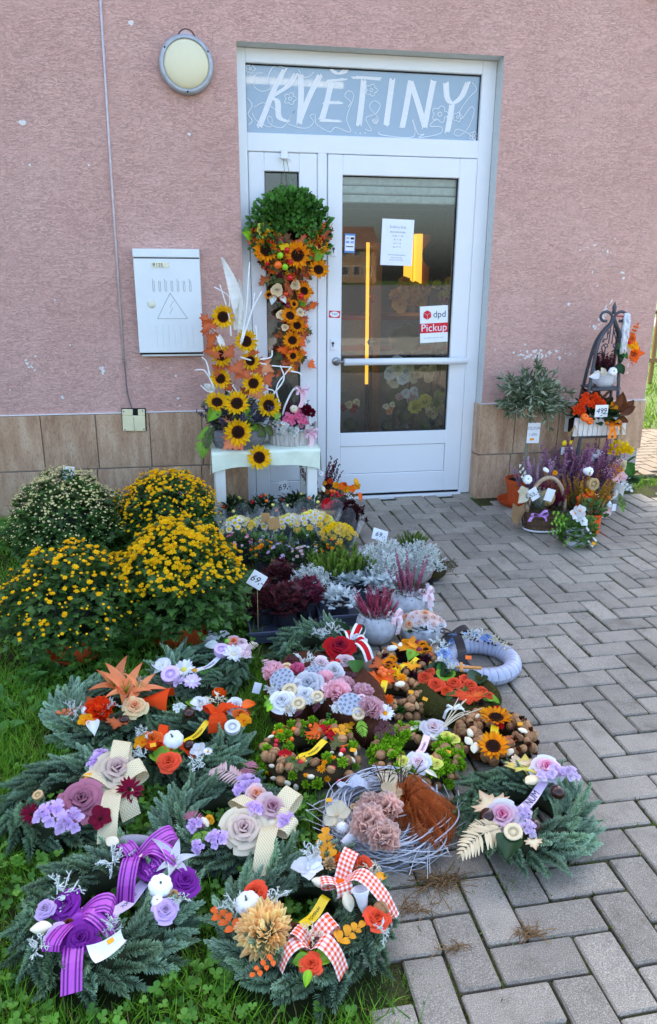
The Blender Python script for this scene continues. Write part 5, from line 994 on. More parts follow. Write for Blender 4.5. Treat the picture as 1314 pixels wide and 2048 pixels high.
for k, (x, y0, y1, Y, r, lab) in enumerate([(733, 485, 768, 1.3, .013, 'tall thin emissive bar standing in for an amber glow behind the door'), (815, 470, 578, 2.2, .04, 'thicker column standing in for an amber glow behind the notice, left of a pair'), (834, 468, 582, 2.2, .038, 'thicker column standing in for an amber glow behind the notice, right of a pair')]):
    A, B = wat(x, y1, Y), wat(x+3, y0, Y); t = thing('added_amber_glow', lab, 'lamp', A, 'added amber glows inside the shop'); part('added_glow_tube', mv(tube([A, B], r, 10), *(-A)), AMB, t)
    part('added_glow_post', mv(box(A[0]+.035, A[0]+.11, A[1]+.02, A[1]+.09, 0, B[2]), *(-A)), plain('honey_wood', S(170, 116, 60), .5), t)  # post added beside each column to catch its amber light
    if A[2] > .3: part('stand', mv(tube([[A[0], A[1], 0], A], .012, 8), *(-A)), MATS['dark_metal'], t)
t = thing('shop_counter', 'white shop counter with red edges standing inside behind the door', 'counter', (1.55, 1.45, 0)); zc = [wat(790, y, 1.42)[2] for y in (702, 690, 640, 632)]
part('body', box(-1.3, 1.3, 0, .5, 0, zc[3]-.02), plain('counter_white', S(150, 146, 138), .5), t); part('red_edge', box(-1.32, 1.32, -.02, .52, zc[2], zc[3]), plain('counter_red', S(150, 46, 32), .4), t); part('red_edge', box(-1.32, 1.32, -.012, -.001, zc[0], zc[1]), MATS['counter_red'], t)
def bunch(label, px, py, Y, rpx, toks, n, potc=None, spread=1.):
    P = wat(px, py, Y); m = mpp(P); t = thing('flower_bunch', label, 'flowers', (P[0], P[1], 0), 'flower bunches inside the shop'); h = P[2]-t.location[2]; R = rpx*m
    part('foliage', mv(lump(int(px), R*.85, R*.8, R*.8, .2), 0, 0, h*.75), LEAF, t, col=S(48, 70, 34), smooth=True)
    for k in range(n):
        a = k*2.4; rr = R*math.sqrt((k+.3)/n)*spread; k2, me = mk(toks[k % len(toks)]); link(me.name.split('.')[0], me, t, fr([(rr*math.cos(a), -R*.35*math.sqrt(max(0, 1-(rr/R/spread)**2))-.02, h+rr*math.sin(a)*.7)], [math.cos(a)*.4, -1, .5], k, R*.42)[0])
    part('vase', lathe([(.001, 0), (R*.4, 0), (R*.42, h*.6), (R*.5, h*.75), (R*.45, h*.75)], 14), plain('vase_'+str(int(px)), potc if potc is not None else S(52, 48, 46), .4), t, smooth=True)
    return t
t = thing('roller_blind', 'rolled-up white blind behind the top of the door glass', 'blind', (1.42, .2, 1.9)); BL = plain('blind_white', S(226, 228, 226), .8, .1)
for k in range(3): part('blind_fold', box(-.37, .37, -.036, .012, .035-.05*k, .078-.05*k, .006), BL, t)
bunch('bunch of yellow-orange flowers on the counter behind the door', 812, 590, .9, 36, ['peony:amber', 'rose:amber'], 9)
bunch('bunch of large yellow dahlias on the counter, right of the amber columns', 880, 578, .85, 26, ['pompon:lemon', 'pompon:yellow'], 4)
bunch('small purple flower bunch just above the pickup sign', 884, 604, .7, 12, ['peony:hotpink'], 4)
bunch('single orange bloom beside the tall amber strip', 744, 596, .9, 9, ['peony:orange'], 3)
bunch('pale green chrysanthemums low behind the door glass', 856, 808, .42, 36, ['pompon:lime', 'pompon:lemon', 'pompon:ivory'], 6, S(90, 90, 90))
bunch('white roses low behind the door glass', 800, 742, .55, 32, ['rose:white', 'rose:ivory'], 8, S(70, 60, 52))
bunch('cream rose bunch by the right edge of the low glass', 852, 745, .5, 22, ['rose:cream'], 5, S(70, 60, 52))
bunch('pale pink blossoms in the middle of the low glass', 815, 790, .5, 22, ['peony:lpink', 'rose:white'], 6, S(60, 60, 60))
bunch('red and cream flowers at the left of the low glass', 702, 812, .5, 18, ['peony:red', 'rose:cream'], 5, S(60, 60, 60))
bunch('coral blossom on the shop floor behind the low glass', 775, 815, .45, 14, ['rose:salmon', 'rose:ivory'], 4, S(60, 50, 50))
P = wat(872, 507, 1.0); t = thing('dark_wreath', 'dark twig wreath hanging inside behind the upper right of the glass', 'wreath', (P[0], P[1], P[2])); part('ring', xf(torus(.075, .025, 26, 8, 0., amp=.006), rx(PI/2)), MATTE, t, col=S(58, 36, 30), smooth=True); part('hanger', tube([(0, 0, .09), (0, 0, 2.74-P[2])], .002, 4), MATS['dark_metal'], t)
t = thing('shelf_rack', 'dark shelving along the back wall of the shop', 'shelf', (1.1, 3.2, 0))
for z in (.5, 1.0, 1.5, 2.0): part('shelf_board', box(-1.4, 1.6, -.2, .2, z, z+.03), plain('shelf_wood', S(92, 70, 54), .7), t)
for x in (-1.4, .1, 1.57): part('upright', box(x, x+.03, -.2, .2, 0, 2.3), MATS['shelf_wood'], t)
# ================================================================== plant kit
def pot(t, rt, rb, h, col, mat=None, rim=.008, n=22, name='pot', soil=True, z0=0.):
    mat = mat or plain('terracotta', CN['terra'], .75, .2, bump=.2, bscale=30, mott=.15)
    part(name, mv(lathe([(.001, 0), (rb, 0), (rt-.004, h-rim*2.4), (rt+rim*.5, h-rim*2.4), (rt+rim*.6, h), (rt-.004, h), (rt-.01, h-.02), (.001, h-.022)], n), 0, 0, z0), mat, t, smooth=False)
    if soil: part('soil', mv(lathe([(.001, h-.016), (rt-.007, h-.018)], n), 0, 0, z0), plain('potting_soil', S(44, 34, 26), .95, .1, bump=.8, bscale=60, mott=.4), t)
def scatter(parent, name, sh, Ms, c0, c1, mat=None, jit=.18, axis=1, st=True):
    g = G(); addp(g, sh, Ms, c0, c1, jit, axis); o = link(name, g.mesh(name, mat or LEAF), parent)
    return stuff(o) if st else o
def ell(rng, n, lo=.0, inner=.55):
    """points through the upper shell of a unit dome, with outward normals"""
    z = rng.uniform(lo, 1, n); a = rng.uniform(0, 2*PI, n); r = np.sqrt(np.clip(1-z*z, 0, 1)); D = np.stack([r*np.cos(a), r*np.sin(a), z], -1); return D*rng.uniform(inner, 1, n)[:, None]**.6, D
LOBE = xf(maple_shape()[0], np.diag([.62, .9, 1, 1]))
def chrys(label, px, pyb, R, H, c, nb, bs, pot_r=.1, z0=.12, leafs=900, seed=0, top=.0, cc=None, sq=1., off=(0, 0), lo_=-.35):
    base_ = gat(px, pyb); t = thing('chrysanthemum', label, 'potted plant', (base_[0], base_[1]+.04, 0), 'potted chrysanthemums on the grass'); rng = np.random.default_rng(seed)
    pot(t, pot_r, pot_r*.72, .15, None); part('saucer', lathe([(.001, .004), (pot_r*.95, .004), (pot_r*1.12, .022), (pot_r*1.18, .022), (pot_r*1.0, 0), (.001, 0)], 22), MATS['terracotta'], t)
    ctr = np.array([off[0], off[1], z0]); ax = np.array([R, R*sq, H-z0])
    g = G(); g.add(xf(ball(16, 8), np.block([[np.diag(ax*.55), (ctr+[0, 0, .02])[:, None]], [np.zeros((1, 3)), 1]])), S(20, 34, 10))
    leafs = int(leafs*2.9); P, D = ell(rng, leafs, lo_, .6); bump_ = 1+.10*np.sin(D[:, 0]*9+seed)*np.cos(D[:, 1]*8)+.05*np.sin(D[:, 2]*15); Yd = D*np.array([1, 1, .3])+rng.normal(0, .45, (leafs, 3))+[0, 0, -.25]
    addp(g, LOBE, fy(ctr+P*ax*bump_[:, None], Yd, D+[0, 0, .6], rng.uniform(.018, .038, leafs)), S(38, 68, 26), S(84, 124, 52), .28); stuff(link('foliage', g.mesh('foliage', LEAF), t))
    g2 = G()
    for _ in range(60):
        d = unit(rng.normal(0, 1, 3)*[1, 1, .5]+[0, 0, .6]); g2.add(tube(cr([ctr*[1, 1, .6], ctr+d*ax*.5, ctr+d*ax*1.0], 3), .0018, 3, False), S(86, 104, 50))
    stuff(link('stems', g2.mesh('stems', LEAF), t))
    n = nb; zz = rng.uniform(top, 1, n)**.8; a = rng.uniform(0, 2*PI, n); r = np.sqrt(1-zz*zz); D = np.stack([r*np.cos(a), r*np.sin(a), zz], -1); bmp = 1+.10*np.sin(D[:, 0]*9+seed)*np.cos(D[:, 1]*8)+.05*np.sin(D[:, 2]*15)
    P = ctr+D*ax*bmp[:, None]*rng.uniform(1.0, 1.07, n)[:, None]; sz = bs*rng.uniform(.55, 1.25, n)*(.55+.6*np.clip(zz, 0, 1)); M = fr(P, D*.5+[0, -.12, .8]+rng.normal(0, .2, (n, 3)), rng.uniform(0, 6, n), sz)
    op = rng.uniform(0, 1, n) < .55; g3 = G(); sh = scl(petal(.8, .22, .2, -.1, 1, 2), 1)
    for rg, tl, s_ in ((9, .1, 1.), (7, .6, .75)):
        R4 = ring(rg, tl, .15, .05, s_, tl); Ms = (M[op][:, None]@R4[None]).reshape(-1, 4, 4); addp(g3, sh, Ms, c_(c)*np.array([1, .9, .8]), c, .1)
    g3.add(rep(scl(ball(6, 4), .45, .45, .4), M), np.repeat(np.where(op[:, None], (c_(cc) if cc is not None else c_(c)*np.array([.95, .8, .7])), c_(c)*rng.uniform(.8, 1.1, (n, 1))), len(ball(6, 4)[0]), 0)); stuff(link('blossoms', g3.mesh('blossoms', PETAL), t))
    return t
def zat(px, py, Y): return float(wat(px, py, Y)[2])
chrys('round chrysanthemum covered in creamy white buds, back left by the wall', 138, 1112, .285, zat(138, 945, -.62), S(238, 234, 170), 1700, .0082, .1, .13, 900, 1, -.35)
chrys('yellow chrysanthemum at the back beside the white table', 338, 1092, .285, zat(338, 942, -.5), S(255, 206, 22), 760, .0135, .1, .13, 800, 2, .05)
chrys('large yellow chrysanthemum in a terracotta pot, front and nearest the trays', 366, 1290, .265, zat(366, 1052, -1.75), S(255, 208, 20), 760, .014, .1, .19, 950, 3, .3, lo_=-.22)
chrys('sparse yellow chrysanthemum in a terracotta pot, front left on the grass', 150, 1318, .275, zat(150, 1100, -1.8), S(255, 206, 22), 430, .0115, .095, .17, 950, 4, .0, lo_=-.2)

# ------------------------------------------------------------------ price cards
def card(label, px, py, Y, w, h, words, rot=0., tilt=0., mat=None, ground_z=None, stick=True, plane='Y', group='price cards', c=None, shear=.25, yaw=0.):
    P = wat(px, py, Y); t = thing('price_card', label, 'price card', (P[0], P[1], P[2]), group); M = rz(yaw)@ry(rot)@rx(-tilt)
    part('card', xf(box(-w/2, w/2, -.001, .0005, -h/2, h/2, .0005), M), mat or plain('card_white', S(235, 236, 238), .7, .2, mott=.03), t)
    if words: part('lettering', xf(text(words, h*.62, shear), M@T4(0, -.002, 0)@FRONT), plain('marker_ink', S(34, 34, 40), .7, .1), t)
    if stick: part('stick', tube([(0, .002, 0), (0, .004, -max(.02, P[2]-.03))], .0015, 5), plain('stick_wood', S(190, 160, 110), .8), t)
card('white card reading 100 on the round white-budded chrysanthemum', 137, 947, -.62, .058, .075, '100,-', .15, .1)
card('brown kraft tag standing in the large front chrysanthemum', 366, 1062, -1.7, .04, .055, None, .1, .2, plain('kraft', S(186, 142, 92), .85, .1, mott=.1))
card('white card reading 69 under the white table', 568, 974, -.12, .055, .085, '69,-', -.18, 0)
card('diamond-tilted white card reading 69 over the burgundy leaves', 514, 1160, -1.80, .066, .064, '69,-', .62, .15)
card('narrow white card beside the silver plant', 760, 1070, -1.0, .085, .06, '69,-', .35, .5)
# ------------------------------------------------------------------ trays and pots between the chrysanthemums and the rings
TRAY = plain('tray_plastic', S(74, 80, 96), .45, .4, mott=.08)
def tray(label, px0, px1, pyb, d, h=.055):
    A, B = gat(px0, pyb), gat(px1, pyb); w = np.linalg.norm(B-A)/2; c = (A+B)/2; t = thing('plant_tray', label, 'tray', (c[0], c[1]+d/2, 0), 'dark plastic trays'); 
    part('tray_shell', cat(box(-w, w, -d/2, -d/2+.006, 0, h, .002), box(-w, w, d/2-.006, d/2, 0, h, .002), box(-w, -w+.006, -d/2+.0062, d/2-.0062, 0, h, .002), box(w-.006, w, -d/2+.0062, d/2-.0062, 0, h, .002), box(-w+.004, w-.004, -d/2+.004, d/2-.004, .001, .006)), TRAY, t)
    part('tray_rim', box(-w-.008, w+.008, -d/2-.009, -d/2-.0005, h-.012, h+.004, .002), TRAY, t); part('tray_rim', box(-w-.008, w+.008, d/2+.0005, d/2+.009, h-.012, h+.004, .002), TRAY, t); return t
tray('dark plastic tray under the burgundy coral bells', 500, 632, 1284, .24, .05)
tray('dark plastic tray under the silver ragwort rosettes', 640, 800, 1252, .24)
PLP = plain('black_pot', S(46, 48, 54), .5, .35)
def potted(name, label, cat_, px, pyb, rt, rb, h, mat=None, z=0., group=None):
    P = gat(px, pyb, z); t = thing(name, label, cat_, (P[0], P[1]+rb, z), group)
    if rt: pot(t, rt, rb, h, None, mat, .004)
    return t
CLUMP = [np.array([.0, 0, 0])]
def f_leaves(t, n, R, H, z0, sh, s, c0, c1, seed=0, up=.6, name='foliage', inner=.3, lo=-.1, out=1.):
    rng = np.random.default_rng(seed); P, D = ell(rng, n, lo, inner); return scatter(t, name, sh, fy(P*[R, R, H]+[0, 0, z0], D*[out, out, .5]+rng.normal(0, .35, (n, 3))+[0, 0, up*.5], D*.6+[0, 0, 1.], rng.uniform(.7, 1.3, n)*s), c0, c1, LEAF, .25)
def spike_shape(nb, h=1., rb=.05, bell=.035, bare=.25):
    """upright flowering stem of unit height: thin axis with many small bells"""
    rng = np.random.default_rng(nb); y = rng.uniform(bare, 1, nb); a = rng.uniform(0, 2*PI, nb); w = rb*(1.15-.8*y); d = np.stack([np.cos(a), np.sin(a), 0*a+.35], -1)
    b = rep(shp([(0, 0, -.6), (.5, .35, 0), (-.5, .35, 0), (0, -.5, 0), (0, 0, .8)], E4, [(0, 2, 1), (0, 1, 3), (0, 3, 2), (4, 1, 2), (4, 3, 1), (4, 2, 3)]), fr(np.stack([w*np.cos(a), w*np.sin(a), y*h], -1), d, 0, np.full(nb, bell)))
    return cat(tube([(0, 0, 0), (0, 0, .5), (0, 0, 1)], [.008, .007, .004], 3, False), b)
SPK = spike_shape(70)
def f_spikes(t, n, R, h, z0, c0, c1, seed=0, lean=.35, fat=1., name='flower_spikes', off=(0, 0), sh=None):
    rng = np.random.default_rng(seed); a = rng.uniform(0, 2*PI, n); r = R*np.sqrt(rng.uniform(0, 1, n)); P = np.stack([r*np.cos(a)*.6+off[0], r*np.sin(a)*.6+off[1], np.full(n, z0)], -1); D = np.stack([np.cos(a)*r/R*lean, np.sin(a)*r/R*lean, np.ones(n)], -1)+rng.normal(0, .08, (n, 3))
    hh = h*rng.uniform(.6, 1.1, n); return scatter(t, name, sh or SPK, fr(P, D, rng.uniform(0, 6, n), np.stack([hh*fat, hh*fat, hh], -1)), c0, c1, PETAL, .2, 2)
def f_coral(t, n, R, H, z0, c, seed=0, s=.05, r=.02):
    rng = np.random.default_rng(seed); g = G(); me = []
    for k in range(n):
        a = rng.uniform(0, 2*PI); q = R*math.sqrt(rng.uniform(0, 1)); zz = z0+H*math.sqrt(max(0, 1-(q/R)**2))*rng.uniform(.3, 1); b = np.array([q*math.cos(a), q*math.sin(a), zz]); cc = np.clip(c_(c)*rng.uniform(.6, 1.1), 0, 1)
        for P in branch_pts(rng, 3, .8, .4): g.add(tube(b+P*s, [s*r]*len(P), 3, False), cc)
    g.add(mv(scl(ball(12, 6), R*.8, R*.8, H*.75), 0, 0, z0), c_(c)*.4); return stuff(link('silver_branches', g.mesh('silver_branches', MATTE), t))
# coral bells (burgundy)
RUF = xf(maple_shape()[0], np.diag([1.1, .85, 1.6, 1]))
for k, (px, py, lab, R) in enumerate([(528, 1262, 'burgundy coral bells plant at the left front of its tray', .075), (575, 1268, 'burgundy coral bells plant in the middle of its tray', .08), (616, 1250, 'burgundy coral bells plant with pinkish leaves at the right of its tray', .07), (560, 1215, 'burgundy coral bells plant at the back of its tray', .085)]):
    t = potted('coral_bells', lab, 'potted plant', px, py-10, .05, .04, .08, PLP, .008, 'burgundy coral bells'); f_leaves(t, 170, R*1.05, .12, .07, RUF, .026, S(54, 24, 30), S(118, 54, 60) if k != 2 else S(160, 64, 92), k, .8)
t = potted('coral_bells', 'dark purple coral bells behind the yellow bouquets', 'potted plant', 700, 1075, .06, .05, .1, PLP); f_leaves(t, 120, .1, .12, .09, RUF, .034, S(38, 14, 20), S(84, 28, 38), 9, .8)
# silver ragwort
for k, (px, py, lab) in enumerate([(683, 1248, 'silver ragwort rosette at the front left of its tray'), (722, 1205, 'silver ragwort rosette at the back of its tray'), (768, 1222, 'silver ragwort rosette at the right of its tray'), (682, 1208, 'silver ragwort rosette at the back left of its tray')]):
    t = potted('silver_ragwort', lab, 'potted plant', px, py-8, .045, .036, .07, PLP, .008, 'silver ragwort in a tray'); f_leaves(t, 80, .08, .06, .07, xf(maple_shape()[0], np.diag([.85, 1.05, 1, 1])), .028, S(190, 204, 204), S(236, 242, 240), k+20, .5, lo=.0)
# silver cushion bush
for px, py, R, H, lab, z in [(622, 1228, .075, .085, 'silver cushion bush in a black pot between the trays', .10), (770, 1185, .13, .12, 'large silver cushion bush at the paving edge', .1), (838, 1178, .10, .11, 'silver cushion bush, the rightmost on the paving', .09)]:
    t = potted('cushion_bush', lab, 'potted plant', px, py, .06, .045, .1, PLP, 0, 'silver cushion bushes'); f_coral(t, int(95*(R/.08)**1.5), R, H, z, 'silver', int(px), .055, .028)
# green stonecrop spikes
SED = cat(tube([(0, 0, 0), (0, 0, 1)], [.03, .02], 4, False), rep(petal(.16, .02, .1, .02, 1, 2, 'point'), np.concatenate([T4(0, 0, .08+.9*k/14)[None]@ring(6, .5, .0, 0, 1.1-.04*k, k*.5) for k in range(15)])))
for k, (px, py, lab) in enumerate([(668, 1200, 'green stonecrop with upright stems, left of a pair'), (715, 1190, 'green stonecrop with upright stems, right of a pair'), (828, 1130, 'low green stonecrop behind the silver cushion bushes')]):
    t = potted('stonecrop', lab, 'potted plant', px, py, .055, .042, .09, PLP, 0, 'green stonecrops'); f_spikes(t, 80, .085, .125 if k < 2 else .07, .085, S(50, 86, 32), S(128, 156, 62), k+30, .6, 1.0, 'leafy_stems', sh=SED)
t = potted('dry_heath', 'brownish trailing plant at the paving edge, right of the silver bushes', 'potted plant', 868, 1165, .05, .04, .07, PLP); f_coral(t, 34, .09, .06, .05, S(92, 84, 44), 4, .07, .014)
# low bedding plants round the bouquets
for k, (px, py, c, cc, lab) in enumerate([(530, 1118, 'amber', 'orange', 'low pot of orange and yellow blooms in front of the bouquets'), (565, 1125, 'lilac', 'lilac2', 'low pot of small violet flowers beside the kraft tag'), (480, 1098, 'hotpink', 'lpink', 'low pot of pinkish flowers beside the front chrysanthemum'), (660, 1115, 'orange', 'amber', 'low pot of orange daisies under the yellow bouquet'), (610, 1130, 'lpink', 'white', 'low pot of pale pink flowers behind the small silver bush')]):
    t = potted('bedding_plant', lab, 'potted plant', px, py+30, .05, .04, .08, PLP, 0, 'low bedding plants'); f_leaves(t, 160, .075, .07, .075, petal(1, .28, .2, -.1, 2, 3, 'point'), .026, S(34, 62, 26), S(76, 110, 48), k+40)
    rng = np.random.default_rng(k); P, D = ell(rng, 16, .4, .95); 
    for q, d in zip(P, D): m_ = button(c) if rng.uniform() < .6 else button(cc); link('bloom', m_, t, fr([q*[.08, .08, .085]+[0, 0, .075]], d+[0, -.2, .6], 0, rng.uniform(.008, .013))[0])
# ornamental peppers under the table
for k, (px, py, lab) in enumerate([(470, 1060, 'ornamental pepper with red fruit under the left table leg'), (530, 1058, 'ornamental pepper under the middle of the table'), (590, 1050, 'ornamental pepper with green fruit under the right of the table'), (618, 1062, 'ornamental pepper at the right table leg')]):
    t = potted('ornamental_pepper', lab, 'potted plant', px, py, .055, .045, .09, PLP, 0, 'ornamental peppers under the table'); f_leaves(t, 170, .085, .09, .09, petal(1, .24, .2, -.15, 2, 3, 'point'), .036, S(26, 44, 20), S(56, 84, 36), k+50)
    rng = np.random.default_rng(k+3); P, D = ell(rng, 7, .1, .95)
    for q in P: link('fruit', berry(['red', 'orange', 'lemon'][rng.integers(3)]), t, fr([q*[.085, .085, .095]+[0, 0, .095]], [0, 0, 1.], 0, .011)[0])
# cyclamen
t = potted('cyclamen', 'red cyclamen wrapped in paper behind the yellow bouquets', 'potted plant', 660, 1068, .05, .04, .09, PLP); f_leaves(t, 40, .06, .05, .09, petal(1, .5, .2, -.1, 2, 3), .04, S(40, 60, 40), S(80, 110, 80), 3)
for k in range(8): a = k*2.4; link('bloom', orchid('red', 'burg'), t, fr([(.03*math.cos(a)*(k/5), .03*math.sin(a)*(k/5), .165+.012*math.cos(k))], [math.cos(a)*.6, math.sin(a)*.6-.5, .6], a, .026)[0])
part('kraft_wrap', lathe([(.055, .02), (.062, .09), (.078, .15), (.077, .151), (.06, .09)], 9), plain('kraft', S(186, 142, 92), .85), t)
# ------------------------------------------------------------------ bouquets in clear film
def film_mat():
    m, nt, b, lk = base('clear_film', .08, .5); b.inputs['Base Color'].default_value = (.9, .93, .95, 1); tr = N(nt, 'BsdfTransparent'); lw = N(nt, 'LayerWeight', i_0=.35); k = N(nt, 'Math', operation='MULTIPLY_ADD', i_1=.25, i_2=.03, use_clamp=True); lk(lw.outputs['Facing'], k.inputs[0])
    ms = N(nt, 'MixShader'); lk(k.outputs[0], ms.inputs[0]); lk(tr.outputs[0], ms.inputs[1]); lk(b.outputs[0], ms.inputs[2]); lk(ms.outputs[0], nt.nodes['Material Output'].inputs[0]); MATS['clear_film'] = m
film_mat()
def bouquet(label, px, py, Y, R, tok, n, size, film=True, wrap=None):
    P = wat(px, py, Y); t = thing('bouquet', label, 'bouquet', (P[0], P[1], 0), 'wrapped bouquets in front of the table'); z = P[2]; rng = np.random.default_rng(int(px))
    f_leaves(t, 110, R*.85, R*.7, z-R*.75, petal(1, .3, .2, -.1, 2, 3, 'point'), .035, S(40, 66, 30), S(80, 112, 52), int(px)); part('vase', lathe([(.001, 0), (.04, 0), (.046, .06), (.04, .1), (.001, .1)], 14), PLP, t); f_leaves(t, 90, R*.7, z-R*.3, .05, petal(1, .2, .2, -.1, 2, 3, 'point'), .05, S(52, 84, 36), S(100, 134, 64), int(px)+1, .8, 'stem_leaves')
    for k in range(n):
        a = k*2.39996; q = math.sqrt((k+.3)/n); zz = math.sqrt(max(0, 1-q*q*.9)); k2, me = mk(tok[k % len(tok)]); link(me.name.split('.')[0], me, t, fr([(R*q*math.cos(a), R*q*math.sin(a)*.8, z+R*1.0*(zz-.45))], [q*math.cos(a)*.7, q*math.sin(a)*.7-.6, .8], k, size*rng.uniform(.85, 1.15))[0])
    if film:
        n_ = 40; a = np.linspace(0, 2*PI, n_+1)
        def fn(u, v): r = (.03+(R*1.35-.03)*v)*(1+.10*np.sin(u*2*PI*7+px)*v+.05*np.sin(u*2*PI*13)*v); return r*np.cos(u*2*PI), r*np.sin(u*2*PI), z-R*1.9+v*R*2.7+.03*v*np.sin(u*2*PI*5+px*2)
        part('clear_wrap', grid(56, 8, fn), MATS['clear_film'], t, smooth=True)
    if wrap is not None:
        def fn2(u, v): r = (.03+(R*1.25-.03)*v)*(1+.08*np.sin(u*2*PI*6+px)*v); return r*np.cos(u*PI+PI), r*np.sin(u*PI+PI), z-R*1.8+v*R*1.6
        part('paper_wrap', grid(24, 6, fn2), wrap, t, smooth=True)
WD = ['daisy:ivory:yellow:11:0.17:0.5', 'daisy:lemon:yellow:11:0.17:0.5', 'daisy:white:yellow:12:0.17:0.46', 'button:yellow', 'daisy:lemon:yellow:11:0.2:0.55']
bouquet('yellow-white daisy bouquet in clear film, leftmost beside the yellow chrysanthemum', 478, 1055, -.75, .095, WD, 26, .0215)
bouquet('yellow-white daisy bouquet with kraft card, second from the left', 530, 1050, -.7, .075, WD, 20, .0215)
bouquet('yellow-white daisy bouquet in clear film, middle of the row', 583, 1050, -.72, .095, WD, 26, .0215)
bouquet('large yellow-white daisy bouquet, right of the middle', 628, 1048, -.75, .115, WD, 34, .0225)
bouquet('bright yellow chrysanthemum bouquet in clear film', 674, 1070, -.88, .105, ['button:yellow'], 38, .021)
bouquet('small yellow bouquet in front of the white daisies', 562, 1092, -.95, .05, ['button:yellow'], 9, .016)
bouquet('pink and white bouquet in white lace paper', 612, 1085, -.9, .06, ['rose:white', 'rose:lpink'], 6, .016, False, plain('lace_paper', S(232, 232, 238), .8, .1, mott=.1, bscale=200))
bouquet('pale bouquet in white paper left of the small yellow one', 520, 1085, -.92, .055, ['rose:white', 'peony:hotpink'], 5, .014, True, MATS['lace_paper'])
card('kraft price tag clipped upright in the daisies', 548, 1047, -.86, .062, .06, None, -.12, .15, MATS['kraft'], group='kraft tags')
card('smaller kraft price tag behind the first one', 531, 1035, -.8, .045, .05, None, .06, .1, MATS['kraft'], group='kraft tags')
card('kraft leaf-shaped tag leaning in the stonecrop', 680, 1165, -1.35, .06, .02, None, -.6, .3, MATS['kraft'], group='kraft tags')
card('tall kraft tag beside the small violet flowers', 545, 1125, -1.2, .018, .06, None, .25, .2, MATS['kraft'], group='kraft tags')
card('white card with small print leaning by the lace bouquet', 630, 1102, -1.0, .022, .055, None, .3, .2)
# ------------------------------------------------------------------ grey stone pots
STONE = plain('stone_grey', S(188, 190, 194), .9, .15, bump=.7, bscale=45, mott=.22)
def stonepot(label, px, pyb, R, H, prof):
    P = gat(px, pyb); t = thing('stone_pot', label, 'pot', (P[0], P[1]+R*.6, 0), 'grey stone pots'); part('pot', lathe([(r*R, z*H) for r, z in prof], 28), STONE, t, smooth=True); return t
BALLP = [(.001, 0), (.55, 0), (.85, .2), (1, .48), (.96, .75), (.8, 1), (.74, 1), (.7, .9), (.001, .88)]
def heather(t, z, c0, c1, n=34, h=.11, R=.055, seed=1, fat=.8): f_leaves(t, 120, R, .04, z, petal(1, .1, .1, 0, 1, 2, 'point'), .03, S(40, 52, 26), S(84, 96, 48), seed); f_spikes(t, n, R, h, z-.005, c0, c1, seed, .5, fat)
def lace_bow(t, P, s, c, tail=1.): bow(t, P, .018*s, cf_check(c, 'white', .0026, .018*s), FABRIC, [(-.028*s, -.008, .02*s), (.026*s, .01, .02*s)], [(-.012*s, -.022*s*tail, .0), (.02*s, -.02*s*tail, .0)], 6, c, .004)
def hang_ribbon(t, P, L, w, c):
    P = np.asarray(P, float); rib_part('ribbon_tail', t, cr([P, P+[.004, -.008, -L*.4], P+[-.003, -.004, -L]], 6), [1, .25, 0], w, cf_check(c, 'white', .0028, w), FABRIC, 6, .004)
t = stonepot('round grey stone pot with red heather and a pink bow', 757, 1293, .083, .125, BALLP); heather(t, .115, S(126, 30, 54), S(214, 96, 128), 74, .115, .085, 2); f_spikes(t, 12, .08, .11, .11, S(150, 120, 110), S(240, 226, 230), 5, .8, .8, 'white_tips'); lace_bow(t, (.066, -.05, .13), 1.1, 'pink'); hang_ribbon(t, (.078, -.05, .125), .075, .02, 'pink')
t = stonepot('round grey stone pot with tall pink heather and a pink bow, behind the other', 823, 1243, .082, .12, BALLP); heather(t, .11, S(120, 50, 76), S(214, 130, 160), 24, .18, .07, 3); lace_bow(t, (.06, -.055, .13), 1.2, 'pink'); hang_ribbon(t, (.07, -.06, .125), .09, .022, 'pink')
for k in range(5): link('white_blossom', hydrangea('white'), t, fr([(.07+.01*math.cos(k*2), .01-.02*k, .13-.018*k)], [.6, -.5, .8], k, .02)[0])
t = stonepot('low grey stone bowl filled with peach roses', 850, 1288, .088, .07, [(.001, 0), (.7, 0), (.95, .3), (1, .6), (.9, 1), (.82, 1), (.78, .85), (.001, .8)])
for k in range(15):
    a = k*2.4; q = math.sqrt((k+.3)/15); me = [rose('blush', 'salmon', 'ivory'), rose('ivory', 'blush', 'white'), rose('blush')][k % 3]; link('rose', me, t, fr([(.078*q*math.cos(a), .07*q*math.sin(a), .072+.03*(1-q*q))], [q*math.cos(a)*.6, q*math.sin(a)*.6-.3, 1], k, .029)[0])
f_leaves(t, 60, .085, .035, .055, petal(1, .3, .2, -.1, 2, 3, 'point'), .03, S(40, 60, 34), S(88, 116, 70), 8)
part('clear_wrap', grid(30, 5, lambda u, v: ((.07+.03*v)*np.cos(u*2.6+.2), (.07+.03*v)*np.sin(u*2.6+.2), .05+.075*v+.01*np.sin(u*30)*v)), MATS['clear_film'], t, smooth=True)
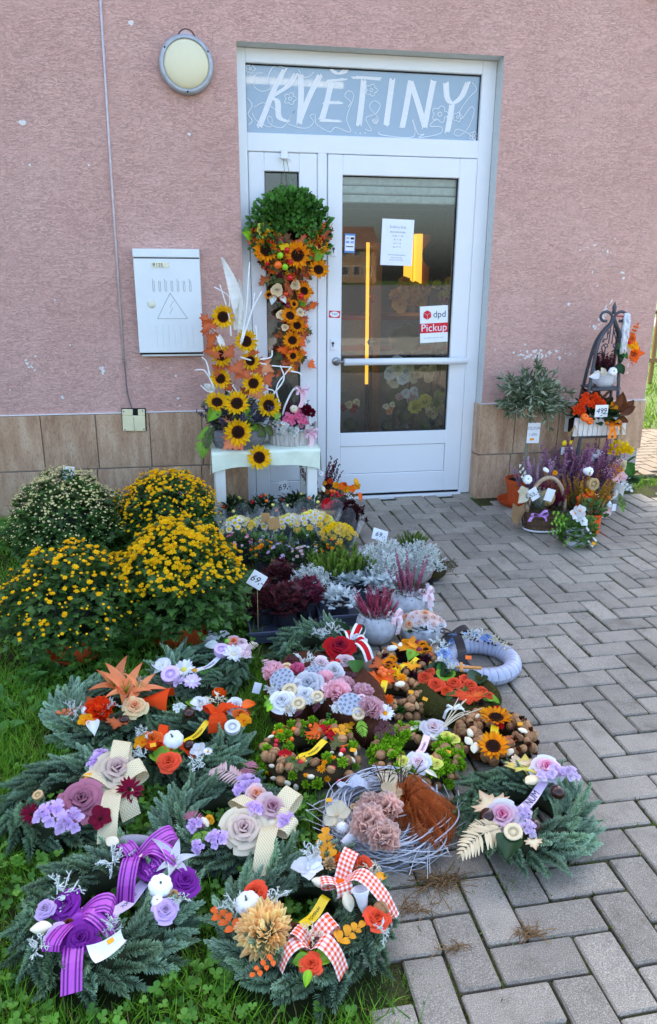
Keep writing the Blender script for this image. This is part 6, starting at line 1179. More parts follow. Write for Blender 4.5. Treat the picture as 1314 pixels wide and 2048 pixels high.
# ================================================================== table with the sunflower arrangement
def table():
    x0, x1, y0, y1, zt = .232, .845, -.42, -.08, .462; cx, cy = (x0+x1)/2, (y0+y1)/2; t = thing('white_table', 'low white table under a pale cloth beside the door', 'table', (cx, cy, 0)); w, d = (x1-x0)/2, (y1-y0)/2
    W = plain('table_white', S(232, 234, 226), .5, .3, mott=.04, bscale=8); CL = plain('table_cloth', S(226, 236, 214), .8, .15, bump=.25, bscale=25, mott=.06)
    for sx in (-1, 1):
        for sy in (-1, 1): part('leg', box(sx*(w-.04)-.03, sx*(w-.04)+.03, sy*(d-.04)-.028, sy*(d-.04)+.028, 0, zt-.05, .004), W, t)
    part('table_top', box(-w+.006, w-.006, -d+.006, d-.006, zt-.05, zt-.008, .004), W, t)
    rng = np.random.default_rng(3)
    def fn(u, v):                          # the cloth: flat on top, falling over the front with a sagging hem and folded corners
        s = v*(2*d+.11)-.0; y = np.where(s < 2*d, d-s, -d-.006-.006*np.sin(u*23)*np.clip((s-2*d)/.05, 0, 1)); z = np.where(s < 2*d, zt+.0015*np.sin(u*19+v*7), zt-(s-2*d)*(1-.22*np.sin(PI*u)**.7+.10*np.abs(2*u-1)**6))
        return (2*u-1)*(w+.004), y, z
    part('cloth', grid(40, 30, fn), CL, t, smooth=True)
    for sx in (-1, 1): part('cloth_corner', grid(8, 8, lambda u, v: (sx*(w+.004+.012*v*np.sin(u*5+1)), -d-.004+u*(2*d), zt-v*(.13-.05*u+.02*np.sin(u*11)))), CL, t, smooth=True)
    return zt
ZT = table()
def decow(par, spec, Y, scale=1.2, face=(0, -1., .35)):
    """like decorate, but placed on the upright plane y = Y"""
    L = np.array(par.location)
    for ln in spec.strip().replace('\n', ';').split(';'):
        f = ln.split()
        if not f: continue
        k, me = mk(f[0]); v = list(map(float, f[1:])); nm = me.name.split('.')[0]
        if k in LONG:
            yy = Y+(v[4] if len(v) > 4 else 0); A, B = wat(v[0], v[1], yy), wat(v[2], v[3], yy-.02); d = B-A; link(nm, me, par, fy(A-L, d, np.array([.05+RG.normal(0, .3), -1, .25+RG.normal(0, .3)]), np.linalg.norm(d)*scale*(.85 if k == 'maple' else 1))[0])
        else:
            yy = Y+(v[3] if len(v) > 3 else 0); P = wat(v[0], v[1], yy); link(nm, me, par, fr(P-L, np.array(face)+RG.normal(0, .18, 3), RG.uniform(0, 6), v[2]*mpp(P)*scale)[0])
def willow(par, Y, lines, r=.0055, c='white'):
    L = np.array(par.location)
    for pl in lines: P = np.array([wat(380+x*.2344, 480+y*.2344, Y+k*.012) for k, (x, y) in enumerate(pl)])-L; P = cr(P, 6); part('white_branch', tube(P, np.linspace(r, r*.6, len(P)), 6), plain('white_branch', S(236, 236, 232), .7, mott=.06), par, smooth=True)
P = wat(478, 902, -.27); t = thing('sunflower_arrangement', 'tall arrangement of sunflowers, white branches and orange maple leaves on the white table', 'arrangement', (P[0], -.25, ZT))
part('woven_base', lathe([(.001, .002), (.14, .002), (.165, .05), (.16, .1), (.145, .105), (.001, .1)], 26), plain('grey_wicker', S(110, 108, 110), .9, bump=1., bscale=40, mott=.4, stretch=(1, 1, 4)), t)
f_leaves(t, 260, .15, .2, .1, petal(1, .22, .2, -.1, 2, 3, 'point'), .06, S(70, 84, 66), S(128, 140, 116), 5, .6, 'filler_leaves')
f_spikes(t, 46, .17, .2, .1, S(70, 66, 84), S(116, 110, 136), 6, 1.2, 1.6, 'lavender_filler')
def ridge_leaf():
    s = petal(1., .10, .5, -.22, 6, 44, 'point'); V = s[0].copy(); V[:, 2] += .006*np.sign(np.sin(V[:, 1]*2*PI*22)); return gm('ribbed_white_leaf', (V, s[1], s[2]), FABRIC, S(240, 238, 230), True)
RL = ridge_leaf()
for (a, b, s_) in [((482, 650), (452, 514), .72), ((448, 700), (432, 660), 1.1), ((478, 690), (486, 560), .42), ((470, 660), (484, 600), .9)]:
    A, B = wat(*a, -.24), wat(*b, -.26); link('ribbed_white_leaf', RL, t, fy(A-np.array(t.location), B-A, [.3, -1, .2], (np.linalg.norm(B-A)*np.array([s_*1.3, 1, 1]))[None])[0])
willow(t, -.26, [[(350, 820), (335, 600), (330, 480), (205, 400)], [(345, 700), (310, 560), (255, 380)], [(430, 900), (480, 600), (500, 300), (510, 190)], [(440, 880), (530, 600), (610, 440)], [(430, 860), (520, 640), (550, 450)], [(210, 1270), (130, 1120), (40, 1110)], [(200, 1300), (150, 1290), (90, 1240)], [(430, 1000), (640, 1060), (770, 1080), (870, 1085)], [(700, 1330), (800, 1190), (770, 1070)], [(770, 1420), (740, 1250), (860, 1085)], [(620, 1270), (700, 1280), (740, 1320)], [(210, 1780), (250, 1600), (340, 1470)], [(110, 1670), (220, 1560), (320, 1480)], [(280, 1790), (290, 1650), (330, 1540)], [(460, 1440), (390, 1280), (330, 1200), (320, 1040)], [(300, 1270), (350, 1300), (370, 1230)], [(590, 1020), (690, 1000), (700, 940)], [(520, 1330), (580, 1420), (500, 1440)], [(560, 1000), (570, 860), (560, 730)], [(170, 1160), (140, 1040), (100, 1000)], [(860, 1120), (940, 1140), (950, 1200)], [(440, 1450), (400, 1350), (440, 1260), (480, 1300)]])
decow(t, """sun:yellow 446 634 21; sun:yellow 492 683 21; sun:yellow 443 711 20; sun:yellow 501 722 18; sun:yellow 441 757 19; sun:yellow 507 767 20 -.04; sun:yellow 434 805 21 -.12; sun:yellow 474 807 23 -.14; sun:yellow 537 811 22 -.12; sun:yellow 476 864 25 -.2; sun:yellow 518 915 23 -.19
maple:rust 420 656 402 638; maple:rust 428 682 410 668; maple:rust 432 700 405 706; maple:rust 455 700 470 716 -.03; maple:rust 470 730 486 752 -.03; maple:rust 505 728 524 752; maple:copper 525 732 548 744; maple:rust 440 740 422 730; maple:copper 512 780 526 804 -.03; maple:salmon 466 882 446 900 -.19; maple:salmon 478 884 486 902 -.19; maple:rust 450 724 436 742; maple:rust 530 752 542 774; maple:rust 488 740 470 760 -.03; maple:salmon 458 842 448 864 -.1; maple:rust 508 700 498 714; maple:rust 492 790 478 774; maple:rust 462 770 446 780; maple:rust 420 640 406 662
leaf:lgreen:0.36 440 815 420 838 -.06; leaf:lgreen:0.36 498 815 488 838 -.1; leaf:lgreen:0.36 556 822 552 838 -.06; leaf:olive:0.36 512 850 528 870 -.1; leaf:lgreen:0.3 500 842 510 866 -.1; leaf:olive:0.36 532 852 544 868 -.06; fern:lgreen 420 850 404 905 -.04; fern:olive 428 852 412 890 -.06; sprig:silver 545 850 556 836 -.05; fern:olive 420 800 404 812; fern:silver 430 784 412 770""", -.25, 1.2)
P = wat(587, 912, -.3); t = thing('log_basket', 'grey driftwood-bark planter with pink kalanchoe and pale pink bows on the table', 'planter', (P[0], -.24, ZT))
def bark():
    rng = np.random.default_rng(5); m = plain('driftwood', S(186, 178, 172), .95, .1, bump=.8, bscale=30, mott=.3, stretch=(3, 3, .4))
    for k in range(26):
        a = k*2*PI/26; h = .105+rng.uniform(-.02, .03); part('bark_strip', xf(box(-.0165, .0165, -.008, .008, 0, h, .004), T4(.128*math.cos(a), .09*math.sin(a), 0)@rz(a+PI/2)@rx(.12)@rz(rng.normal(0, .12))), m, t)
    part('liner', scl(lathe([(.001, .002), (.11, .002), (.115, .09), (.001, .085)], 20), 1, .72, 1), MATS['potting_soil'], t)
bark()
f_leaves(t, 110, .1, .06, .085, petal(1, .4, .2, -.1, 2, 3), .04, S(70, 92, 80), S(150, 166, 160), 6); f_spikes(t, 40, .09, .15, .1, S(70, 24, 40), S(130, 60, 84), 7, .5, 1.2, 'heather_spikes')
decow(t, """hyd:hotpink 582 838 14; hyd:hotpink 597 834 14; hyd:hotpink 606 842 12; hyd:hotpink 573 842 10; peony:burg 612 820 10; peony:burg 622 826 8; hyd:silver 568 855 12 -.02; hyd:silver 588 862 11 -.03; daisy:white 561 850 9; berry:ivory 588 818 7; orchid:white:white 574 862 9""", -.3, 1.25)
for (x, y) in ((604, 780), (622, 866)):
    q = wat(x, y, -.34)-np.array(t.location); bow(t, q, .026, cf_solid(S(246, 200, 216)), FABRIC, [(-.04, -.01, .025), (.04, -.01, .025)], [(-.03, -.02, 0), (.03, -.02, 0)], 3, 'lpink')
    rib_part('ribbon_tail', t, cr([q, q+[.006, -.006, -.05], q+[-.012, 0, -.10]], 6), [1, .2, 0], .03, cf_solid(S(246, 206, 220)), FABRIC, 3)
A, B, C_ = [wat(x, y, -.28)-np.array(t.location) for x, y in ((560, 850), (592, 776), (620, 850))]; part('handle', tube(cr([A, A*.55+B*.45+[-.01, 0, .02], B, C_*.5+B*.5+[.015, 0, .02], C_], 7), .006, 6), plain('white_branch', S(236, 236, 232), .7), t, smooth=True)
# ================================================================== autumn pot by the door and the hanging wreath
P = gat(684, 1012); t = thing('autumn_pot', 'white pot of heather, orange berries and small gourds at the foot of the door', 'potted plant', (.965, -.2, 0)); pot(t, .085, .065, .085, None, plain('pot_white', S(230, 230, 226), .4), .004)
f_leaves(t, 160, .12, .06, .085, petal(1, .2, .2, -.1, 2, 3, 'point'), .035, S(60, 72, 50), S(130, 140, 120), 3); f_spikes(t, 18, .06, .3, .08, S(70, 24, 34), S(128, 62, 78), 4, .5, .8, off=(-.08, .02)); f_leaves(t, 120, .13, .05, .1, petal(1, .1, .2, -.1, 1, 3, 'point'), .05, S(120, 110, 60), S(186, 150, 80), 13, .6, 'straw_filler'); f_coral(t, 26, .05, .05, .08, 'silver', 5)
decow(t, """button:dorange 660 962 8; orchid:orange:amber 683 972 11; orchid:amber:yellow 693 978 11; orchid:orange:amber 704 978 11; berry:orange 668 983 5; berry:red 674 986 5; berry:red 664 990 5; berry:orange 662 982 5; berry:red 676 992 5; pod:amber 712 964 9; pod:ivory 646 978 8; orchid:amber:orange 672 970 9; pumpkin:white 640 950 8; button:amber 650 966 6; leaf:orange 718 985 722 1005; orchid:amber:orange 714 972 9; button:rust 655 984 7; button:dorange 690 968 6; berry:red 684 990 4; berry:orange 696 990 4; sprig:silver 690 985 706 996""", -.3, .85)
C0 = wat(580, 470, .03); t = thing('hanging_wreath', 'boxwood wreath with sunflowers and a long autumn tail hung beside the door', 'wreath', (C0[0], .03, C0[2]))
def hang():
    rng = np.random.default_rng(12); Rm, rt = .15, .078; part('ring', xf(torus(Rm, rt*.7, 30, 10, 0.), rx(PI/2)), MATTE, t, col=S(40, 48, 26), smooth=True)
    n = 1700; a = rng.normal(PI/2, .95, n); b = rng.uniform(0, 2*PI, n); er = np.stack([np.cos(a), 0*a, np.sin(a)], -1); nn = er*np.cos(b)[:, None]; nn[:, 1] = -np.abs(np.sin(b)); q = er*Rm+nn*rt*rng.uniform(.7, 1.22, n)[:, None]
    stuff(scatter(t, 'box_leaves', petal(1, .3, .25, -.1, 2, 3, 'round', .4), fy(q, nn+rng.normal(0, .55, (n, 3))+[0, -.15, .2], nn+[0, -.6, .4], rng.uniform(.024, .044, n)), S(40, 82, 30), S(92, 148, 58), LEAF, .3))
    # autumn leaves on the lower half and down the tail
    cols = ['rust', 'orange', 'olive', 'burg', 'amber', 'rust', 'moss']; ms = [maple(c) for c in cols]+[sprig(c) for c in ('orange', 'amber', 'olive', 'rust')]
    for k in range(190): a = rng.uniform(PI-.15, 2*PI+.15); b = rng.uniform(-1.4, 1.4); er = np.array([math.cos(a), 0, math.sin(a)]); nn = er*math.sin(b)+np.array([0, -math.cos(b), 0]); link('autumn_leaf', ms[rng.integers(len(ms))], t, fy(er*Rm+nn*rt*.95, nn*.4+rng.normal(0, .6, 3), nn+[0, -.5, .2], rng.uniform(.035, .065))[0])
    L = np.array(t.location); 
    for k in range(190):
        v = rng.uniform(0, 1); px, py = 585+8*math.sin(v*4)+rng.normal(0, 20*(1-.45*v)), 550+v*190; q = wat(px, py, .055+rng.uniform(-.03, .02))-L; link('autumn_leaf', ms[rng.integers(len(ms))], t, fy(q, rng.normal(0, 1, 3)*[1, .3, 1], [rng.normal(0, .4), -1, .2], rng.uniform(.028, .055))[0])
    A = wat(584, 540, .06)-L; B = wat(590, 738, .06)-L; part('tail_core', tube([A, (A+B)/2, B], [.03, .026, .01], 8), MATTE, t, col=S(70, 50, 26))
    top = wat(569, 318, .085)-L
    for dx in (-.008, .012): part('string', tube([top+[dx, 0, 0], np.array([dx*2, -.02, Rm+rt*.6])], .0014, 4), plain('green_string', S(90, 120, 80), .7), t)
    part('hook', cat(box(top[0]-.02, top[0]+.02, top[1]-.004, top[1]+.014, top[2]+.005, top[2]+.05, .004), tube([top+[-.03, -.004, .008], top+[.032, -.004, .0]], .006, 6)), MATS['pvc_white'], t)
hang()
decow(t, """sun:amber 531 501 22 -.08; sun:amber 595 511 24 -.09; sun:amber 637 540 19 -.08; orchid:lemon:yellow 526 460 14 -.07; orchid:yellow:amber 547 452 10 -.06; orchid:yellow:lemon 568 494 9 -.08; orchid:lemon:yellow 618 487 9 -.08; orchid:lemon:yellow 637 490 12 -.06; maple:red 615 462 630 462 -.07; maple:burg 512 470 505 455 -.06; maple:rust 555 478 565 490 -.07; maple:rust 600 478 612 492 -.07; maple:burg 562 476 554 488 -.07; leaf:lime:0.4 502 478 488 466 -.05; leaf:lgreen:0.4 620 510 645 506 -.06; berry:lime 560 511 6 -.1; berry:lime 570 534 6 -.1; berry:orange 556 530 7 -.1; berry:red 541 484 5 -.08; berry:red 580 524 5 -.1; berry:red 534 525 5 -.08; berry:red 646 482 4 -.06; berry:red 580 555 5 -.08; berry:red 574 500 5 -.09
sun:amber 608 582 16 -.02; sun:amber 580 632 17 -.03; sun:amber 594 651 15 -.02; sun:amber 585 681 17 -.03; sun:amber 586 712 12 -.03; sun:amber 588 608 8 -.03; rose:cream 554 580 10 -.02; rose:cream 591 570 8 -.03; rose:cream 562 630 8 -.02; rose:cream 600 625 7 -.02; rose:cream 570 655 6 -.02; berry:red 602 592 5 -.04; berry:dorange 572 588 4 -.03; berry:dorange 580 704 4 -.02; berry:dorange 590 702 4 -.02; maple:orange 566 695 572 712; leaf:silver:0.35 548 590 544 606; leaf:silver:0.35 562 592 570 604; button:lgreen 606 608 6 -.03; sun:amber 538 590 9; berry:burg 576 612 4 -.03; sprig:olive 555 560 535 565 -.02; berry:orange 612 652 4 -.02""", .03, 1.2)
# ================================================================== right of the door
P = gat(1047, 1012); t = thing('olive_tree', 'small olive tree in a terracotta pot against the plinth right of the door', 'potted tree', (P[0], -.2, 0)); pot(t, .1, .08, .17, None, rim=.01); part('saucer', lathe([(.001, .004), (.12, .004), (.145, .03), (.15, .03), (.125, 0), (.001, 0)], 24), MATS['terracotta'], t)
top = wat(1068, 780, -.2)-np.array(t.location); cr_ = wat(1072, 772, -.2)-np.array(t.location); P = cr([(0, 0, .14), (.01, 0, .3), (top[0]*.8, 0, top[2]-.16), (top[0], 0, top[2]-.06)], 6); part('trunk', tube(P, np.linspace(.011, .008, len(P)), 8), plain('olive_bark', S(130, 126, 104), .9, bump=.5, bscale=50), t, smooth=True)
def olive():
    rng = np.random.default_rng(2); g = G(); gb = G(); b0 = P[-1]
    for k in range(90):
        d = unit(rng.normal(0, 1, 3)*[1, .8, .7]+[0, -.1, .4]); L = rng.uniform(.15, .26); Q = cr([b0, b0+d*L*.5+[0, 0, .012], b0+d*L*1.0+rng.normal(0, .015, 3)], 5); gb.add(tube(Q, np.linspace(.003, .001, len(Q)), 4, False), S(120, 122, 96))
        m = 26; tt = rng.uniform(.3, 1, m); q = Q[(tt*(len(Q)-1)).astype(int)]; Yd = d*.7+rng.normal(0, .5, (m, 3)); g.add(rep(petal(1, .12, .2, -.08, 2, 3, 'point'), fy(q, Yd, rng.normal(0, 1, (m, 3))+[0, 0, .5], rng.uniform(.035, .06, m))), np.repeat(np.where((rng.uniform(0, 1, m) < .45)[:, None], S(170, 178, 150), S(96, 114, 80))*rng.uniform(.8, 1.15, (m, 1)), 12, 0))
    c = part('crown', gb_shape(gb), LEAF, t, col=S(110, 112, 90)); stuff(link('olive_leaves', g.mesh('olive_leaves', LEAF), c))
def gb_shape(g): return cat(*[(v, q-o, tt-o) for v, q, tt, o in zip(g.V, g.Q, g.T, np.r_[0, np.cumsum([len(v) for v in g.V])[:-1]])])
olive()
q = wat(1067, 866, -.23)-np.array(t.location); part('tag', xf(box(-.042, .042, -.001, .001, -.065, .065, .0005), T4(*q)@ry(.02)), MATS['card_white'], t); part('tag_lettering', xf(text('OLIVA', .03), T4(q[0], q[1]-.0025, q[2]+.03)@FRONT), GREYINK, t); part('tag_lettering', xf(text('1 690,-', .024), T4(q[0], q[1]-.0025, q[2]-.01)@FRONT), GREYINK, t); part('price_sticker', mv(box(-.014, .014, -.0022, -.0012, -.007, .007), q[0]-.008, q[1], q[2]-.04), plain('sticker_amber', c_('amber'), .6), t)
# ---- wrought-iron plant stand
YS = -.30
def stand():
    IR = plain('iron_grey', S(78, 80, 88), .5, .4, metal=.2, bump=.2); f = lambda x, y, Y=YS: wat(x, y, Y)
    b = f(1190, 1000); t = thing('plant_stand', 'tall tapered grey iron plant stand with scrolls and two shelves', 'plant stand', (b[0], YS+.1, 0)); L = np.array(t.location); bk = np.array([.055, .2, 0])
    lf = [f(1137, 1008), f(1160, 880), f(1186, 735), f(1196, 690), f(1208, 665), f(1222, 648), f(1226, 634)]; rt_ = [f(1222, 1008), f(1232, 880), f(1238, 735), f(1240, 690), f(1240, 668), f(1233, 650), f(1227, 634)]
    for pts in (lf, rt_):
        pts = np.array(pts); pts[0][2] = 0.; P = cr(pts-L, 6); part('leg', tube(P, .0105, 8), IR, t, smooth=True)
        Pb = P.copy(); h = np.clip(P[:, 2]/P[-1, 2], 0, 1)[:, None]; Pb = P+bk*(1-h**3); part('leg', tube(Pb, .0105, 8), IR, t, smooth=True)
    for y, e, w in ((778, 0, .02), (873, 0, .02)):
        A, B = f(1183 if y < 800 else 1161, y), f(1235 if y < 800 else 1233, y-1); A, B = A-L, B-L; part('shelf', cat(box(A[0], B[0], A[1]-.012, A[1]+.012, A[2]-.012, A[2]+.006, .004), box(A[0]+bk[0], B[0]+bk[0], A[1]+.16, A[1]+.175, A[2]-.012, A[2]+.006, .003), box(A[0]+.01, B[0]+.03, A[1]+.0125, A[1]+.1595, A[2]-.004, A[2]+.004)), IR, t)
    # scrolls at the top
    tp = f(1227, 632)-L; a = np.linspace(0, 1.55*PI, 22)
    for sx in (-1, 1): part('scroll', tube(np.stack([tp[0]+sx*(.046-.040*np.cos(a)*(1-.12*a/5)), 0*a+tp[1], tp[2]-.015+.034*np.sin(a)+.012*a/3], -1), .0085, 8), IR, t, smooth=True)
    part('finial', mv(lathe([(.001, .07), (.006, .055), (.014, .035), (.01, .02), (.013, .0), (.001, -.005)], 12), *(tp+[0, 0, .015])), IR, t, smooth=True)
    def sc_(pts): part('scroll_wire', tube(cr(np.array([f(1120+x*.1563, 600+y*.1563) for x, y in pts])-L, 5), .0035, 5), IR, t, smooth=True)
    for pl in [[(650, 250), (645, 400), (620, 560)], [(690, 250), (685, 400), (660, 560)], [(570, 520), (545, 540), (560, 500), (600, 500), (610, 420), (590, 390), (620, 390), (625, 425), (600, 430)], [(740, 520), (755, 540), (740, 500), (715, 500), (700, 420), (720, 390), (690, 390), (685, 425), (705, 430)], [(520, 690), (505, 670), (540, 660), (560, 690), (580, 620), (560, 570), (600, 565), (605, 600), (580, 605)], [(700, 690), (690, 640), (720, 570), (690, 565), (680, 600), (700, 605)], [(540, 640), (535, 600), (560, 570)], [(740, 640), (745, 600), (720, 570)]]: sc_(pl)
    return t
st_ = stand()
def on(px, py, Y): return wat(px, py, Y)
# white pot on the upper shelf
P = wat(1214, 776, YS+.02); t = thing('whitewashed_pot', 'small whitewashed pot of dark heather on the upper shelf of the stand', 'potted plant', (P[0], P[1]+.06, P[2]+.003)); part('pot', lathe([(.001, 0), (.06, 0), (.078, .035), (.078, .10), (.07, .10), (.066, .08), (.001, .08)], 20), plain('whitewash', S(206, 208, 214), .9, bump=.6, bscale=40, mott=.2, stretch=(1, 1, 5)), t, smooth=True)
f_spikes(t, 40, .05, .15, .07, S(60, 24, 36), S(120, 56, 76), 3, .4, 1.2); f_leaves(t, 90, .055, .06, .075, petal(1, .3, .2, -.1, 2, 3, 'point'), .035, S(30, 44, 22), S(64, 84, 44), 4)
decow(t, """pumpkin:white 1223 744 7 -.02; orchid:ivory:white 1206 744 7; leaf:white:0.3 1200 746 1184 752; leaf:green:0.4 1236 690 1248 694; leaf:green:0.4 1240 705 1252 714; leaf:dgreen:0.4 1232 700 1240 720; leaf:dgreen:0.4 1232 730 1244 744""", YS-.02, 1.3)
# white slat box with orange kalanchoe on the lower shelf
P = wat(1195, 872, YS-.02); t = thing('slat_box', 'whitewashed slatted wooden box of orange-red kalanchoe on the lower shelf', 'planter', (P[0], P[1]+.06, P[2]+.006))
W_ = plain('whitewashed_slat', S(222, 220, 214), .85, .15, bump=.4, bscale=25, mott=.14, stretch=(3, 3, .5))
for k in range(11): part('slat', xf(box(-.0145, .0145, -.006, .006, 0, .115, .002), T4(-.165+.033*k, -.075, 0)@ry((k-5)*-.012)@rx(.02*((k*7) % 3-1))), W_, t); part('slat', xf(box(-.0125, .0125, -.006, .006, 0, .10, .002), T4(-.145+.029*k, .075, 0)), W_, t)
part('soil_block', box(-.14, .14, -.065, .065, .003, .085), MATS['potting_soil'], t)
f_leaves(t, 150, .14, .12, .085, petal(1, .42, .2, -.1, 2, 3), .05, S(28, 52, 26), S(64, 94, 46), 8); f_leaves(t, 26, .07, .12, .11, petal(1, .28, .3, -.1, 2, 4, 'point'), .085, S(52, 36, 26), S(96, 70, 48), 9, 1.2, 'copper_leaves')
decow(t, """hyd:dorange 1168 800 11; hyd:dorange 1182 806 9; hyd:dorange 1195 802 11; hyd:dorange 1160 812 9; hyd:dorange 1190 814 10; hyd:dorange 1152 822 9; hyd:dorange 1164 824 8; hyd:dorange 1204 808 8; hyd:dorange 1172 792 7; hyd:dorange 1188 794 8; pumpkin:orange 1166 838 7 -.03; pumpkin:orange 1177 842 6 -.03; orchid:amber:orange 1225 812 8; leaf:brown:0.3 1236 824 1244 794; leaf:brown:0.3 1240 824 1262 806; leaf:brown:0.3 1240 826 1264 816; leaf:brown:0.3 1238 832 1252 842; stems:tan 1240 850 1250 876; stems:tan 1150 850 1145 868""", YS-.04, 1.3)
q = wat(1226, 850, YS-.09)-np.array(t.location); bow(t, q, .03, cf_solid(S(250, 142, 14)), SATIN, [(-.05, -.01, .03), (.05, -.01, .03), (-.03, -.02, .015)], [(-.025, -.03, 0), (.03, -.03, 0)], 3, 'amber')
for dx in (-.02, .02): rib_part('ribbon_tail', t, cr([q, q+[dx*.6, -.008, -.04], q+[dx, -.006, -.085]], 6), [1, .2, 0], .026, cf_solid(S(250, 142, 14)), SATIN, 3)
card('white card reading 499 in front of the orange kalanchoe', 1203, 822, YS-.1, .085, .075, '499', 0, 0, stick=False, shear=.1)
# white wicker wreath hanging at the right of the stand
P = wat(1249, 668, YS-.02); t = thing('wicker_wreath', 'white wicker ring with orange flowers hanging on a red cord from the stand', 'wreath', P)
rng = np.random.default_rng(3); a = np.linspace(0, 2*PI, 30)
for k in range(26): ph = rng.uniform(0, 6, 3); R = .1+.022*np.sin(a*rng.integers(3, 7)+ph[0]); part('wicker_strand', tube(np.stack([.018*np.sin(a*5+ph[1])+.02*np.cos(a), R*np.cos(a)*.45, R*np.sin(a)], -1), .0035, 4, False), plain('white_wicker', S(228, 230, 234), .8), t, smooth=True)
tp = wat(1230, 632, YS)-np.array(t.location); part('red_cord', cat(tube([tp, (0, 0, .1)], .0035, 5), tube([tp+[.02, 0, .0], (.03, 0, .1)], .0035, 5)), plain('red_cord', S(196, 40, 44), .6), t)
decow(t, """sprig:orange 1262 672 1272 654; rose:orange 1263 678 8; orchid:amber:yellow 1266 692 10; orchid:orange:amber 1270 698 9; button:rust 1268 708 8; orchid:orange:amber 1266 714 10; leaf:orange 1270 710 1286 706; berry:red 1258 684 4; orchid:yellow:amber 1260 688 7; sprig:rust 1258 712 1262 726; leaf:orange 1264 714 1272 724""", YS-.03, 1.25)
# ---- pots on the paving round the stand
def rpot(name, label, px, pyb, rt, rb, h, col, cat_='potted plant', group='pots round the iron stand', **k):
    P = gat(px, pyb); t = thing(name, label, cat_, (P[0], P[1]+rb, 0), group)
    if rt: pot(t, rt, rb, h, None, plain(name+'_'+str(px), col, .5, mott=.1), .004)
    return t
H0, H1 = S(110, 56, 90), S(190, 128, 168)
t = rpot('heather_pot', 'lilac heather behind the basket at the foot of the olive tree', 1075, 1022, .07, .055, .1, S(90, 70, 60)); heather(t, .095, H0, S(222, 186, 206), 46, .25, .12, 4, .8)
t = rpot('heather_pot', 'tall purple heather in front of the iron stand, left of two', 1130, 1020, .07, .055, .1, S(70, 60, 60)); heather(t, .095, S(110, 66, 92), S(190, 136, 166), 40, .33, .1, 5, .8)
t = rpot('heather_pot', 'tall purple heather in front of the iron stand, right of two', 1180, 1022, .07, .055, .1, S(70, 60, 60)); heather(t, .095, S(104, 56, 84), S(182, 120, 154), 42, .35, .1, 6, .8)
t = rpot('kalanchoe', 'bright yellow kalanchoe with broad leaves at the building corner', 1236, 1000, .07, .055, .12, S(206, 204, 200)); f_leaves(t, 46, .1, .14, .11, petal(1, .42, .2, -.1, 2, 4), .075, S(38, 66, 34), S(84, 124, 70), 6)
decow(t, """hyd:yellow 1222 896 10; hyd:yellow 1234 890 11; hyd:yellow 1246 892 10; hyd:yellow 1240 902 10; hyd:yellow 1228 904 9; hyd:yellow 1258 902 9; hyd:yellow 1218 904 8; hyd:yellow 1250 898 9; rose:amber 1233 938 13 -.06; rose:cream 1240 932 12 -.05; orchid:lpink:pink 1214 944 9 -.1; orchid:lpink:pink 1230 958 9 -.1; orchid:lpink:pink 1243 954 9 -.1; orchid:pink:lpink 1208 952 8 -.1; leaf:green:0.4 1245 928 1262 946 -.05""", -.3, 1.3)
t = rpot('ceramic_owl', 'small white card stand with yellow bird eyes between the heathers', 1133, 930, 0, .05, 0, None, 'ornament'); t.location = wat(1134, 900, -.25).tolist()
part('card', box(-.04, .04, -.002, .002, -.03, .02, .001), MATS['card_white'], t); part('eye', mv(scl(ball(10, 6), .02, .012, .02), -.022, -.004, .045), GLOSS, t, col=c_('yellow'), smooth=True); part('eye', mv(scl(ball(10, 6), .02, .012, .02), .022, -.004, .045), GLOSS, t, col=c_('yellow'), smooth=True); part('stick', tube([(0, .004, 0), (0, .004, -.2)], .003, 5), MATS['stick_wood'], t)
t = thing('paper_lantern', 'white pierced paper ornament standing behind the purple heather', 'ornament', wat(1190, 915, -.22)); part('lantern', lathe([(.001, -.14), (.06, -.14), (.07, -.05), (.065, .03), (.001, .06)], 5), plain('lantern_white', S(232, 234, 236), .7), t); part('mark', box(-.03, -.015, -.071, -.068, -.02, .01), MATS['rubber'], t); part('mark', box(.012, .026, -.071, -.068, -.02, .01), MATS['rubber'], t)
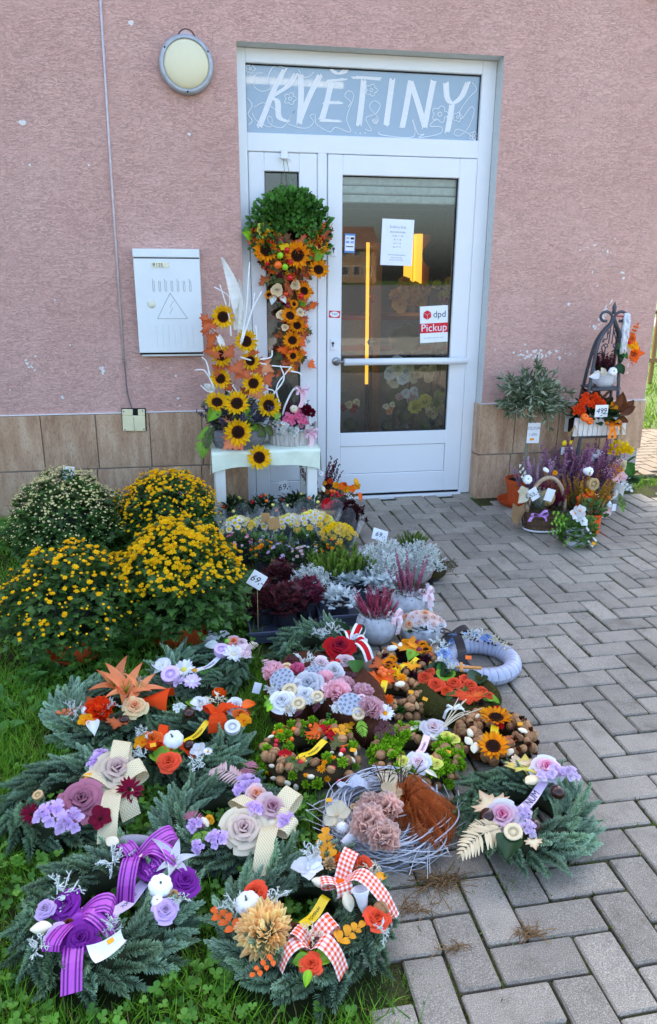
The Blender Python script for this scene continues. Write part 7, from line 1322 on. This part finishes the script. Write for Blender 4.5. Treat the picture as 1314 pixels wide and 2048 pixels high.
# wire basket
def basket():
    P = gat(1100, 1070); t = thing('wire_basket', 'oval wire basket with moss lining, heather and a lilac bow', 'basket', (P[0], P[1]+.1, 0)); a = np.linspace(0, 2*PI, 33); e = lambda s, z: np.stack([.135*s*np.cos(a), .09*s*np.sin(a), np.full(33, z)], -1)
    WI = plain('brown_wire', S(84, 62, 54), .6, .3)
    for s, z in ((.85, .006), (.93, .045), (1., .09), (1.06, .125)): part('wire_ring', tube(e(s, z), .0022, 5), WI, t)
    for k in range(0, 32, 1): part('upright_wire', tube([e(.85, .006)[k], e(.93, .045)[k], e(1., .09)[k], e(1.06, .125)[k]], .0016, 4), WI, t)
    part('liner', scl(lathe([(.8, .008), (.9, .06), (1., .12), (.9, .12), (.001, .1)], 26), .13, .086, 1), plain('burlap_liner', S(118, 92, 70), .95, bump=.6, bscale=60, mott=.3), t); part('base_rim', tube(e(.86, .012)-[0, 0, 0], .0055, 6), MATS['pvc_white'], t)
    b = np.linspace(0, PI, 20); part('handle', tube(np.stack([.115*np.cos(b), 0*b-.02, .12+.2*np.sin(b)], -1), .012, 7), plain('twig_handle', S(176, 150, 124), .9, bump=.6, bscale=50, mott=.3), t, smooth=True)
    f_leaves(t, 90, .11, .05, .12, petal(1, .2, .2, -.1, 2, 3, 'point'), .035, S(50, 66, 40), S(100, 116, 76), 4); f_spikes(t, 40, .08, .16, .12, S(100, 22, 46), S(160, 52, 84), 8, .4, 1.2, off=(.06, 0)); f_spikes(t, 22, .07, .14, .12, S(90, 110, 80), S(206, 214, 200), 9, .4, 1., 'white_spikes', off=(-.07, 0))
    part('straw_nest', mv(lump(6, .05, .03, .05, .1), 0, -.02, .2), MATTE, t, col=S(188, 160, 110), smooth=True)
    part('burlap_skirt', grid(20, 5, lambda u, v: (-.16+.075*np.sin(u*PI)*v-.02, -.06+.1*u, .05+.1*v+.01*np.sin(u*20))), FABRIC, t, col=S(170, 136, 98), smooth=True)
    bow(t, (-.075, -.1, .12), .026, cf_solid(S(214, 160, 226)), SATIN, [(-.05, -.01, .02), (.045, -.01, .03)], [(-.07, -.02, .0), (.03, -.03, .0)], 3, 'lilac')
    L = np.array(t.location)
    for (x, y, r, w_) in ((1099, 990, .3, ''), (1068, 988, -.5, '55,-')):
        q = wat(x, y, L[1]-.08)-L; p_ = part('label_card', xf(box(-.026, .026, -.001, .001, -.036, .036, .0005), T4(*q)@ry(r)), MATS['card_white'], t)
        if w_: part('lettering', xf(text(w_, .036), T4(q[0], q[1]-.002, q[2])@ry(r)@FRONT), INK, p_)
    decow(t, """orchid:white:white 1048 990 10; pumpkin:white 1052 960 8; orchid:ivory:cream 1045 985 10; sprig:silver 1050 965 1040 940; leaf:ivory:0.4 1052 985 1040 1002; button:amber 1110 946 5; chip:white 1092 940 6""", L[1]-.02, 1.25)
basket()
t = rpot('heath_bowl', 'golden-orange heath with orange berries in the middle of the right-hand group', 1170, 1060, .1, .08, .11, S(120, 96, 80)); f_leaves(t, 130, .12, .06, .1, petal(1, .22, .2, -.1, 2, 3, 'point'), .035, S(38, 60, 30), S(84, 104, 50), 4); f_spikes(t, 46, .15, .24, .1, S(120, 96, 34), S(206, 156, 60), 5, .8, .9)
decow(t, """berry:dorange 1158 997 5; berry:dorange 1165 992 5; berry:dorange 1172 996 6; berry:dorange 1182 996 6; berry:dorange 1166 1004 5; berry:dorange 1172 1008 5; berry:dorange 1190 1008 5; berry:dorange 1188 992 5; berry:dorange 1178 988 5; orchid:amber:yellow 1178 982 10; cup:tan 1184 968 10; chip:white 1175 944 9 .05; pod:white 1193 998 9; gerb:dorange 1156 1014 8; pumpkin:white 1175 943 7 .1; berry:orange 1217 996 4; orchid:white:white 1184 968 6""", -.75, 1.25)
t = rpot('orange_pot', 'orange pot with white cyclamen and grass on the paving', 1188, 1070, .06, .05, .12, S(240, 96, 24)); f_leaves(t, 60, .07, .06, .11, petal(1, .4, .2, -.1, 2, 3), .045, S(40, 76, 34), S(100, 140, 70), 6); f_spikes(t, 24, .05, .1, .1, S(190, 170, 120), S(226, 206, 160), 7, .6, .8, 'dry_grass')
t = rpot('ribbed_pot', 'pale grey pot lying low with ivy and a striped ribbon, nearest of the right-hand group', 1160, 1094, .062, .05, .075, S(206, 208, 212)); rng = np.random.default_rng(4)
f_leaves(t, 190, .12, .10, .075, xf(maple_shape()[0], np.diag([1, .8, 1, 1])), .03, S(50, 92, 36), S(120, 166, 76), 7, lo=-.3); f_leaves(t, 90, .10, .07, .04, xf(maple_shape()[0], np.diag([.9, .8, 1, 1])), .028, S(60, 100, 40), S(136, 186, 70), 8, .2, 'trailing_ivy', lo=-.6)
decow(t, """orchid:white:amber 1150 1026 10; orchid:white:amber 1160 1022 10; orchid:white:lime 1156 1034 8; orchid:white:white 1166 1044 8; sprig:lgreen 1130 1045 1112 1030; sprig:lgreen 1124 1054 1104 1060; sprig:lgreen 1142 1066 1130 1082; sprig:lgreen 1130 1042 1110 1046""", float(t.location[1])-.06, 1.3)
q = (.04, -.07, .075); rib_part('ribbon', t, cr([(.0, -.075, .11), (.035, -.085, .06), (.075, -.07, .02)], 6), [.6, .3, .6], .05, cf_edge(S(110, 90, 80), 'white'), FABRIC, 8); part('price_sticker', xf(box(-.012, .012, -.001, .001, -.008, .008), T4(.05, -.1, .035)@ry(.4)), MATS['sticker_amber'], t)
t = rpot('white_cup_pot', 'small white pot with dark foliage and a paper tag, right edge of the group', 1205, 1036, .05, .04, .07, S(226, 226, 228)); f_leaves(t, 70, .07, .08, .07, petal(1, .2, .2, -.1, 2, 3, 'point'), .04, S(26, 34, 26), S(70, 86, 60), 3); f_coral(t, 14, .05, .06, .07, S(140, 190, 110), 4)
decow(t, """orchid:lpink:white 1212 1024 9; chip:white 1218 1008 8; leaf:white:0.3 1222 1000 1232 985; sprig:silver 1240 960 1256 975; fern:olive 1236 985 1246 1010; sprig:lgreen 1236 990 1242 1012""", float(t.location[1])-.05, 1.3)
for nm, lab, x, y, Y in (('price_tag', 'tiny white tag on the small white pot at the right', 1228, 1015, -.62),): card(lab, x, y, Y, .026, .045, None, .1, .1, stick=False)
# ================================================================== grass, clover, moss in the joints, litter
def in_wreath(P, k=.96):
    m = np.zeros(len(P), bool)
    for x, y, R in WREATHS: d = np.hypot(P[:, 0]-x, P[:, 1]-y); m |= (d < R*k) & (d > R*.45)
    return m
POTS = [(o.location[0], o.location[1]) for o in bpy.data.objects if o.parent is None and o.get('category') in ('potted plant', 'tray', 'pot')]
def lawn():
    rng = np.random.default_rng(21)
    def pts(n, x0, x1, y0, y1): return np.stack([rng.uniform(x0, x1, n), rng.uniform(y0, y1, n), np.full(n, -.012)], -1)
    edge = lambda P: P[:, 0] < PX0-.03-.05*np.sin(P[:, 1]*9)+rng.normal(0, .035, len(P))
    vis = lambda P: ((lambda q: (q[:, 0] > -70) & (q[:, 0] < 1380) & (q[:, 1] < 2160))(pix(P)))
    near = pts(70000, -1.2, .6, -4.0, -2.0); far = pts(22000, -2.2, .55, -2.0, -.02); P = np.concatenate([near, far]); P = P[edge(P) & vis(P) & ~in_wreath(P)]
    for x, y in POTS: P = P[np.hypot(P[:, 0]-x, P[:, 1]-y) > .09]
    n = len(P); patch = np.sin(P[:, 0]*7+1)*np.cos(P[:, 1]*6)+.5*np.sin(P[:, 0]*17+P[:, 1]*13); h = rng.uniform(.025, .085, n)*(1+.35*patch); near_w = np.zeros(n, bool)
    for x, y, R in WREATHS: near_w |= np.hypot(P[:, 0]-x, P[:, 1]-y) < R*1.12
    h = np.where(near_w, np.minimum(h, .045), h)
    bl = shp([(-.5, 0, 0), (.5, 0, 0), (.36, .5, .10), (-.36, .5, .10), (0, 1, .38)], [(0, 1, 2, 3)], [(3, 2, 4)])
    D = np.stack([rng.normal(0, .55, n), rng.normal(0, .55, n), np.ones(n)], -1); w = rng.uniform(.0022, .0042, n)
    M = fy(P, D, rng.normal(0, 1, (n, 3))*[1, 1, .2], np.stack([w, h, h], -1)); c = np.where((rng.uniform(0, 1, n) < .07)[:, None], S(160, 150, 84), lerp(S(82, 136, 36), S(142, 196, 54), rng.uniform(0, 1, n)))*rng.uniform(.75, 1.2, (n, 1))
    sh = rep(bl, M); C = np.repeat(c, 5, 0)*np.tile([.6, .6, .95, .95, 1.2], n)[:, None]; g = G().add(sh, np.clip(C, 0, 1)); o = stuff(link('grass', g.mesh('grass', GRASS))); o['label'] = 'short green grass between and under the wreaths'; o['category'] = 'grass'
    # clover and broad-leaved weeds
    Q = np.concatenate([pts(5200, -1.1, .55, -3.9, -2.0), pts(3600, -2.0, .5, -2.0, -.05)]); pm = np.sin(Q[:, 0]*5+2)+np.cos(Q[:, 1]*4.3+1)+rng.normal(0, .6, len(Q)); Q = Q[edge(Q) & vis(Q) & ~in_wreath(Q, 1.0) & (pm > -.3)]
    for x, y in POTS: Q = Q[np.hypot(Q[:, 0]-x, Q[:, 1]-y) > .1]
    n = len(Q); Q[:, 2] = rng.uniform(.005, .045, n); lf = petal(1, .52, .15, .1, 2, 3, 'round', .35); F = fr(Q, np.stack([rng.normal(0, .35, n), rng.normal(-.15, .35, n), np.ones(n)], -1), rng.uniform(0, 6, n), rng.uniform(.009, .017, n)); Ms = (F[:, None]@ring(3, .12, .05, 0, 1., 0, .05)[None]).reshape(-1, 4, 4)
    g = G(); cc = lerp(S(70, 124, 42), S(132, 186, 70), rng.uniform(0, 1, n))*rng.uniform(.7, 1.1, (n, 1)); sh = rep(lf, Ms); k = len(lf[0])*3; g.add(sh, np.repeat(cc, k, 0)); o = stuff(link('clover', g.mesh('clover', GRASS))); o['label'] = 'clover and small weeds growing in the lawn'; o['category'] = 'clover'
    # broad docks at the wall
    g = G(); Q = np.concatenate([pts(140, -1.6, -.75, -.6, -.03), pts(60, -.5, .3, -2.05, -1.6), pts(60, -.9, -.4, -2.6, -1.9)]); n = len(Q); a = rng.uniform(0, 2*PI, n); addp(g, petal(1, .3, .3, -.25, 3, 5, 'point'), fy(Q, np.stack([np.cos(a), np.sin(a), np.full(n, .7)], -1), np.stack([-np.cos(a)*.7, -np.sin(a)*.7, np.ones(n)], -1), rng.uniform(.05, .11, n)), S(44, 88, 32), S(92, 142, 56), .25); o = stuff(link('broad_weeds', g.mesh('broad_weeds', LEAF))); o['label'] = 'broad-leaved weeds along the wall and round the pots'; o['category'] = 'weeds'
lawn()
def joints():
    rng = np.random.default_rng(5); OX, OY = .7334, -3.4008; P = []
    for j in range(-8, 34):
        for i in range(-3, 28):
            k = (i-j) % 4; x, y = OX+.1*i, OY+.1*j
            if k in (1, 2): m = 16; P.append(np.stack([x+rng.uniform(0, .1, m), y+rng.normal(0, .0022, m), np.full(m, -.009)], -1))
            if k in (0, 1, 3): m = 16; P.append(np.stack([x+rng.normal(0, .0022, m), y+rng.uniform(0, .1, m), np.full(m, -.009)], -1))
    P = np.concatenate(P); f = np.sin(P[:, 0]*4.1+1)*np.cos(P[:, 1]*3.3)+.6*np.sin(P[:, 0]*13+P[:, 1]*9)+rng.normal(0, .5, len(P)); q = pix(P); P = P[(f > .15) & (P[:, 0] > PX0) & (q[:, 0] < 1330) & (q[:, 1] < 2080) & (P[:, 1] < -.03)]; n = len(P)
    bl = shp([(-.5, 0, 0), (.5, 0, 0), (0, 1, .3)], E4, [(0, 1, 2)]); h = rng.uniform(.006, .016, n); w = h*.4; D = np.stack([rng.normal(0, .6, n), rng.normal(0, .6, n), np.ones(n)], -1); c = lerp(S(66, 74, 26), S(120, 132, 44), rng.uniform(0, 1, n)); c = np.where((rng.uniform(0, 1, n) < .2)[:, None], S(110, 88, 50), c)
    g = G().add(rep(bl, fy(P, D, rng.normal(0, 1, (n, 3)), np.stack([w, h, h], -1))), np.repeat(c, 3, 0)); o = stuff(link('joint_moss', g.mesh('joint_moss', GRASS))); o['label'] = 'moss and tiny weeds in the paving joints'; o['category'] = 'moss'
    # grassy tufts at the foot of the corner and along the door
    T = [(gat(1278, 968), 150, .09), (gat(1300, 962), 160, .12), (gat(945, 996), 30, .02), (gat(1262, 975), 90, .06), (gat(800, 985), 20, .05), (gat(880, 1750), 60, .05), (gat(905, 1800), 40, .04), (gat(940, 1880), 30, .05), (gat(1010, 1775), 25, .03), (gat(800, 2000), 60, .05), (gat(780, 1960), 60, .04)]
    g = G()
    for c0, m, r in T:
        Q = c0+np.stack([rng.normal(0, r, m), rng.normal(0, r*.4, m), np.zeros(m)-.008], -1); h = rng.uniform(.02, .055, m) if r > .05 else rng.uniform(.01, .025, m); D = np.stack([rng.normal(0, .6, m), rng.normal(0, .6, m), np.ones(m)], -1); g.add(rep(shp([(-.5, 0, 0), (.5, 0, 0), (0, 1, .3)], E4, [(0, 1, 2)]), fy(Q, D, rng.normal(0, 1, (m, 3)), np.stack([h*.09+.0015, h, h], -1))), np.repeat(lerp(S(70, 110, 34), S(128, 170, 56), rng.uniform(0, 1, m)), 3, 0))
    o = stuff(link('grass_tufts', g.mesh('grass_tufts', GRASS))); o['label'] = 'small grass tufts at the wall corner and in the paving'; o['category'] = 'grass'
    # far lawn blades
    m = 26000; Q = np.stack([rng.uniform(3.3, 13, m), 2.1+rng.uniform(0, 1, m)**1.6*13, np.full(m, -.03)], -1); q = pix(Q); Q = Q[(q[:, 0] > 1240) & (q[:, 0] < 1345)]; m = len(Q); h = rng.uniform(.05, .16, m); D = np.stack([rng.normal(0, .5, m), rng.normal(0, .5, m), np.ones(m)], -1)
    g = G().add(rep(shp([(-.5, 0, 0), (.5, 0, 0), (0, 1, .3)], E4, [(0, 1, 2)]), fy(Q, D, rng.normal(0, 1, (m, 3)), np.stack([h*.1+.003, h, h], -1))), np.repeat(lerp(S(66, 98, 30), S(112, 142, 46), rng.uniform(0, 1, m)), 3, 0)); o = stuff(link('side_grass', g.mesh('side_grass', GRASS))); o['label'] = 'sunlit lawn grass beyond the building corner'; o['category'] = 'grass'
joints()
def roots(label, px, py, s, n, seed):
    P0 = gat(px, py); t = thing('dry_roots', label, 'dry weeds', (P0[0], P0[1], 0), 'dried weed clumps on the paving'); rng = np.random.default_rng(seed); g = G()
    for k in range(n):
        a = rng.uniform(0, 2*PI); L = s*rng.uniform(.3, 1); d = np.array([math.cos(a), math.sin(a)*.6, 0]); p = np.array([rng.normal(0, s*.3), rng.normal(0, s*.12), .003]); g.add(tube(cr([p, p+d*L*.5+[0, 0, rng.uniform(.0, .01)], p+d*L+np.r_[rng.normal(0, s*.15, 2), rng.uniform(0, .008)]], 4), rng.uniform(.0006, .0013), 3, False), lerp(S(104, 74, 50), S(156, 124, 78), rng.uniform()))
    stuff(link('root_tangle', g.mesh('root_tangle', MATTE), t))
roots('tangle of dry brown roots on the paving below the twig wreath', 880, 1765, .085, 90, 1); roots('small dry weed clump in a paving joint at the bottom', 1060, 1872, .05, 45, 2); roots('short dry stems on the paving beside the gingham wreath', 830, 1822, .06, 34, 3); roots('dry stems at the paving joint near the bottom edge', 905, 1900, .04, 26, 4)

def litter():
    """fallen needles and leaf crumbs on the paving round the wreaths"""
    rng = np.random.default_rng(31); n = 900; k = rng.integers(len(WREATHS), size=n); W = np.array(WREATHS)[k]; a = rng.uniform(0, 2*PI, n); r = W[:, 2]*(1+np.abs(rng.normal(0, .45, n))); P = np.stack([W[:, 0]+r*np.cos(a), W[:, 1]+r*np.sin(a), np.full(n, .002)], -1); P = P[P[:, 0] > PX0]; n = len(P)
    Q = np.stack([rng.uniform(PX0, 3.3, 260), rng.uniform(-3.9, -.05, 260), np.full(260, .002)], -1); P = np.concatenate([P, Q]); n = len(P); a = rng.uniform(0, 2*PI, n); L = rng.uniform(.006, .016, n); w = rng.uniform(.0012, .003, n)
    c = np.array([S(60, 84, 56), S(110, 84, 50), S(80, 62, 40), S(150, 130, 80), S(70, 90, 40)])[rng.integers(5, size=n)]
    g = G().add(rep(shp([(0, 0, 0), (.5, .4, .08), (0, 1, .02), (-.5, .4, .08)], [(0, 1, 2, 3)]), fy(P, np.stack([np.cos(a), np.sin(a), 0*a+.04], -1), [0, 0, 1.], np.stack([w, L, L], -1))), np.repeat(c, 4, 0)); o = stuff(link('litter', g.mesh('litter', GRASS))); o['label'] = 'fallen needles and leaf crumbs on the paving'; o['category'] = 'litter'
litter()
